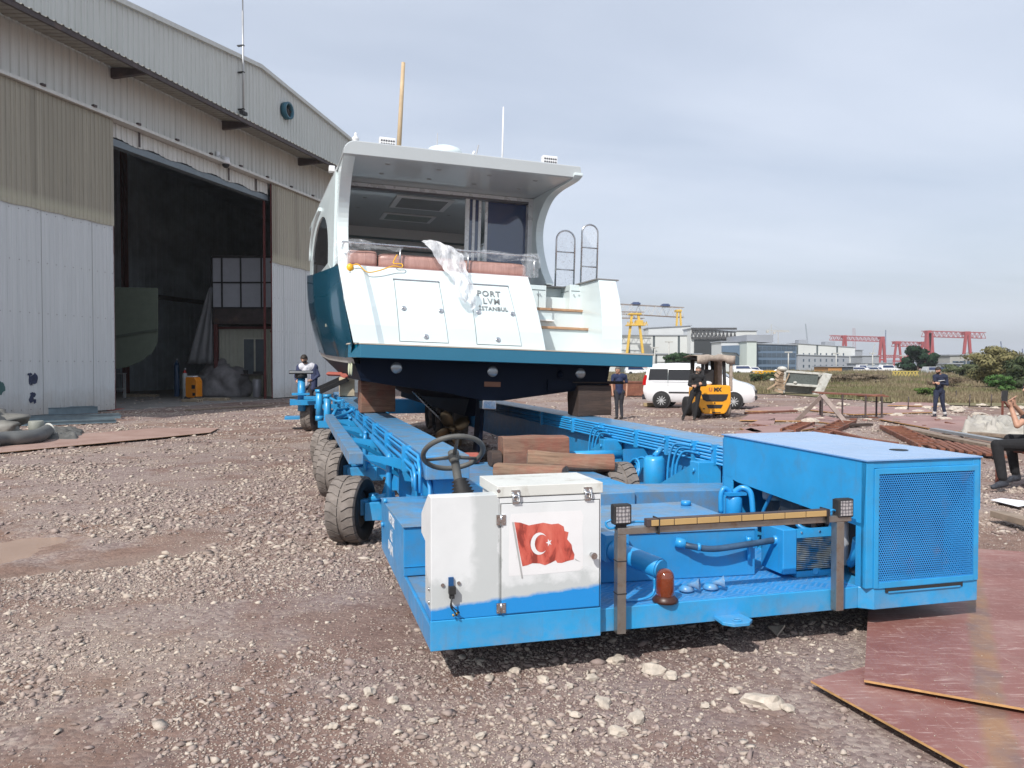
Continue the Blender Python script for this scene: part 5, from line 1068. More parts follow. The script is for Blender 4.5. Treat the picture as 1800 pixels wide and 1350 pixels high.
# cockpit sofa, rail and film
def sofam():
    t = NT('dusty_pink_leather'); v = t.map((9, 1.2, 1.2), (0, .35, 0)); n = t.noise(1.6, 5, .65, v, .8); c = t.ramp(n, [(.3, (.36, .20, .17)), (.7, (.50, .30, .26))]); w = t.ramp(t.noise(6, 7, .75, v, 2), [(.60, 0), (.72, 1)]); c = t.mix(t.math('MULTIPLY', w, .45), c, (.65, .6, .6)); t.set('Base Color', c); t.set('Roughness', .3); t.set('Coat Weight', .5); t.bump(n, .5, .02); return t.m  # pale streaks paint glints of the plastic film onto the leather
SOFA = sofam(); sf = empty('cockpit_sofa', (0, 0, 0), parent=YT)
def cushion(x0, x1, y0, y1, z0, z1, r=.06, seed=0):
    m = MB(); rows = []; n = 28
    for i in range(n+1):
        x = x0+(x1-x0)*i/n; e = min(1, .75+.25*math.sqrt(max(0, 1-(2*i/n-1)**10))); rw = []
        for j in range(20):
            a = 2*math.pi*j/20; ca, sa = math.cos(a), math.sin(a); k = (abs(ca)**4+abs(sa)**4)**-.25; d = e*(1+.05*noise.noise(Vector((x*5+seed, ca, sa)))); rw.append((x, (y0+y1)/2+(y1-y0)/2*ca*k*d, (z0+z1)/2+(z1-z0)/2*sa*k*d))
        rows.append(rw+[rw[0]])
    m.grid(rows); m.add(rows[0][:20], [tuple(range(20))]); m.add(rows[-1][:20], [tuple(range(20))[::-1]]); return m
cushion(.28, 1.42, .62, .90, 1.06, 1.30).build('backrest', SOFA, sf); cushion(1.44, 2.45, .62, .90, 1.06, 1.29, seed=4).build('backrest', SOFA, sf); cushion(-.14, .27, .62, 1.3, 1.06, 1.33, seed=8).build('backrest', SOFA, sf)
cushion(-.1, 2.4, .9, 1.4, .8, .95, seed=9).build('seat', SOFA, sf)
MB().box(-.18, 2.45, .53, .95, 1.077, 1.092).build('base_strip', mat('mauve_base', (.35, .22, .22), .5), sf)
rl = empty('aft_rail', (0, 0, 0), parent=YT); MB().tube(bez([(-.20, .95, 1.36), (-.20, .60, 1.395), (-.12, .56, 1.40), (1.2, .57, 1.40), (2.56, .58, 1.395)], 8), .013, 10).build('top_rail', STEEL, rl)
for x in (.57, 1.55, 2.55): MB().cyl((x, .57, 1.08), (x, .57, 1.395), .011, 8).build('rail_post', STEEL, rl)
m = MB()
def filmstrip(x0, x1, za, zb, seed, yo=.55, amp=.05, n=26, k=7):
    rows = []
    for i in range(n):
        f = i/(n-1); x = x0+(x1-x0)*f; rw = []
        for j in range(k):
            g = j/(k-1); w = noise.noise(Vector((x*3, g*2.5, seed)))*amp; rw.append((x+noise.noise(Vector((x*2, g*3, seed+5)))*amp, yo+w*1.2, zb(f)*(1-g)+za(f)*g+w))
        rows.append(rw)
    return rows
m.grid(filmstrip(-.27, .6, lambda f: 1.44-.03*f, lambda f: 1.10+.22*min(1, f*3), 1)); m.grid(filmstrip(1.3, 2.6, lambda f: 1.42, lambda f: 1.30+.02*math.sin(f*9), 3)); m.grid(filmstrip(2.35, 2.62, lambda f: 1.40, lambda f: 1.09, 7, n=12)); m.grid(filmstrip(-.34, -.12, lambda f: 1.40, lambda f: 1.08, 9, n=12)); m.build('film_wrap', FILM, rl, fixn=False)
# big hanging sheet of film
cen = [(1.03, .58, 1.50, .17), (1.16, .45, 1.44, .26), (1.23, .40, 1.30, .24), (1.29, .38, 1.18, .19), (1.36, .32, 1.05, .17), (1.42, .24, .92, .17), (1.42, .19, .80, .16), (1.44, .15, .70, .12), (1.46, .14, .62, .05)]
m = MB(); rows = []; C_ = [Vector(c[:3]) for c in cen]; Cb = bez(C_, 5); W_ = [c[3] for c in cen]
for i, c in enumerate(Cb):
    f = i/(len(Cb)-1)*(len(W_)-1); k = min(int(f), len(W_)-2); w = W_[k]+(W_[k+1]-W_[k])*(f-k); rows.append([(c.x+w*s+.03*noise.noise(Vector((s*3, i*.3, 1))), c.y-.035-.028*abs(math.sin(s*4+i*.25))-.04*noise.noise(Vector((s*2, i*.2, 4))), c.z+.07*s*s*(-1)-.05*s+.03*noise.noise(Vector((s*3, i*.25, 7)))) for s in np.linspace(-1, 1, 19)])
m.grid(rows); m.build('hanging_film', DRAPE, YT, fixn=False)
# yellow shore plug and cable on the transom corner
YEL = mat('yellow_plastic', (.80, .42, .02), .4, var=.06)
yc = empty('cable_reel_lamp', BM @ Vector((-.13, .42, 1.0)), (0, R(1.8), R(16.5)), 'yellow plug with black foot hanging at the left top corner of the yacht transom', 'plug'); m = MB(); m.ell((0, 0, .03), .05, .05, .06); m.cyl((0, 0, -.03), (0, 0, .05), .035, 14); m.build('body', YEL, yc); MB().cyl((0, 0, -.08), (0, 0, -.03), .045, 14).build('foot', BLK, yc)
cb_ = MB().tube(bez([bpx(620, 466, .38), bpx(630, 465, .38), bpx(645, 478, .36), bpx(665, 476, .36), bpx(690, 468, .38), bpx(706, 470, .40), bpx(706, 464, .42), bpx(692, 463, .42), bpx(694, 455, .5), bpx(698, 448, .54)], 6), .008, 8).build('power_cable', YEL); cb_.matrix_world = BM; tag(cb_, 'thin yellow cable looping from the yellow plug over the sofa rail', 'cable')
# ---- superstructure
FIN = [(.24, 2.56), (.45, 2.52), (1.12, 2.52), (1.55, 2.45), (1.86, 2.25), (1.98, 2.02), (1.92, 1.72), (1.66, 1.36), (1.36, 1.09)]
fp = [tuple(p) for p in [Vector((a, b, 0)).xy for a, b in FIN]]; finc = [(q.x, q.y) for q in bez([Vector((a, b, 0)) for a, b in FIN], 4)]
side = finc+[(1.30, 1.07), (6.4, 1.35), (6.4, 2.4), (5.8, 2.62), (.24, 2.60)]
# starboard wall: aft fin plus cabin side
def side_wall(x0, x1, pts, name): return MB().prism(pts, 0, x0, x1).build(name, GW, YT, bevel=.008)
aft = finc+[(2.35, 1.07), (2.35, 2.60), (.24, 2.60)]
side_wall(3.02, 3.15, aft, 'side_fin')
m = MB(); m.box(3.02, 3.12, 2.35, 6.2, .5, 1.55); m.box(3.02, 3.12, 2.35, 6.2, 2.35, 2.6); m.box(3.02, 3.12, 5.9, 6.2, 1.55, 2.35); m.box(3.02, 3.12, 2.35, 2.6, 1.55, 2.35); m.build('cabin_side', GW, YT); MB().box(3.06, 3.08, 2.6, 5.9, 1.55, 2.35).build('side_window', CLG, YT)
# port wall with its arched window
PF = [(.30, 2.56), (.52, 2.50), (.86, 2.36), (1.10, 2.12), (1.22, 1.85), (1.18, 1.60), (1.02, 1.34), (.80, 1.09)]; pc = [(q.x, q.y) for q in bez([Vector((a, b, 0)) for a, b in PF], 4)]
m = MB(); m.prism(pc+[(1.75, 1.09), (1.55, 2.0), (1.65, 2.45), (1.7, 2.56)], 0, -.26, -.10); m.build('side_fin', GW, YT, bevel=.015)
m = MB(); rows = []
wall = [(1.5, 1.09), (2.3, 1.14), (2.3, 2.58), (1.5, 2.58)]
def arch(y0, y1, z0, z1, n=24): return [((y0+y1)/2-(y1-y0)/2*math.cos(a), z0+(z1-z0)*math.sin(a)**.8) for a in np.linspace(0, math.pi, n)]
# cabin side as a skin with an opening: outer loop bridged to arch
ar = arch(2.0, 5.2, 1.28, 2.22, 25); ou = []
for (a, b) in ar: ou.append((1.5 if a < 2.5 else (6.0 if a > 4.8 else a), 2.60 if 2.5 <= a <= 4.8 else None))
cx_ = lambda y: -.26-.035*max(0, y-1.3)
m = MB(); n = 24; outer = []
for i, (a, b) in enumerate(ar):
    f = i/(n)
    if f < .25: outer.append((1.5, 1.12+(2.58-1.12)*f/.25))
    elif f < .75: outer.append((1.5+(6.1-1.5)*(f-.25)/.5, 2.58))
    else: outer.append((6.1, 2.58-(2.58-1.3)*(f-.75)/.25))
for i in range(n): m.add([(cx_(outer[i][0]), *outer[i]), (cx_(outer[i+1][0]), *outer[i+1]), (cx_(ar[i+1][0])-.03, *ar[i+1]), (cx_(ar[i][0])-.03, *ar[i])], [(0, 1, 2, 3)])
m.add([(cx_(1.5), 1.5, 1.08), (cx_(6.1), 6.1, 1.3), (cx_(ar[-1][0])-.03, *ar[-1]), (cx_(ar[0][0])-.03, *ar[0])], [(0, 1, 2, 3)]); m.build('cabin_side', GW, YT, solid=.04)
m = MB(); m.add([(cx_(a)-.035, a, b) for a, b in ar], [tuple(range(25))]); m.build('side_window', LGL, YT)
m = MB(); v = [(a-0.0, b) for a, b in arch(1.8, 5.6, 1.75, 2.42, 25)]
m.tube([(cx_(a)-.05, a, b) for a, b in v[12:]], .035, 8); m.build('window_eyebrow', GW, YT)
# roof slab
def roofsec(y, z0, z1):
    xl, xr = -.27, 3.13
    if y < 1.2: xr = 3.13
    pts = []
    for i in range(7): a = math.pi-(math.pi/2)*i/6; pts.append((xl+.17+.17*math.cos(a), z1-.17+.17*math.sin(a)))
    return [(xl, z0)]+pts+[(xr+.0, z1-.02), (xr+.02, z0+.02), (xr-.02, z0)]
m = MB(); rows = []
for y, a, b in ((.30, 2.545, 2.72), (.34, 2.535, 2.74), (1.2, 2.57, 2.76), (2.2, 2.605, 2.78), (4.5, 2.61, 2.78), (6.6, 2.58, 2.70)):
    p = [(x if x > 1 else x-.035*max(0, y-1.3), z) for x, z in roofsec(y, a, b)]; rows.append([(x, y, z) for x, z in p]+[(p[0][0], y, p[0][1])])
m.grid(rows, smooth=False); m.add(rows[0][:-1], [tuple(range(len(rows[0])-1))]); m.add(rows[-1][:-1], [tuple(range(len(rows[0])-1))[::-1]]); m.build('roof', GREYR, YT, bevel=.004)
m = MB(); m.box(-.1, 3.02, 1.0, 6.2, 2.55, 2.56); o = m.build('ceiling', CEIL, YT); bpy.data.objects.remove(o)
SPOT = mat('dull_spot_rim', (.38, .38, .38), .4, .4)
for x, y in ((.37, .66), (1.11, .69), (1.87, .72), (2.59, .76), (.37, 1.35), (1.1, 1.40), (1.82, 1.45), (2.55, 1.47), (.3, 2.6), (.33, 3.3), (.3, 4.2), (2.0, 4.2), (.9, 5.5), (2.3, 3.2)):
    zc = interp([(.34, 2.535), (1.2, 2.57), (2.2, 2.605), (4.5, 2.61)], y); MB().lathe([(.001, .001), (.028, .001), (.034, .006), (.038, 0)], (x, y, zc-.002), (0, 0, -1), n=18).build('ceiling_spot', SPOT, YT)
# cabin bulkhead with sliding doors
FRM = mat('white_door_frame', (.66, .68, .69), .3, .2, var=.03)
m = MB(); m.box(-.10, 3.02, 2.18, 2.34, 2.545, 2.60); m.box(2.94, 3.02, 2.18, 2.34, .5, 2.545); m.box(-.10, -.06, 2.18, 2.34, .5, 2.545); m.build('door_surround', FRM, YT)
MB().box(-.06, 2.94, 2.19, 2.33, 2.51, 2.545).build('door_track', mat('grey_track', (.16, .16, .17), .4, .4), YT)
for i, x in enumerate((1.86, 1.99, 2.10, 2.22)):
    MB().box(x, x+(.07 if i == 0 else .045), 2.20+.03*i, 2.23+.03*i, .5, 2.51).build('sliding_door_stile', FRM, YT)
for x0, x1, y in ((1.93, 2.0, 2.24), (2.035, 2.10, 2.27), (2.265, 2.94, 2.31)): MB().box(x0, x1, y, y+.01, .5, 2.51).build('door_glass', DG, YT)
# saloon interior seen through the open door
INT = gel('saloon_lining', (.86, .87, .86), .5, .05); m = MB(); m.box(-.08, 3.02, 6.0, 6.08, .5, 1.55); m.box(-.08, 3.02, 6.0, 6.08, 1.98, 2.6); m.box(-.1, -.06, 2.34, 6.0, .5, 1.3); m.box(-.1, -.06, 2.34, 6.0, 2.2, 2.6); m.box(-.08, 3.02, .95, 6.0, .48, .50); m.build('saloon_lining', INT, YT)
t = NT('clear_windscreen'); t.set('Base Color', (.3, .36, .42)); t.set('Alpha', .18); t.set('Roughness', .05); CLR = t.m; MB().box(-.08, 3.02, 6.03, 6.04, 1.55, 1.98).build('windscreen', t.m, YT)
m = MB(); m.box(1.15, 1.7, 5.7, 5.9, 1.35, 1.80); m.box(1.9, 2.2, 5.2, 5.6, 1.2, 1.75); m.box(-.05, .9, 5.6, 5.98, 1.2, 1.5); m.build('helm_seat', mat('helm_navy', (.02, .025, .05), .5), YT)
m = MB(); m.box(.82, 1.82, 2.85, 3.85, 2.585, 2.606); o = m.build('roof_hatch_trim', CEIL, YT, bevel=.006); MB().box(.92, 1.72, 2.95, 3.75, 2.580, 2.5845).build('roof_hatch', mat('hatch_blind_grey', (.30, .30, .30), .6), YT)
m = MB(); m.box(.80, 1.80, 4.4, 5.1, 2.585, 2.606); m.build('vent_trim', CEIL, YT, bevel=.006); m = MB()
for i in range(6): m.box(.88, 1.72, 4.48+i*.09, 4.53+i*.09, 2.578, 2.584)
m.build('air_vent', mat('vent_green_grey', (.34, .38, .36), .5), YT)
m = MB(); m.box(-.05, 3.0, 5.7, 5.74, 2.30, 2.34); m.box(-.05, 3.0, 5.95, 5.99, 2.12, 2.15); m.build('lining_seam', SEAM, YT)
# roof gear
for u, yy in ((680, .75), (966, .75)):
    c = bpx(u, 280, yy); x = c.x; fl_ = empty('roof_floodlight', (x, yy, 2.75), parent=YT); m = MB(); m.box(-.115, .115, -.04, .07, .05, .185); m.box(-.09, -.07, -.01, .02, -.02, .06); m.box(.07, .09, -.01, .02, -.02, .06); m.build('housing', WHT, fl_, bevel=.006)
    m = MB()
    for i in range(6):
        for j in range(2): m.lathe([(.001, .002), (.014, .002), (.015, 0)], (-.085+i*.034, -.042, .093+j*.045), (0, -1, 0), n=10)
    m.build('led_cells', mat('led_grey', (.12, .12, .13), .3, .4), fl_)
c = bpx(782, 262, 2.4); MB().lathe([(.27, 0), (.31, .03), (.31, .10), (.27, .17), (.15, .215), (.02, .23)], (c.x, 2.4, bpx(775, 256, 2.4).z-.23), n=36).build('radar_dome', GW, YT)
def stick(name, u0, v0, u1, v1, y, r0, r1, m_, base=None, y1=None):
    a = bpx(u0, v0, y); b = bpx(u1, v1, y if y1 is None else y1); a.z = min(a.z, 2.76) if base is None else base
    m = MB(); m.cyl(a, b, r0, 10, r2=r1); return m.build(name, m_, YT)
stick('whip_antenna', 883, 285, 885, 188, 2.0, .017, .011, WHT); stick('gps_antenna', 768, 262, 769, 234, 2.4, .014, .006, LGT); stick('flag_staff', 830, 272, 841, 255, 1.6, .012, .010, LGT); MB().cyl(bpx(826, 276, 1.6)-Vector((0, 0, .1)), bpx(834, 266, 1.6), .02, 8).build('staff_socket', WHT, YT)
c = bpx(625, 246, 1.0); MB().lathe([(.05, -.12), (.05, -.03), (.032, -.02), (.05, 0), (.055, .02), (.02, .06), (.018, .065), (.022, .09), (.001, .11)], (c.x, 1.0, c.z), n=20).build('navigation_light', WHT, YT)
a = BM @ bpx(701, 262, 3.0); b = BM @ bpx(709, 110, 3.0); m = MB(); a2 = a+(a-b).normalized()*.35; m.cyl((0, 0, 0), b-a2, .043, 12, r2=.032); o = m.build('wooden_pole', mat('bare_pole_wood', (.46, .35, .22), .7, var=.15, vs=6)); o.location = a2; tag(o, 'tall bare wooden pole standing upright on the yacht roof', 'pole')
c = bpx(585, 296, -.30, 0); MB().box(-.36, -.27, c.y-.06, c.y+.06, c.z-.06, c.z+.03).build('side_lamp', WHT, YT, bevel=.01)
# hull emblem (small gold anchor) on the port side
m = MB(); ex = XC-lerp_st(2.2)[3]-.13
m.box(ex-.02, ex-.01, 2.16, 2.18, .30, .52); m.box(ex-.02, ex-.01, 2.10, 2.24, .44, .455); m.box(ex-.02, ex-.01, 2.12, 2.22, .32, .335); m.build('hull_emblem', mat('gold_emblem', (.6, .6, .45), .3, .6), YT)
# ================================================================ PEOPLE
SKIN = mat('skin', (.42, .235, .16), .6, var=.08, vs=20); HAIR = mat('dark_hair', (.022, .016, .012), .7, var=.3, vs=40); GHAIR = mat('grey_hair', (.13, .115, .10), .75, var=.3, vs=40)
def cloth(name, col, rough=.9): return mat(name, col, rough, var=.22, vs=7, bump=.6, bs=26)
BLKC = cloth('black_cloth', (.012, .012, .014)); NAVC = cloth('navy_cloth', (.014, .020, .045)); NAVT = cloth('navy_shirt', (.016, .026, .075)); JKT = cloth('blue_grey_jacket', (.035, .045, .10)); WTS = cloth('white_shirt', (.55, .55, .60)); TROU = cloth('dark_trousers', (.025, .026, .034)); SHOE = mat('dark_shoe', (.03, .025, .022), .7, var=.3); REFL = mat('reflective_band', (.5, .5, .5), .5); DSHOE = mat('grey_trainer', (.03, .034, .045), .7, var=.5, vs=30)
SUNG = mat('sunglass_black', (.01, .01, .012), .1)
def capsule(m, p, q, r1, r2, n=12, mi=0, fl=1.0):
    p = Vector(p); q = Vector(q); t = (q-p); L_ = max(t.length, 1e-4); t = t/L_; pts = []; rs = []
    for a in (0, 25, 50, 70, 90): pts.append(p-t*r1*math.cos(R(a))); rs.append(max(.002, r1*math.sin(R(a))))
    for a in (90, 70, 50, 25, 0): pts.append(q+t*r2*math.cos(R(a))); rs.append(max(.002, r2*math.sin(R(a))))
    m.tube(pts, rs, n, mi)
def person(loc, bones, mats, label, hair=None, hair_m=None, beard=None, head=None, voxel=.014, extras=(), facing=(0, -1, 0), group=None, name='person'):
    # bones: (p, q, r1, r2, material index, flatten) in metres from the ground point
    src = MB()
    for b in bones: capsule(src, *b[:4])
    hc = Vector(head[0]); hr = head[1]; f = Vector(facing).normalized(); rt = f.cross(Vector((0, 0, 1))).normalized(); upv = rt.cross(f).normalized()
    src.ell(hc, hr*.80, hr*.88, hr*1.08, 16, 12); capsule(src, hc-upv*hr*.35+f*hr*.25, hc-upv*hr*.72+f*hr*.42, hr*.55, hr*.42)          # jaw
    capsule(src, hc+f*hr*.84+upv*hr*.12, hc+f*hr*1.02-upv*hr*.16, hr*.10, hr*.15, 8)                                                 # nose
    for s in (-1, 1): capsule(src, hc+rt*s*hr*.82-upv*hr*.16, hc+rt*s*hr*.86+upv*hr*.14, hr*.10, hr*.14, 8)                          # ears
    capsule(src, hc+f*hr*.72-upv*hr*.44+rt*hr*.16, hc+f*hr*.72-upv*hr*.44-rt*hr*.16, hr*.14, hr*.14, 8)                               # lips
    o = src.build('body_src', mats, fixn=True); md = o.modifiers.new('r', 'REMESH'); md.mode = 'VOXEL'; md.voxel_size = voxel; sm = o.modifiers.new('s', 'SMOOTH'); sm.factor = .5; sm.iterations = 2
    dg = bpy.context.evaluated_depsgraph_get(); me = bpy.data.meshes.new_from_object(o.evaluated_get(dg)); old = o.data; bpy.data.objects.remove(o); bpy.data.meshes.remove(old)
    me.materials.clear()
    for m_ in mats: me.materials.append(m_)
    B_ = [(Vector(b[0]), Vector(b[1]), (b[2]+b[3])/2, b[4]) for b in bones]
    for pl in me.polygons:
        c = pl.center; best = 9; mi = 0; pl.use_smooth = True
        for p, q, r_, k in B_:
            t = max(0, min(1, (c-p).dot(q-p)/max((q-p).length_squared, 1e-8))); d = (c-(p+(q-p)*t)).length-r_
            if d < best: best = d; mi = k
        if (c-hc).length < hr*1.35 and c.z > hc.z-hr*1.15: 
            mi = 0; d = c-hc
            if beard and d.dot(upv) < -.30*hr and d.dot(f) > .15*hr and not (abs(d.dot(rt)) < .2*hr and -.5*hr < d.dot(upv) < -.40*hr): mi = beard
        pl.material_index = mi
    me.name = name; body = bpy.data.objects.new(name, me); COL.objects.link(body); body.location = loc; tag(body, label, 'person', group)
    if hair:
        m = MB(); rows = []; n = 22
        for i in range(9):
            th = math.pi*.62*i/8; rw = []
            for j in range(n):
                a = 2*math.pi*j/n; d = Vector((0, 0, 0))+rt*math.cos(a)*math.sin(th)+f*math.sin(a)*math.sin(th); fr = math.sin(a); cut = th
                if fr > .2: cut = min(th, math.pi*(.38-.03*fr))
                d = rt*math.cos(a)*math.sin(cut)+f*math.sin(a)*math.sin(cut)+upv*math.cos(cut); k = 1+hair*(.9+.5*noise.noise(d*4)); rw.append(hc+Vector((d.x*hr*.84, d.y*hr*.92, d.z*hr*1.10))*k)
            rows.append(rw+[rw[0]])
        m.grid(rows); m.build('hair', hair_m, body, solid=.012)
    for s in (-1, 1):
        e = hc+f*hr*.80+rt*s*hr*.32+upv*hr*.10; MB().ell(e, .012, .012, .010, 8, 6).build('eye', BLK, body)
    for mb, nm, m_ in extras: mb.build(nm, m_, body)
    return body
def fingers(base, dirv, palm_n, L_=.075, r_=.008, curl=.5, thumb=1, mi=0):
    d = Vector(dirv).normalized(); pn = Vector(palm_n).normalized(); sd = d.cross(pn).normalized(); out = []; b = Vector(base)
    out.append((b, b+d*.085, .026, .030, mi)); out.append((b+sd*.018, b+d*.08+sd*.026, .018, .016, mi)); out.append((b-sd*.018, b+d*.08-sd*.026, .018, .016, mi))
    for k, (o, l) in enumerate(((-.033, .8), (-.011, .97), (.011, 1.0), (.033, .88))):
        p0 = b+d*.088+sd*o; p1 = p0+(d*(1-curl*.5)+pn*curl*.5).normalized()*L_*l*.5; p2 = p1+(d*(1-curl)+pn*curl).normalized()*L_*l*.5; out += [(p0, p1, r_*1.05, r_, mi), (p1, p2, r_, r_*.85, mi)]
    t0 = b+d*.03+sd*.035*thumb; t1 = t0+(d*.6+sd*thumb*.7+pn*.3).normalized()*.035; out += [(t0, t1, .012, .011, mi), (t1, t1+(d*.8+pn*.5).normalized()*.03, .011, .009, mi)]
    return out
def standing(hip_l, hip_r, kn_l, kn_r, ft_l, ft_r, chest, sh_l, sh_r, el_l, el_r, ha_l, ha_r, neck, tm, lm, am, fm, hand_d=((0, 0, -1), (0, 0, -1)), toe=(0, -1, 0), bare=False, front=None, sk=0):
    V = Vector; pel = (V(hip_l)+V(hip_r))/2; toe = V(toe).normalized(); b = []
    for h, k, f in ((hip_l, kn_l, ft_l), (hip_r, kn_r, ft_r)):
        b += [(h, k, .098, .066, lm), (k, V(f)+V((0, 0, .09)), .066, .050, lm), (V(f)+V((0, 0, .06)), V(f)+toe*.06+V((0, 0, .05)), .052, .045, fm), (V(f)+V((0, 0, .042)), V(f)+toe*.17+V((0, 0, .038)), .043, .036, fm)]
    b += [(V(hip_l), V(hip_r), .105, .105, lm), (pel+V((0, 0, .03)), V(chest)-V((0, 0, .08)), .125, .135, tm), ((V(sh_l)*.6+V(chest)*.4), (V(sh_r)*.6+V(chest)*.4), .115, .115, tm), (V(chest)-V((0, 0, .10)), V(chest), .145, .12, tm)]
    for s, e, h, d, pn in ((sh_l, el_l, ha_l, hand_d[0], 1), (sh_r, el_r, ha_r, hand_d[1], -1)):
        m_ = V(s)+(V(e)-V(s))*.62
        if bare: b += [(s, m_, .062, .052, am), (m_, e, .043, .038, sk)]
        else: b += [(s, e, .062, .047, am)]
        b += [(e, h, .042 if not bare else .038, .030 if not bare else .026, sk if bare else am)]; b += fingers(h, d, (pn, .2, 0), mi=sk)
    b += [(V(chest)+V((0, 0, .03)), neck, .062, .052, sk)]
    if front: b += front
    return b
# man with folded arms by the forklift
loc = G(1219, 738); V = Vector
b = standing((-.02, 0, .88), (.16, 0, .88), (-.16, -.03, .48), (.10, -.03, .47), (-.34, -.02, 0), (.02, -.06, 0), (.13, 0, 1.36), (-.08, 0, 1.42), (.33, 0, 1.40), (-.17, -.08, 1.14), (.36, -.10, 1.13), (.10, -.22, 1.17), (.04, -.25, 1.10), (.13, -.01, 1.52), 1, 1, 1, 2, hand_d=((.9, -.1, .0), (-.9, 0, .1)), toe=(-.35, -1, 0))
person(loc, b, [SKIN, BLKC, SHOE, GHAIR], 'man in black overalls with folded arms leaning on the yellow forklift', .03, GHAIR, 3, ((.14, -.03, 1.62), .105), facing=(.0, -1, -.05))
# navy T-shirt man, half hidden by the stern
loc = P(1089, 735, 26.2); loc.z = 0
b = standing((-.10, 0, .88), (.08, 0, .88), (-.10, -.05, .48), (.06, .05, .47), (-.10, -.08, 0), (.08, .02, 0), (-.02, 0, 1.36), (-.22, 0, 1.41), (.19, 0, 1.41), (-.26, -.05, 1.12), (.24, .0, 1.10), (-.24, -.12, .86), (.22, -.06, .84), (-.04, -.03, 1.51), 1, 2, 1, 3, toe=(-.5, -1, 0), bare=True)
person(loc, b, [SKIN, NAVT, TROU, SHOE, GHAIR], 'man in navy T-shirt standing just right of the dark timber cube', .012, GHAIR, None, ((-.07, -.05, 1.61), .105), facing=(-.55, -.8, -.15))
# man in navy overalls looking at his phone
loc = G(1650, 735); 
ph = MB(); ph.obox((-.30, -.20, 1.21), (.075, .012, .14), (.9, 0, .6)); bd = MB(); bd.cyl((-.12, -.17, 1.24), (.10, -.17, 1.27), .012, 8)
b = standing((-.08, 0, .88), (.09, 0, .88), (-.15, -.06, .48), (.13, .0, .48), (-.14, 0, 0), (.24, .04, 0), (.03, 0, 1.34), (-.16, 0, 1.40), (.23, 0, 1.40), (-.17, -.10, 1.14), (.22, -.10, 1.12), (-.24, -.18, 1.17), (-.10, -.24, 1.17), (-.02, -.03, 1.50), 1, 1, 1, 2, hand_d=((-.7, -.4, .1), (-.9, -.1, .1)), toe=(-.8, -.5, 0))
for f_, k_ in (((-.15, 0, .16), (-.15, -.02, .19)), ((.22, .03, .16), (.21, .03, .19))): b.append((f_, k_, .063, .064, 4))
person(loc, b, [SKIN, NAVC, SHOE, HAIR, REFL], 'man in navy overalls with reflective ankle bands looking down at a phone', .04, HAIR, 3, ((-.07, -.06, 1.60), .105), facing=(-.8, -.5, -.35), extras=((ph, 'phone', BLK), (bd, 'chest_band', REFL)))
# bearded man at the far end of the trailer, on the rear step
sp_ = TM @ Vector((-.62, 18.7, 0)); st_ = MB().box(-1.0, -.15, 18.3, 19.1, .28, .34).build('rear_step', BLUE, TR)
loc = P(540, 700, sp_.y); loc.z = .34
b = standing((-.10, 0, .88), (.10, 0, .88), (-.11, -.03, .48), (.11, -.03, .48), (-.11, 0, 0), (.11, 0, 0), (.0, 0, 1.36), (-.21, 0, 1.40), (.21, 0, 1.40), (-.32, -.02, 1.12), (.33, -.02, 1.14), (-.24, -.22, .98), (.20, -.24, 1.0), (-.02, -.06, 1.50), 2, 3, 1, 4, hand_d=((.4, -.8, -.1), (-.5, -.8, 0)), front=[((-.20, .02, 1.36), (-.17, .0, .80), .11, .10, 1), ((.20, .02, 1.36), (.18, .0, .80), .11, .10, 1), ((0, .06, 1.38), (0, .05, .85), .13, .12, 1), ((0, -.085, 1.34), (0, -.085, .88), .062, .07, 2)])
person(loc, b, [SKIN, JKT, WTS, TROU, SHOE, HAIR], 'bearded man in open blue grey jacket and white shirt behind the trailer control post', .05, HAIR, 5, ((-.05, -.12, 1.60), .107), facing=(-.15, -1, -.5))
# seated man at the right edge, filming with his phone
D5 = 11.4
def q5(u, v, dy=0): return P(u, v, D5+dy)
base = G(1768, 858); base = Vector((q5(1790, 858).x, D5, 0)); L5 = lambda u, v, dy=0: q5(u, v, dy)-base
hipL, hipR = L5(1822, 782, -.08), L5(1824, 776, .20); knL, knR = L5(1752, 782, -.22), L5(1775, 772, .12); anL, anR = L5(1762, 838, -.28), L5(1784, 828, .10)
ch = L5(1836, 722, .06); shL, shR = L5(1822, 722, -.16), L5(1838, 718, .25); elL, elR = L5(1788, 748, -.30), L5(1810, 742, .10); haL, haR = L5(1777, 716, -.20), L5(1783, 712, -.02); nk = L5(1826, 700, .04); hd5 = L5(1811, 684, .02)
pel = (hipL+hipR)/2
b = [(hipL, knL, .105, .075, 2), (hipR, knR, .105, .075, 2), (knL, anL, .078, .062, 2), (knR, anR, .078, .062, 2), (hipL, hipR, .12, .12, 2), (pel+V((.02, 0, .05)), ch-V((0, 0, .1)), .135, .15, 1), (ch-V((0, 0, .12)), ch, .15, .12, 1), ((shL+ch)/2, (shR+ch)/2, .115, .115, 1), (ch, nk, .062, .055, 0), (nk, hd5-V((0, 0, .06)), .055, .055, 0)]
for an, dy in ((anL, -.28), (anR, .1)):
    toe = V((-.80, -.35, -.05)).normalized(); hl = an+V((.05, .02, -.10)); b += [(an, hl, .058, .05, 3), (hl, hl+toe*.13, .050, .046, 3), (hl+toe*.1, hl+toe*.25-V((0, 0, .02)), .045, .034, 3)]
for sh, el, ha in ((shL, elL, haL), (shR, elR, haR)):
    md_ = sh+(el-sh)*.6; b += [(sh, md_, .072, .065, 1), (md_, el, .048, .043, 0), (el, ha, .043, .028, 0)]; b += fingers(ha, (-.25, -.1, .9), (.3, -.5, .2), curl=.9, thumb=-1)
pm = MB(); pc_ = haL+V((-.05, .06, .16)); pm.obox(tuple(pc_), (.015, .075, .155), (0, .12, .5)); gl = MB(); f5 = V((-.95, -.2, 0)).normalized()
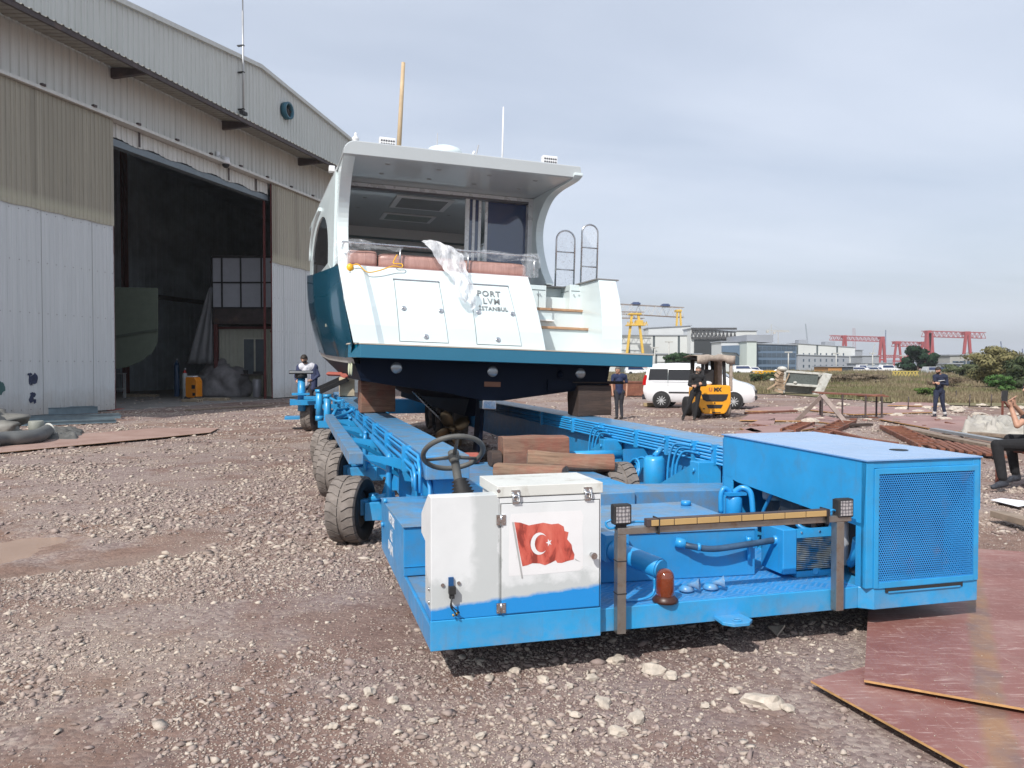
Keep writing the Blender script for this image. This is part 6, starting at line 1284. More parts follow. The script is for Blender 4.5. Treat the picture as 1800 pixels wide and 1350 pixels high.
for s in (-1, 1): gl.ell(hd5+f5*.088+V((.0, s*.036, .014)), .014, .032, .022, 10, 8)
gl.beam(hd5+f5*.08+V((0, -.07, .018)), hd5+V((0, -.095, .018)), .008, .012)
person(base, b, [SKIN, BLKC, cloth('black_trousers', (.010, .010, .012)), DSHOE, HAIR], 'man in black T-shirt and dark trousers seated at the right edge, holding up a phone', .03, HAIR, 4, (tuple(hd5), .112), voxel=.0085, facing=(-.95, -.2, 0), extras=((pm, 'phone', BLK), (gl, 'sunglasses', SUNG)))
# the rusty red frame he sits on
RRED = mat('rusty_red_frame', (.16, .05, .035), .75, var=.35, dirt=(.22, .10, .05), ds=8)
sf_ = empty('steel_frame_seat', (base.x, D5, 0), (0, 0, 0), 'rusty red steel frame the man in black is sitting on', 'steel frame')
m = MB(); fz = pel.z-.13
for x, y in ((-.02, -.25), (.85, -.25), (-.02, .45), (.85, .45)): m.beam((x, y, .01), (x, y, fz), .05, .05)
m.build('leg', RRED, sf_); m = MB(); m.box(-.05, .9, -.28, .5, fz, fz+.03); m.build('top', RRED, sf_); MB().beam((-.02, -.25, .04), (.6, -1.1, .04), .06, .06).build('foot_bar', RRED, sf_)
# ================================================================ VAN, FORKLIFT, YARD CLUTTER
BGL = gel('black_van_glass', (.008, .009, .011), .12, .1)
VW = gel('white_van_paint', (.74, .75, .77), .25, .8)
def van():
    rw = G(1172, 716); o = empty('parked_van', (rw.x, rw.y+.4, 0), (0, 0, R(-20)), 'white passenger van with black rear windows parked behind the forklift', 'van')
    X = [(-.78, .78, .60), (-.72, 1.30, .42), (-.60, 1.72, .28), (-.35, 1.83, .25), (.5, 1.86, .25), (1.3, 1.84, .25), (1.75, 1.77, .25), (2.1, 1.64, .25), (2.75, 1.22, .25), (2.95, 1.13, .25), (3.35, 1.03, .25), (3.6, .92, .28), (3.70, .72, .34), (3.72, .55, .40)]
    m = MB(); rows = []
    for x, zt, zb in X:
        tap = 1-.16*max(0, (x-2.9)/.8)**2-.08*max(0, (-.4-x)/.4)**2; belt = min(1.12, zt-.04); wr = .90-.18*max(0, min(1, (zt-1.12)/.72)); sec = []
        for w, z in ((.80, zb), (.90, zb+.14), (.915, .7 if zt > .75 else (zb+zt)/2), (.90, belt), (wr+.01, belt+(zt-belt)*.85), (wr-.09, zt), (0, zt+.015)): sec.append((w*tap, max(z, zb)))
        rows.append([(x, -w, z) for w, z in sec]+[(x, w, z) for w, z in sec[::-1]])
    m.grid(rows); m.add(rows[0], [tuple(range(14))]); m.add(rows[-1], [tuple(range(14))[::-1]]); m.build('body', VW, o)
    def sw(z): return .905-.155*max(0, (z-1.12)/.72)
    def pane(x0, x1, z0, z1, ta=0, tb=0, name='side_window', m_=None, off=.012, side=-1):
        z0 = z0; q = MB(); q.add([(x0, side*(sw(z0)+off), z0), (x1, side*(sw(z0)+off), z0), (x1-tb, side*(sw(z1)+off), z1), (x0+ta, side*(sw(z1)+off), z1)], [(0, 1, 2, 3)]); q.build(name, m_ or BGL, o, solid=.006)
    for s in (-1, 1): pane(-.55, .25, 1.16, 1.62, .05, 0, side=s); pane(.27, 1.29, 1.16, 1.60, side=s); pane(1.32, 2.45, 1.16, 1.56, 0, .55, side=s)
    q = MB(); q.add([(2.12, -.72, 1.63), (2.12, .72, 1.63), (2.74, .80, 1.235), (2.74, -.80, 1.235)], [(0, 1, 2, 3)]); ob = q.build('windscreen', DG, o, solid=.01); ob.location.x = .015; ob.location.z = .015
    q = MB(); q.box(.3, 1.95, -.93, -.915, .62, .68); q.box(2.3, 3.0, -.93, -.9, .62, .68); q.build('side_moulding', BLK, o)
    q = MB(); q.box(1.30, 1.32, -.922, -.912, .4, 1.6); q.box(2.32, 2.335, -.922, -.912, .4, 1.12); q.box(.26, .275, -.922, -.912, .9, 1.6); q.box(-.4, 1.3, -.922, -.912, 1.08, 1.09); q.build('door_seam', SEAM, o)
    q = MB(); q.box(1.12, 1.22, -.945, -.915, .92, 1.0); q.box(1.42, 1.56, -.94, -.915, .98, 1.01); q.build('door_handle', BLK, o)
    for s in (-1, 1): q = MB(); q.prism([(-.80, .95), (-.66, .95), (-.62, 1.35), (-.70, 1.38), (-.77, 1.2)], 1, s*.80, s*.88); q.build('tail_light', mat('tail_red%d' % s, (.45, .01, .01), .2), o)
    for s in (-1, 1): q = MB(); q.add([(3.20, s*.83, .92), (3.62, s*.70, .74), (3.60, s*.70, .88), (3.30, s*.80, 1.02)], [(0, 1, 2, 3)]); q.build('headlight', mat('lamp_glass%d' % s, (.25, .27, .3), .1, .4), o, solid=.04)
    q = MB(); q.box(3.60, 3.74, -.5, .5, .62, .74); q.box(3.62, 3.745, -.6, .6, .36, .48); q.build('front_grille', BLK, o); q = MB(); q.box(-.83, -.72, -.8, .8, .34, .55); q.build('rear_bumper', TROU, o)
    q = MB(); q.beam((-.3, -.62, 1.90), (2.0, -.62, 1.90), .03, .03); q.beam((-.3, .62, 1.90), (2.0, .62, 1.90), .03, .03); q.build('roof_rail', BLK, o)
    q = MB(); q.box(2.25, 2.38, -1.08, -.90, 1.12, 1.32); q.build('mirror', BLK, o, bevel=.02)
    for x in (0, 2.9):
        for s in (-1, 1):
            q = MB(); q.cyl((x, s*.70, .33), (x, s*.921, .33), .375, 28); q.build('wheel_arch', BLK, o)  # black disc on the uncut body side paints the dark recess
            w = empty('wheel', (x, s*.86, .31), parent=o); q = MB(); q.lathe([(.20, -.09), (.30, -.10), (.315, -.06), (.315, .06), (.30, .10), (.20, .09)], (0, 0, 0), (0, 1, 0), 32); q.build('tyre', TYREB, w)
            q = MB(); q.lathe([(.20, -.02), (.20, .085*1), (.19, .085)], (0, 0, 0), (0, s, 0), 28, cap=False)
            for i in range(10): a = i*math.pi/5; q.beam((.03*math.cos(a), s*.09, .03*math.sin(a)), (.195*math.cos(a+.12), s*.09, .195*math.sin(a+.12)), .022, .03)
            q.cyl((0, s*.05, 0), (0, s*.10, 0), .045, 14); q.build('rim', LGT, w)
    return o
van()
def forklift():
    c = G(1256, 735); o = empty('forklift', (c.x, c.y, 0), (0, 0, R(4)), 'yellow forklift seen from behind with a tattered roof, in front of the white van', 'forklift'); FY = mat('forklift_yellow', (.75, .33, .015), .4, var=.12, dirt=(.08, .06, .04), ds=6, dth=(.62, .75)); RAG = mat('dusty_rag_cover', (.30, .25, .21), .9, var=.35, vs=5, bump=.6, bs=12)
    m = MB(); pr = [(-.34, .14), (.34, .14), (.42, .22), (.56, .50), (.56, 1.04), (.50, 1.10), (-.50, 1.10), (-.56, 1.04), (-.56, .50), (-.42, .22)]; m.prism(pr, 1, 0, .75); m.build('counterweight', FY, o, bevel=.03)
    m = MB(); m.prism([(-.46, .80), (.46, .80), (.40, .62), (.28, .56), (-.28, .56), (-.40, .62)], 1, -.012, .01); m.prism([(-.28, .45), (.28, .45), (.22, .33), (-.22, .33)], 1, -.012, .01); m.box(-.02, .02, -.02, 0, .48, .53); m.build('vent_slot', BLK, o)
    m = MB(); m.box(-.08, .02, -.014, 0, .16, .21); m.box(.0, .2, -.013, 0, .18, .2); m.box(-.4, -.33, -.013, 0, .30, .33); m.build('scrape_mark', BLK, o)
    text_mesh('lettering', 'MX', .17, BLK, o, MX((.10, -.006, .95), (1, 0, 0), (0, 0, 1)), .002, bold=.010); text_mesh('lettering', 'U', .17, mat('faded_red_letter', (.45, .12, .05), .6), o, MX((-.14, -.006, .95), (1, 0, 0), (0, 0, 1)), .002, bold=.008)
    m = MB(); m.box(-.44, .44, .2, 1.5, .62, 1.0); m.build('chassis', FY, o, bevel=.02)
    m = MB(); m.box(-.30, -.05, .35, .85, 1.1, 1.55) ; m.obox((-.2, .3, 1.35), (.5, .12, .55), (.15, 0, 0)); m.box(-.4, .1, .4, .9, 1.1, 1.2); m.build('driver_seat', BLK, o, bevel=.03)
    for x, y in ((-.38, .12), (.38, .12), (-.38, 1.35), (.38, 1.35)): MB().beam((x, y, 1.05), (x*.95, y+.05, 1.98), .075 if x < 0 else .09, .09).build('roof_post', BLK, o)
    m = MB(); m.box(-.50, .56, .0, 1.6, 1.96, 2.03); m.build('overhead_guard', BLK, o)
    rows = []
    for i in range(15):
        x = -.62+1.3*i/14; rows.append([(x+.03*noise.noise(V((i*.7, 1, 0))), -.04, 1.82-.10*abs(noise.noise(V((i*.6, 2, 0))))-(.10 if 3 < i < 11 else 0)*-1), (x, -.06, 2.08+.05*noise.noise(V((i*.5, 5, 0)))), (x, .8, 2.12+.06*noise.noise(V((i*.4, 8, 0)))), (x, 1.6, 2.05)])
    q = MB().grid(rows); q.build('roof_cover', RAG, o, solid=.02); m = MB(); m.box(.42, .60, 1.0, 1.5, .9, 2.0); m.box(.52, .62, .0, .12, .9, 1.95); m.build('rag_side_curtain', RAG, o, bevel=.03)
    m = MB(); m.box(-.30, -.2, 1.6, 1.75, .1, 2.1); m.box(.2, .3, 1.6, 1.75, .1, 2.1); m.box(-.3, .3, 1.6, 1.7, 1.9, 2.0); m.build('mast', DARKM, o); m = MB(); m.tube(bez([(.05, 1.2, 2.0), (.1, 1.15, 1.5), (.05, 1.2, 1.2)], 5), .012, 6); m.torus((-.1, 1.25, 1.35), (0, -1, .6), .17, .015, 20, 6); m.build('steering_wheel', BLK, o)
    for x, y, r_, w in ((-.50, .35, .27, .2), (.50, .35, .27, .2), (-.52, 1.35, .34, .24), (.52, 1.35, .34, .24)):
        wq = empty('wheel', (x, y, r_), parent=o); q = MB(); q.lathe([(r_*.5, -w/2), (r_*.93, -w/2), (r_, -w*.35), (r_, w*.35), (r_*.93, w/2), (r_*.5, w/2)], (0, 0, 0), (1, 0, 0), 28); q.build('tyre', TYREB if x < 0 else TYRE, wq); q = MB(); q.cyl((-w*.45, 0, 0), (w*.45, 0, 0), r_*.5, 20); q.build('rim', FY, wq)
    m = MB(); m.ell((-.18, .25, 1.16), .17, .14, .08); m.build('white_helmet', WHT, o)
forklift()
# rusty skip behind the navy T-shirt man
p = G(1105, 697); RUST = mat('rust_brown', (.17, .065, .04), .85, var=.35, vs=2, dirt=(.28, .14, .08), ds=5); m = MB(); a = 1.35
m.prism([(-a, .05), (a*.55, .05), (a*1.1, .78), (-a*1.25, .78)], 1, 0, 1.6); o = empty('rusty_skip', p, (0, 0, R(-4)), 'rusty red brown steel trough standing beyond the right timber cube', 'skip'); m.build('body', RUST, o); MB().box(-1.75, 1.55, -.04, 1.64, .78, .86).build('rim', RUST, o)
# wrecked white boat cabin lying on its side
p = G(1372, 694); wk = empty('wrecked_cabin', (p.x, p.y+.3, .12), (R(2), R(4), R(-8)), 'wrecked white boat cabin tipped on its side at the edge of the field', 'boat wreck'); WK = mat('dirty_white_grp', (.50, .50, .47), .6, var=.15, dirt=(.26, .23, .19), ds=2.5, dth=(.5, .68)); 
m = MB(); m.box(.2, 2.6, 0, .1, 1.25, 1.38); m.box(.2, .34, 0, .1, 0, 1.3); m.box(.2, 2.4, .0, .1, .48, .62); m.box(.2, 2.3, 1.4, 1.5, 0, 1.3); m.box(.2, 2.3, .1, 1.5, 1.28, 1.34); m.prism([(1.95, -.15), (2.45, -.15), (3.0, 1.34), (2.45, 1.30)], 1, -.02, 1.5); m.build('shell', WK, wk, bevel=.02)
m = MB(); m.box(.34, 2.2, .07, .1, .62, 1.25); m.build('window', mat('dusty_window', (.10, .115, .11), .3), wk); m = MB()
for i in range(6): m.obox((-.02+.06*(i % 2), .1, .1+.22*i), (.5, .4, .17), (.1*i, .2, .15*i)); 
m.beam((-.7, 0, .15), (.1, 0, .75), .09, .09); m.beam((.2, -.05, .3), (.5, -.05, 1.2), .09, .06); m.build('broken_timber', mat('broken_ply', (.34, .25, .17), .85, var=.4), wk); m = MB(); m.ell((.1, .1, 1.45), .3, .25, .16); m.ell((-.45, .0, .75), .16, .14, .1); m.ell((.9, 0, .68), .12, .1, .08); m.build('foam_lump', WK, wk)
# long trestle with rusty top and the grey A frame
p = G(1445, 735); tb = empty('rusty_trestle', (p.x, p.y, 0), (0, 0, R(-8)), 'long rusty steel trestle table standing among the scrap plates', 'trestle'); tl = 2.05
m = MB(); m.obox((.95, .3, .80), (2.25, .8, .04), (.02, .045, 0)); m.obox((1.6, .2, .76), (.7, .5, .05), (0, -.05, .2)); m.build('top', RUST, tb); 
for x, y in ((0, 0), (.62, -.1), (1.28, -.35), (1.80, -.3), (.1, .7), (1.9, .6)): MB().beam((x, y, 0), (x, y, .79-.045*(x-.95)), .05, .05).build('leg', DARKM, tb)
MB().box(.45, 1.1, -.18, -.1, .01, .07).build('foot', DARKM, tb)
def poly3(name, pts, th, m_, label, cat, group=None):
    c = pts[0].copy(); m = MB(); n = len(pts); nr = (pts[1]-pts[0]).cross(pts[2]-pts[0]).normalized()*th; v = [q-c for q in pts]+[q-c+nr for q in pts]; m.add(v, [tuple(range(n))[::-1], tuple(range(n, 2*n))]+[(i, (i+1) % n, n+(i+1) % n, n+i) for i in range(n)]); o = m.build(name, m_); o.location = c; return tag(o, label, cat, group)
GRB = mat('grey_brown_steel', (.25, .20, .18), .8, var=.25, vs=4)
af = empty('a_frame', G(1452, 745), (0, 0, 0), 'grey brown welded A frame in front of the rusty trestle', 'steel frame'); m = MB(); m.beam((-.6, .9, 0), (.02, .35, .85), .12, .05, up=(0, -1, 0)); m.beam((.02, .35, .85), (.48, -.4, 0), .13, .05, up=(0, -1, 0)); m.build('frame', GRB, af)
# flat plates all over the mid ground
pl_mid = [([(1300,738),(1318,728),(1445,726),(1452,740)], 'pinkish steel sheet on the ground just right of the van nose'), ([(1310,722),(1330,716),(1392,714),(1400,722)], 'narrow red sheet beyond the forklift wheels'),
 ([(1318,745),(1345,733),(1363,735),(1360,748)], 'small square pink plate in front of the forklift'), ([(1345,765),(1300,752),(1420,742),(1432,752)], 'curled red plate close behind the engine hood'), ([(1395,735),(1440,728),(1500,742),(1470,745)], 'round cornered grey red plate at the foot of the A frame'),
 ([(1545,736),(1560,728),(1700,732),(1695,757),(1660,757)], 'wide red plate where the man with the phone stands'), ([(1420,720),(1430,713),(1620,716),(1640,724),(1500,728)], 'long dark red sheet behind the rusty trestle'), ([(1560,712),(1580,706),(1640,708),(1650,714)], 'distant red sheet near the field edge left of the man with the phone'), ([(1290,760),(1320,752),(1340,758),(1310,768)], 'small brown offcut plate beside the trailer beam')]
P3 = plate_mat('red_plate_far', (.20, .10, .085), (.33, .19, .165), .5)
for pix, lb_ in pl_mid: plate(pix, .05, .03, P3, lb_, group='steel plates scattered behind the trailer')
# rusty lattice pieces and strips
def lattice(u0, v0, u1, v1, w, n, label, h=.10, fan=0):
    a = G(u0, v0, .0); b = G(u1, v1, .0); L_ = (b-a).length; ang = math.atan2(b.y-a.y, b.x-a.x); o = empty('steel_lattice', (a.x, a.y, 0), (0, 0, ang), label, 'steel lattice', 'rusty lattice offcuts'); m = MB(); m.box(0, L_, -w/2, -w/2+.05, .02, .02+h); m.build('side_bar', RUST, o); m = MB(); m.box(0, L_, w/2-.05, w/2, .02, .02+h); m.build('side_bar', RUST, o); m = MB()
    for i in range(n): x = L_*(i+.5)/n; m.beam((x-.1, -w/2, .05+h*.5), (x+.1+fan*i, w/2, .05+h*.5), .05, .05)
    m.build('rung', RUST, o)
lattice(1565, 755, 1640, 792, .55, 8, 'long rusty lattice strip behind the hood, leading to the fanned strips'); lattice(1440, 768, 1490, 745, .5, 6, 'short rusty lattice offcut left of the long one, close above the hood'); lattice(1385, 762, 1420, 748, .4, 5, 'small rusty lattice offcut furthest left behind the hood')
for i in range(9):
    u = 1600+i*16; plank((u, 768+i*2.6), (u+42, 790+i*2.0), .09, .05, 'rusty steel strip in the fanned row behind the engine hood', RUST, z=.04+.012*(i % 3), name='steel_strip', cat='steel strip', group='fanned rusty strips')
for i, (u0, v0, u1, v1, w, lb_, mm) in enumerate([(1600, 758, 1745, 788, .22, 'long pale board under the tarpaulin bundle', WOODG), (1640, 757, 1760, 778, .18, 'grey steel channel lying under the tarpaulin bundle', mat('grey_channel', (.30, .32, .34), .5, .4)), (1500, 772, 1575, 783, .15, 'rusty flat bar just behind the hood', RUST), (1455, 758, 1520, 775, .12, 'thin rusty angle bar crossing the lattice offcuts', RUST), (1480, 750, 1530, 748, .2, 'dark plank in front of the trestle legs', W3), (1752, 908, 1830, 930, .16, 'short brown timber on the ground below the seated man', WOODG), (1310, 728, 1400, 724, .12, 'rust coloured angle bar behind the forklift', RUST), (1690, 762, 1800, 772, .25, 'weathered board at the foot of the tarpaulin bundle', WOODG)]): plank((u0, v0), (u1, v1), w, .07, lb_, mm, z=.03+.03*(i % 2))
cloth_patch('tarpaulin_bundle', [(1692, 768), (1800, 774), (1806, 750), (1702, 748)], .33, mat('pale_grey_tarpaulin', (.36, .34, .30), .7, var=.25, vs=3, bump=.6, bs=8), 'pale grey tarpaulin thrown over boards beside the seated man', 'tarpaulin', 11, amp=.08)
cloth_patch('tarpaulin_heap', [(1690, 768), (1760, 770), (1765, 758), (1700, 755)], .38, mat('pale_grey_tarpaulin_b', (.33, .31, .28), .7, var=.3, vs=3, bump=.6, bs=8), 'second fold of the pale tarpaulin, the left end that stands highest', 'tarpaulin', 15, amp=.10)
pp = poly3('white_sheet', [G(1741, 879, .03), G(1790, 891, .03), G(1830, 884, .04), G(1760, 876, .03)], .004, mat('white_card', (.75, .76, .80), .6, var=.03), 'clean white sheet lying on the gravel at the right edge', 'sheet')
poly3('stone_offcut', [G(1350, 1100, .03), G(1366, 1100, .03), G(1380, 1098, .05), G(1366, 1116, .01)], .012, ROCKM, 'flat pale triangular stone chip below the tow lug', 'stone')
p = G(1762, 735); bf = empty('red_bracket', p, (0, 0, .3), 'small red welded bracket frame standing behind the tarpaulin bundle', 'steel frame'); m = MB(); m.beam((0, 0, 0), (0, 0, .62), .05, .05); m.beam((0, 0, .62), (.5, .1, .25), .05, .05); m.box(-.35, 1.0, -.1, .1, 0, .05); m.build('frame', RRED, bf)
for i in range(34):        # white rubble lumps at the yard edge
    r = random.Random(i+900); u = r.uniform(1405, 1800); v = r.choice([r.uniform(712, 722), r.uniform(716, 745)]); q = G(u, v); s = r.uniform(.08, .24)
    bm = bmesh.new(); bmesh.ops.create_icosphere(bm, subdivisions=2, radius=1)
    for w in bm.verts: d = w.co*(1+noise.noise(w.co*1.7+V((i*3, 0, 0)))*.5); w.co = (d.x*s*1.2, d.y*s, max(0, d.z*s*.5+s*.12))
    me = bpy.data.meshes.new('rock'); bm.to_mesh(me); bm.free(); me.materials.append(ROCKM); o = bpy.data.objects.new('rock', me); COL.objects.link(o); o.location = q; tag(o, 'pale rock lump at the edge of the yard near the field', 'rock', 'pale rock lumps along the field edge')
o = MB().box(-.45, .1, -.15, .15, 0, .14).build('wheel_chock', mat('tan_wood', (.42, .32, .18), .8), bevel=.01); o.location = G(1150, 714); tag(o, 'tan timber chock against the rear wheel of the white van', 'wheel chock')

for i in range(46):        # small rusty offcuts strewn over the scrap area
    r = random.Random(i+4000); u = r.uniform(1300, 1790); v = r.uniform(716, 768); q = G(u, v, .02)
    if 1395 < u < 1500 and v < 725: continue
    L_ = r.uniform(.12, .55); w_ = r.uniform(.04, .22); m = MB(); pts = [(-L_/2, -w_/2), (L_/2, -w_/2*r.uniform(.3, 1)), (L_/2*r.uniform(.5, 1), w_/2), (-L_/2*r.uniform(.6, 1), w_/2)]; m.prism(pts, 2, 0, r.uniform(.01, .05))
    o = m.build('scrap_piece', [RUST, GRB, WOODG, P3][i % 4]); o.location = q; o.rotation_euler = (r.uniform(-.12, .12), r.uniform(-.15, .15), r.uniform(0, 3.1)); tag(o, 'small rusty or grey offcut lying loose among the scrap plates behind the trailer', 'scrap', 'small loose offcuts in the scrap area')
# ================================================================ FIELD, TREES, SHIPYARD BEYOND
def field_mat():
    t = NT('dry_field'); n = t.noise(.08, 5, .6); c = t.ramp(n, [(.35, (.13, .115, .055)), (.5, (.20, .17, .10)), (.65, (.10, .12, .045))]); c = t.mix(.4, c, t.ramp(t.noise(3, 6, .7), [(.3, (.09, .08, .045)), (.7, (.24, .21, .14))])); t.set('Base Color', c); t.set('Roughness', .95); t.set('Specular IOR Level', .1); return t.m
pts = [G(900, 683), G(1130, 688), G(1380, 694), G(1560, 708), G(1700, 714), G(1900, 719)]; pts = [(p.x, p.y, .03) for p in pts]+[(120, 40, .03), (400, 260, .03), (420, 330, .03), (-40, 330, .03), (-6, 120, .03)]
MB().add(pts, [tuple(range(len(pts)))]).build('field', field_mat(), fixn=False)['kind'] = 'structure'
def grass():
    t = NT('wild_grass'); g = t.N.new('ShaderNodeNewGeometry'); r_ = g.outputs['Random Per Island']; n = t.noise(.09, 4, .6); c = t.ramp(r_, [(0, (.12, .10, .06)), (.35, (.23, .19, .12)), (.7, (.17, .125, .09)), (1, (.32, .28, .18))]); gr = t.ramp(n, [(.50, 0), (.60, 1)]); c = t.mix(t.math('MULTIPLY', gr, .6), c, (.085, .12, .035)); t.set('Base Color', c); t.set('Roughness', .9); t.set('Specular IOR Level', .1)
    r = np.random.default_rng(5); n = 150000; Y = 37+170*r.random(n)**1.7; u = 1060+r.random(n)*760; X = (u-900)/1400*Y
    edge = np.interp(u, [900, 1130, 1380, 1560, 1700, 1900], [61, 54.5, 48, 37.7, 34.5, 32.2]); k = (Y > edge+1.0*r.random(n)) & ~((u > 1355) & (u < 1455) & (Y < 52)); X, Y = X[k], Y[k]; n = len(X); big = fbm(X*.10, Y*.05, 3, 3); h = (.10+.50*np.clip((big-.35)*2.2, 0, 1))*(.5+.8*r.random(n))*np.clip(Y/70, .6, 1.6); w = .007+.0007*Y; a = r.random(n)*3.14; lean = (r.random((n, 2))-.5)*h[:, None]*.8
    co = np.zeros((n, 3, 3)); co[:, 0] = np.stack([X-np.cos(a)*w, Y-np.sin(a)*w, np.zeros(n)], -1); co[:, 1] = np.stack([X+np.cos(a)*w, Y+np.sin(a)*w, np.zeros(n)], -1); co[:, 2] = np.stack([X+lean[:, 0], Y+lean[:, 1], h], -1)
    raw_mesh('grass', co.reshape(-1, 3), np.arange(n*3).reshape(-1, 3), t.m, label='wild dry grass and weeds covering the field beyond the yard', cat='grass')
grass()
def leafm(name, a, b):
    t = NT(name); g = t.N.new('ShaderNodeNewGeometry'); c = t.ramp(g.outputs['Random Per Island'], [(0, a), (1, b)]); t.set('Base Color', c); t.set('Roughness', .8); t.set('Specular IOR Level', .2); return t.m
def tree(u, v, Y, w, h, a, b, label, seed, cat='tree', n=2600, leaf=.11, name='tree', trunk=.3, group=None):
    p = P(u, v, Y); p.z = 0; o = empty(name, p, (0, 0, 0), label, cat, group); r = np.random.default_rng(seed); m = MB(); m.cyl((0, 0, 0), (0, 0, h*.5), .05*h*.6+.04, 8, r2=.03*h*.5)
    for i in range(5): a_ = i*1.26; m.cyl((0, 0, h*(.2+.05*i)), (math.cos(a_)*w*.5, math.sin(a_)*w*.4, h*(.55+.06*i)), .03*h*.3+.02, 6, r2=.02)
    m.build('trunk', mat('bark_%d' % seed, (.10, .075, .055), .9), o)
    k = 26; cl = np.stack([(r.random(k)*2-1)*w*.72, (r.random(k)*2-1)*w*.6, h*(trunk+.12+(.88-trunk)*r.random(k))], -1); cl[:, 0] *= np.sqrt(np.clip(1-((cl[:, 2]/h-.55)/.55)**2, .1, 1)); idx = r.integers(0, k, n); q = r.normal(size=(n, 3)); q /= np.linalg.norm(q, axis=1)[:, None]; c = cl[idx]+q*np.array([w*.30, w*.28, h*.14])*(.55+.5*r.random((n, 1))); s = leaf*(.6+.8*r.random(n)); a1 = r.normal(size=(n, 3)); a1 /= np.linalg.norm(a1, axis=1)[:, None]; b1 = np.cross(a1, q); b1 /= np.linalg.norm(b1, axis=1)[:, None]+1e-9
    a1 = np.cross(q, b1); c[:, 2] = np.maximum(c[:, 2], .05); co = np.stack([c-a1*s[:, None], c+b1*s[:, None]*.6, c+a1*s[:, None], c-b1*s[:, None]*.6], 1).reshape(-1, 3); ob = raw_mesh('crown', co, np.arange(n*4).reshape(-1, 4), leafm('leaf_%d' % seed, a, b)); del ob['kind']; ob.parent = o
tree(1192, 645, 120, 3.2, 3.4, (.012, .03, .012), (.035, .07, .028), 'dark green bushy tree showing above the white van roof', 1, leaf=.28)
tree(1613, 655, 150, 3.8, 5.0, (.006, .022, .012), (.02, .045, .022), 'dark round tree in front of the red cranes', 2, leaf=.35, trunk=.1)
tree(1772, 655, 62, 3.1, 3.0, (.09, .085, .035), (.20, .18, .085), 'broad yellow green bush at the right edge of the field', 3, leaf=.12, n=5000, trunk=.05)
tree(1735, 655, 75, 2.6, 2.2, (.05, .06, .025), (.12, .12, .06), 'lower olive bush left of the broad yellow green one', 4, leaf=.12, n=4000, trunk=.05)
tree(1700, 665, 100, 3.2, 1.8, (.04, .06, .025), (.10, .11, .06), 'loose dull green bush behind the man with the phone', 5, leaf=.16, n=3000, trunk=.05)
tree(1760, 672, 50, .9, 1.1, (.03, .08, .02), (.09, .17, .05), 'small bright green shrub in the grass at the right', 6, leaf=.06, n=2400, trunk=.05, cat='shrub', name='shrub')
tree(1632, 690, 42, .75, .55, (.05, .10, .02), (.12, .17, .05), 'low bright green clump by the legs of the man with the phone', 7, leaf=.05, n=2200, trunk=.02, cat='shrub', name='shrub')
tree(1665, 688, 60, 1.6, .9, (.09, .065, .045), (.17, .13, .09), 'brown dry bush in the field right of the man with the phone', 8, leaf=.06, n=2600, trunk=.02, cat='shrub', name='shrub')
tree(1500, 675, 75, 3.4, 1.0, (.10, .08, .055), (.18, .14, .10), 'wide brown dry thicket in the middle of the field', 9, leaf=.09, n=4200, trunk=.02, cat='shrub', name='shrub')
tree(1345, 668, 80, 2.2, 1.0, (.03, .05, .02), (.08, .09, .04), 'dark green scrub by the yellow crane jib', 10, leaf=.10, n=2400, trunk=.02, cat='shrub', name='shrub')
tree(1805, 650, 55, 2.4, 2.4, (.02, .035, .015), (.06, .075, .035), 'dark green bush cut by the right edge of the picture', 11, leaf=.11, n=3600, trunk=.05)
for i, (u, v) in enumerate(((1596, 722), (1704, 716), (1742, 716), (1760, 708), (1680, 706), (1548, 706))):
    p = G(u, v); o = MB().cyl((0, 0, 0), (.02, 0, .55), .022, 8).build('fence_post', DARKM); o.location = p; tag(o, 'thin leaning fence post in the grass at the edge of the yard', 'fence post', 'thin fence posts along the field')
# ---- buildings
def wallmat(name, a, b, stripe=None, sx=6, dark=(.07, .09, .10), wd=.12):
    t = NT(name); c = t.ramp(t.noise(.12, 4), [(.3, a), (.7, b)])
    if stripe:
        x = t.math('FRACT', t.math('DIVIDE', t.sep()[0], sx)); s = t.math('LESS_THAN', x, wd); c = t.mix(s, c, dark)
    t.set('Base Color', c); t.set('Roughness', .7); return t.m
WHB = wallmat('far_white_cladding', (.56, .58, .58), (.48, .50, .50), True, 7.5, wd=.09); WHP = wallmat('far_white_plain', (.55, .57, .58), (.50, .52, .53)); GRYB = wallmat('far_grey_render', (.28, .30, .33), (.24, .26, .30)); DRK = mat('far_opening_shade', (.03, .035, .04), .8); GLZ = glassm('far_office_glass', (.03, .055, .085), .15); FRMB = mat('office_blue_frame', (.10, .15, .22), .5)
def bld(u0, u1, vt, Y, depth, m_, label, cat='building', vt2=None, roof=None, name='building', yaw=0):
    a = P(u0, vt, Y); b = P(u1, vt if vt2 is None else vt2, Y); o = empty(name, (a.x, Y, 0), (0, 0, yaw), label, cat); w = b.x-a.x; depth = min(depth, 10); m = MB(); m.prism([(0, -.5), (w, -.5), (w, b.z), (0, a.z)], 1, 0, depth); m.build('wall', m_, o); mr = MB(); t = (b.z-a.z)/w; mr.prism([(-.3, a.z), (w+.3, b.z), (w+.3, b.z+.25), (-.3, a.z+.25)], 1, -.3, depth+.3); mr.build('roof', roof or GRYB, o); o['_w'] = w; return o, w, a.z
def windows(o, w, z0, z1, nx, m_=None, name='window', x0=.06, x1=.94, hw=.5, d=-.08):
    for i in range(nx): xc = w*(x0+(x1-x0)*(i+.5)/nx); h_ = w*(x1-x0)/nx*hw/2; MB().box(xc-h_, xc+h_, d, d+.06, z0, z1).build(name, m_ or GLZ, o)
bld(1060, 1216, 590, 240, 70, WHB, 'long low white shed wall with dark stripes under the yellow gantry crane')
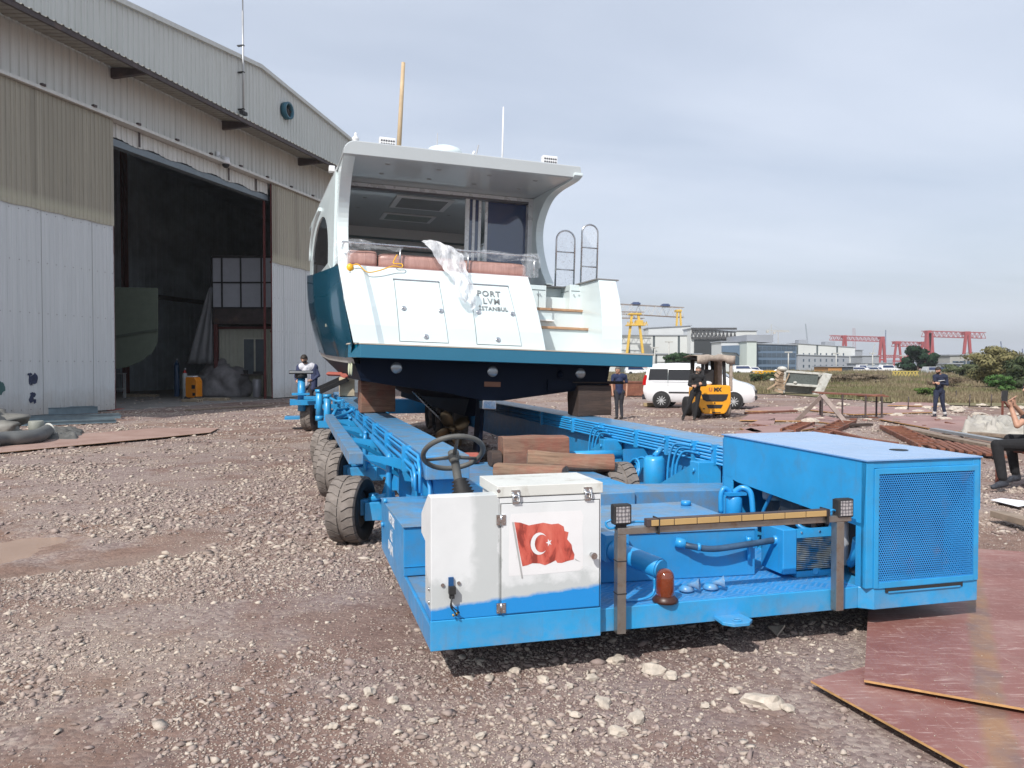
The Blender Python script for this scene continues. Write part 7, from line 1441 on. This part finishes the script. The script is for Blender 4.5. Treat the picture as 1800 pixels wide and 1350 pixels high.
bld(1140, 1214, 577, 262, 60, WHP, 'taller plain white shed behind the striped one, left of the dark hall', vt2=573)
o, w, z = bld(1214, 1294, 578, 235, 50, WHP, 'big hall with an open dark front and a lattice roof edge', vt2=584); MB().box(1.0, w-.8, -.3, -.1, 0, z-3.2).build('opening', DRK, o); MB().box(w*.45, w-.8, -.5, -.32, 0, z-4.6).build('inner_wall', wallmat('far_inner_blue', (.16, .18, .22), (.2, .22, .25)), o)  # dark sheet before the wall paints the shaded inside of the hall
m = MB()
for i in range(12): a = w*i/12; b = w*(i+1)/12; zz = z-.1-.1*i; m.beam((a, -.6, zz-2.2), ((a+b)/2, -.6, zz), .22, .22); m.beam(((a+b)/2, -.6, zz), (b, -.6, zz-2.2), .22, .22)
m.box(0, w, -.8, -.45, z-.3, z+.3); m.box(0, w, -.8, -.45, z-2.9, z-2.4); m.build('roof_truss', mat('truss_dark_grey', (.06, .06, .065), .6), o)
o, w, z = bld(1290, 1330, 582, 250, 30, WHB, 'white striped block between the dark hall and the glass office')
bld(1095, 1232, 623, 190, 20, WHB, 'low white wall with dark gaps directly behind the white van')
o, w, z = bld(1330, 1400, 605, 200, 40, FRMB, 'four storey blue glass office block', vt2=607); fl_h = z/4.3
for k in range(4): windows(o, w, .5+k*fl_h*1.02, .5+k*fl_h*1.02+fl_h*.62, 8, GLZ, x0=.02, x1=.98, hw=.9)
MB().box(-2.2, w*.45, 1, 20, z+.5, z+2.4).build('roof_plant', GRYB, o)
o, w, z = bld(1313, 1330, 600, 198, 30, wallmat('far_pale_green', (.50, .56, .53), (.45, .5, .48)), 'narrow pale stair tower joined to the left of the glass office')
o, w, z = bld(1268, 1314, 601, 205, 20, WHP, 'white entrance wing with a dark sloping glass stair left of the office'); MB().prism([(0, z-1), (0, z-2.6), (w*.55, z-2.8), (w, .5+z*.25), (w, z*.42), (w, z-.8)], 1, -.8, -.1).build('stair_glazing', FRMB, o); MB().prism([(w*.4, 0), (w, 0), (w, z*.25), (w*.55, z-3.4), (w*.4, z-3.4)], 1, -.5, -.1).build('stair_glazing', GLZ, o)
o, w, z = bld(1400, 1503, 604, 300, 60, WHB, 'white hall with black upright stripes and an uneven roofline', vt2=611); o2 = MB().box(w*.12, w*.28, 5, 9, z, z+1.6).build('roof_vent', GRYB, o); MB().box(w*.58, w*.75, 5, 9, z-1.0, z+.9).build('roof_vent', GRYB, o)
o, w, z = bld(1402, 1493, 624, 260, 20, GRYB, 'plain grey office block with small windows in front of the striped hall', vt2=627)
for k in range(3): windows(o, w, 1.2+k*1.9, 2.1+k*1.9, 8, hw=.22)
bld(1502, 1516, 616, 310, 30, GRYB, 'narrow grey annexe at the right end of the striped hall'); o, w, z = bld(1514, 1569, 639, 230, 20, wallmat('far_blue_grey', (.27, .31, .38), (.24, .28, .34)), 'low blue grey building below the leftmost red crane')
for k in range(2): windows(o, w, .9+k*1.0, 1.5+k*1.0, 4, WHP, hw=.3)
o, w, z = bld(1516, 1545, 626, 290, 15, GRYB, 'small grey block behind the low blue grey building')
bld(1456, 1480, 645, 170, 8, mat('far_orange', (.42, .20, .06), .7), 'small orange kiosk in front of the grey office block'); bld(1479, 1500, 645, 172, 8, mat('far_charcoal', (.05, .06, .075), .6), 'dark charcoal container office beside the orange kiosk')
bld(1569, 1585, 646, 200, 8, WHP, 'small white site hut just right of the low blue grey building'); bld(1585, 1602, 649, 205, 8, mat('far_navy_hut', (.04, .05, .10), .6), 'small navy hut next to the white one')
CONCF = wallmat('far_old_concrete', (.36, .36, .34), (.26, .26, .25)); o, w, z = bld(1670, 1850, 625, 175, 30, CONCF, 'long old concrete works hall with a band of windows at the right', vt2=622); windows(o, w, z-3.0, z-1.2, 14, GLZ, hw=.86, x0=.02, x1=.98); windows(o, w, 1.0, 2.6, 7, GLZ, hw=.5, x0=.02, x1=.98)
o, w, z = bld(1666, 1690, 640, 168, 6, WHP, 'white block with dark window bands at the left end of the concrete hall'); windows(o, w, .6, 1.2, 1, GLZ, hw=.9); windows(o, w, 1.7, 2.2, 1, GLZ, hw=.9)
# ---- cranes
REDC = mat('far_red_crane', (.29, .05, .055), .6, var=.12); YELC = mat('far_yellow_crane', (.62, .40, .06), .6, var=.12); BRNC = mat('crane_brown_chord', (.20, .15, .12), .6); BLUC = mat('crane_hoist_blue', (.03, .06, .16), .6)
def gantry(u0, u1, vt, gh, Y, m_, label, legs, vt2=None, ov=(0, 0), chord=None, infill=None, splay=.25, depth=14, hoists=(), hm=None):
    a = P(u0, vt, Y); b = P(u1, vt if vt2 is None else vt2, Y); k = Y/FP; o = empty('gantry_crane', (a.x, Y, 0), (0, 0, 0), label, 'gantry crane'); w = b.x-a.x; g = gh*k; zA, zB = a.z, b.z; s = (zB-zA)/w; th = .5*k*2
    for yy in (0, depth*.25):
        m = MB(); m.beam((0, yy, zA-th/2), (w, yy, zB-th/2), th*1.2, th); m.beam((0, yy, zA-g+th/2), (w, yy, zB-g+th/2), th*1.2, th); m.build('girder_chord', chord or m_, o); m = MB(); n = max(6, int(w/(g*.75)))
        for i in range(n):
            x0, x1 = w*i/n, w*(i+1)/n; xm = (x0+x1)/2; m.beam((x0, yy, zA+s*x0-g+th*.5), (xm, yy, zA+s*xm-th*.5), th*.6, th*.6); m.beam((xm, yy, zA+s*xm-th*.5), (x1, yy, zA+s*x1-g+th*.5), th*.6, th*.6)
        m.build('girder_lattice', infill or m_, o)
    for u, du, wd in legs:
        x = P(u, vt, Y).x-a.x; z = zA+s*x-g*.4
        m = MB(); m.beam((x-du*k*.3, -depth*.1, z), (x-du*k, -depth*.1, 0), wd*k, wd*k); m.beam((x+du*k*.3, -depth*.1, z), (x+du*k, -depth*.1, 0), wd*k, wd*k); m.beam((x-du*k*.8, -depth*.1, z*.3), (x+du*k*.8, -depth*.1, z*.3), wd*k*.7, wd*k*.7); m.box(x-du*k*.6, x+du*k*.6, -depth*.15, depth*.15, z-.1*g, z+(.1 if m_ is YELC else .42)*g); m.build('leg', m_, o)
    for u in hoists: x = P(u, vt, Y).x-a.x; m = MB(); m.box(x-5*k, x+5*k, -1, 3, zA+s*x, zA+s*x+4*k); m.box(x-8*k, x-5*k, 0, 2, zA+s*x, zA+s*x+2*k); m.box(x+5*k, x+8*k, 0, 2, zA+s*x, zA+s*x+3*k); m.build('hoist', hm or m_, o)
    return o, a
gantry(1060, 1203, 532, 18, 320, YELC, 'yellow and grey gantry crane with two blue hoists behind the yacht', [(1192, 8, 3)], vt2=540, chord=BRNC, infill=mat('crane_pale_lattice', (.50, .50, .50), .6), hoists=(1118, 1170), hm=BLUC)
o, a = gantry(1060, 1133, 546, 12, 230, YELC, 'nearer yellow gantry crane leg tower beside the stern of the yacht', [(1115, 18, 4)], vt2=548, chord=BRNC, infill=mat('crane_pale_lattice_b', (.50, .50, .50), .6)); k = 230/FP
m = MB(); x = P(1120, 560, 230).x-a.x; z0_, z1_ = P(0, 573, 230).z, P(0, 566, 230).z; m.box(x-20*k, x+12*k, -2.5, 1, z0_, z0_+.3)
for q_ in range(9): m.beam((x-20*k+q_*4*k, -2, z0_), (x-18*k+q_*4*k, -2, z1_), .2, .2); m.beam((x-18*k+q_*4*k, -2, z1_), (x-16*k+q_*4*k, -2, z0_), .2, .2)
m.box(x-4*k, x+8*k, -2.4, 0, z0_+.3, z1_+.4); m.build('machine_platform', YELC, o)
gantry(1462, 1553, 589, 9, 480, REDC, 'leftmost red gantry crane, its arm overhanging to the left', [(1483, 5, 3), (1549, 6, 4)], vt2=592)
gantry(1572, 1630, 600, 9, 470, REDC, 'lower red gantry crane between the other two', [(1576, 8, 3), (1622, 8, 3)], vt2=601)
gantry(1625, 1733, 581, 11, 450, REDC, 'tallest red gantry crane, its arm overhanging to the right', [(1631, 5, 8), (1698, 8, 4)], vt2=584)
gantry(1545, 1640, 624, 5, 560, REDC, 'low far red gantry crane seen between the legs of the taller ones', [(1598, 5, 2), (1636, 5, 2)])
def mastc(u, vb, vt, Y, jib, m_, label, lean=0, w=2.0, name='tower_crane', cat='crane'):
    k = Y/FP; a = P(u, vb, Y); b = P(u+lean, vt, Y); o = empty(name, (a.x, Y, 0), (0, 0, 0), label, cat); m = MB(); z0 = 0; n = 10
    for sx in (-1, 1): m.beam((sx*w*k*.5, 0, 0), (b.x-a.x+sx*w*k*.3, 0, b.z), .35*k, .35*k)
    for i in range(n): f = i/n; g_ = (i+1)/n; m.beam(((b.x-a.x)*f-w*k*.5*(1-f), 0, b.z*f), ((b.x-a.x)*g_+w*k*.5*(1-g_), 0, b.z*g_), .25*k, .25*k)
    m.build('mast', m_, o)
    if jib:
        zj = P(u, jib[2], Y).z; m = MB(); x0, x1 = jib[0]*k, jib[1]*k; m.beam((x0, 0, zj), (x1, 0, zj-.5*k), .5*k, .8*k); m.beam((x0, 0, zj+1.6*k), (x1, 0, zj), .3*k, .3*k); m.beam((x0*.7, 0, zj), (0, 0, b.z), .2*k, .2*k); m.beam((x1*.6, 0, zj), (0, 0, b.z), .2*k, .2*k); m.box(x0, x0+4*k, -.5, .5, zj-4*k, zj); m.build('jib', m_, o)
PALEC = mat('far_pale_crane', (.42, .42, .40), .6); GREYC = mat('far_grey_crane', (.18, .21, .25), .6)
mastc(1356, 596, 570, 330, (-9, 31, 581), PALEC, 'pale tower crane with a horizontal jib above the glass office', w=2.6); mastc(1368, 596, 582, 380, (-9, 20, 583), PALEC, 'second smaller tower crane just right of the pale one', w=1.6)
mastc(1425, 603, 569, 330, None, GREYC, 'slanted grey crane jib above the striped white hall', lean=-9, w=2.4, name='crane_jib'); mastc(1766, 622, 600, 300, None, BLUC, 'dark blue slanted crane jib above the concrete hall', lean=-7, w=2.6, name='crane_jib'); mastc(1556, 625, 580, 520, None, BLUC, 'blue crane jib tip just behind the leftmost red crane', lean=1, w=2, name='crane_jib'); mastc(1528, 640, 604, 420, None, PALEC, 'faint pale luffing jib behind the low blue grey building', lean=10, w=2.2, name='crane_jib'); mastc(1800, 625, 613, 320, None, BLUC, 'small blue crane tip at the far right above the concrete hall', lean=-3, w=2, name='crane_jib')
mastc(1503, 618, 577, 500, None, REDC, 'red luffing crane mast behind the arm of the leftmost red gantry', lean=-2, w=6, name='crane_jib')
# street lamps, row of white vehicles, yellow jib lying in the field
for u, vt, Y in ((1587, 626, 190), (1534, 622, 200), (1470, 622, 190), (1176, 602, 170), (1151, 612, 170), (1386, 620, 170)):
    a = P(u, vt, Y); o = empty('lamp_mast', (a.x, Y, 0), (0, 0, 0), 'thin grey lamp mast standing in front of the shipyard buildings', 'lamp mast', 'lamp masts along the shipyard road'); MB().cyl((0, 0, 0), (0, 0, a.z), .14, 6).build('mast', PALEC, o); MB().box(-.8, .8, -.2, .2, a.z, a.z+.25).build('lamp_head', PALEC, o)
def far_car(u, Y, L_, h, m_, label, group):
    a = P(u, 660, Y); o = empty('parked_car', (a.x, Y, 0), (0, 0, 0), label, 'car', group); m = MB(); m.prism([(0, .35), (L_, .35), (L_, h*.55), (L_*.82, h*.62), (L_*.68, h), (L_*.06, h), (0, h*.6)], 1, 0, 1.8); m.build('body', m_, o, bevel=.05); MB().prism([(L_*.10, h*.64), (L_*.76, h*.64), (L_*.66, h*.93), (L_*.10, h*.93)], 1, -.02, 0).build('window', DG, o); m = MB()
    for x in (L_*.2, L_*.8): MB().cyl((x, -.03, .33), (x, .25, .33), .33, 14).build('wheel', TYREB, o)
for i, u in enumerate((1497, 1509, 1521, 1536, 1549, 1560)): far_car(u, 185+2*i, 1.4+1.6*(i % 2 == 0)+1.2, 1.5+.5*(i % 3 == 1), VW, 'small white car in the row parked beyond the field', 'white cars parked beyond the field')
far_car(1290, 165, 4.6, 1.8, VW, 'white car half hidden behind the forklift, beyond the field', None); far_car(1312, 168, 3.6, 1.5, VW, 'white car just right of the forklift roof, beyond the field', None); far_car(1440, 175, 4.8, 1.5, VW, 'white car in front of the orange kiosk', None); far_car(1628, 140, 5, 1.6, LGT, 'grey car parked right of the dark round tree', None); far_car(1100, 150, 4.6, 1.6, VW, 'white car seen under the platform right of the yacht', None)
a = P(1326, 658, 88); o = empty('crane_jib_on_ground', (a.x, 88, 0), (0, 0, 0), 'yellow crane jib lying along the far side of the field left of the wreck', 'crane jib'); m = MB(); L_ = 2.7
for y in (0, .7):
    for z in (.35, 1.15): m.beam((0, y, z), (L_, y, z), .12, .12)
for i in range(7): x = L_*i/7; m.beam((x, 0, .35), (x+L_/14, 0, 1.15), .08, .08); m.beam((x+L_/14, 0, 1.15), (x+L_/7, 0, .35), .08, .08)
m.box(.1, 1.0, .1, .6, .4, 1.0); m.build('lattice', mat('jib_yellow', (.70, .38, .02), .5), o); MB().ell((2.5, .3, 1.0), .3, .3, .35).build('drum', WHT, o)
a = P(1568, 662, 120); o = empty('yellow_barrier', (a.x, 120, 0), (0, 0, 0), 'row of yellow scaffold frames lying at the far edge of the field', 'scaffold'); m = MB()
for i in range(8): m.beam((i*.5, 0, 0), (i*.5+.25, 0, .9), .08, .08); m.beam((i*.5+.25, 0, .9), (i*.5+.5, 0, 0), .08, .08)
m.box(0, 4, -.04, .04, .85, .95); m.build('lattice', mat('scaffold_yellow', (.55, .42, .10), .6), o)
# hills and water line far off
t = wallmat('far_hill', (.13, .15, .18), (.16, .18, .20)); m = MB(); rows = []
for i in range(60):
    x = -200+1600*i/59; hz_ = 6+9*fbm(np.array([x*.006]), np.array([2.0]), 3, 4)[0]+(6 if x > 500 else 0); rows.append([(x, 1900, -1), (x, 1960, hz_), (x, 2200, hz_*.9)])
m.grid(rows); m.build('hills', t)['kind'] = 'structure'
# ================================================================ give every separate post, leg, bolt and clamp an object of its own
def split_loose(o):
    me = o.data; n = len(me.vertices); par = list(range(n))
    def find(a):
        while par[a] != a: par[a] = par[par[a]]; a = par[a]
        return a
    for e in me.edges:
        a, b = find(e.vertices[0]), find(e.vertices[1])
        if a != b: par[a] = b
    groups = {}
    for p in me.polygons: groups.setdefault(find(p.vertices[0]), []).append(p.index)
    if len(groups) < 2 or len(groups) > 60: return
    V_ = [v.co.copy() for v in me.vertices]; first = True; mats = list(me.materials); name = o.name.split('.')[0]
    for g in groups.values():
        ids = sorted({i for pi in g for i in me.polygons[pi].vertices}); mp = {a: k for k, a in enumerate(ids)}
        nm = bpy.data.meshes.new(name); nm.from_pydata([V_[i] for i in ids], [], [[mp[i] for i in me.polygons[pi].vertices] for pi in g])
        for m_ in mats: nm.materials.append(m_)
        for q, pi in zip(nm.polygons, g): q.use_smooth = me.polygons[pi].use_smooth; q.material_index = me.polygons[pi].material_index
        nm.update()
        if first: keep = nm; first = False
        else: c = o.copy(); c.data = nm; COL.objects.link(c)
    o.data = keep
for o in list(COL.objects):
    if o.type == 'MESH' and o.parent and o.name.split('.')[0] in ('leg', 'post', 'corner_post', 'bracket', 'flag_pole', 'bracket_plate', 'web_stiffener', 'floor', 'film_wrap', 'rail_bracket', 'header_strap', 'pipe_clamp', 'bolt', 'gusset', 'locker_knob', 'rod_clamp', 'side_moulding', 'door_handle', 'roof_rail', 'steps', 'locker_seam', 'helm_seat', 'pane', 'grille_frame', 'seam', 'vent_slot', 'panel', 'wheel', 'deck_locker', 'wing_cap', 'rag_side_curtain', 'crossbar', 'black_channel', 'rung', 'cable_tie', 'mast', 'engine_hose', 'lining_seam', 'beam_end_hose', 'hoist', 'girder_chord', 'door_seam', 'inner_column'): split_loose(o)
# ================================================================ AIR
def haze():
    m = bpy.data.materials.new('air'); m.use_nodes = True; nt = m.node_tree; nt.nodes.clear(); out = nt.nodes.new('ShaderNodeOutputMaterial'); v = nt.nodes.new('ShaderNodeVolumePrincipled'); v.inputs['Color'].default_value = (.93, .96, 1, 1); v.inputs['Density'].default_value = .0003; v.inputs['Anisotropy'].default_value = .2; nt.links.new(v.outputs[0], out.inputs['Volume'])
    o = MB().box(-3000, 3000, -400, 5600, -2, 120).build('haze', m); tag(o, 'thin pale sea haze over the whole shipyard', 'haze', kind='stuff')
haze()
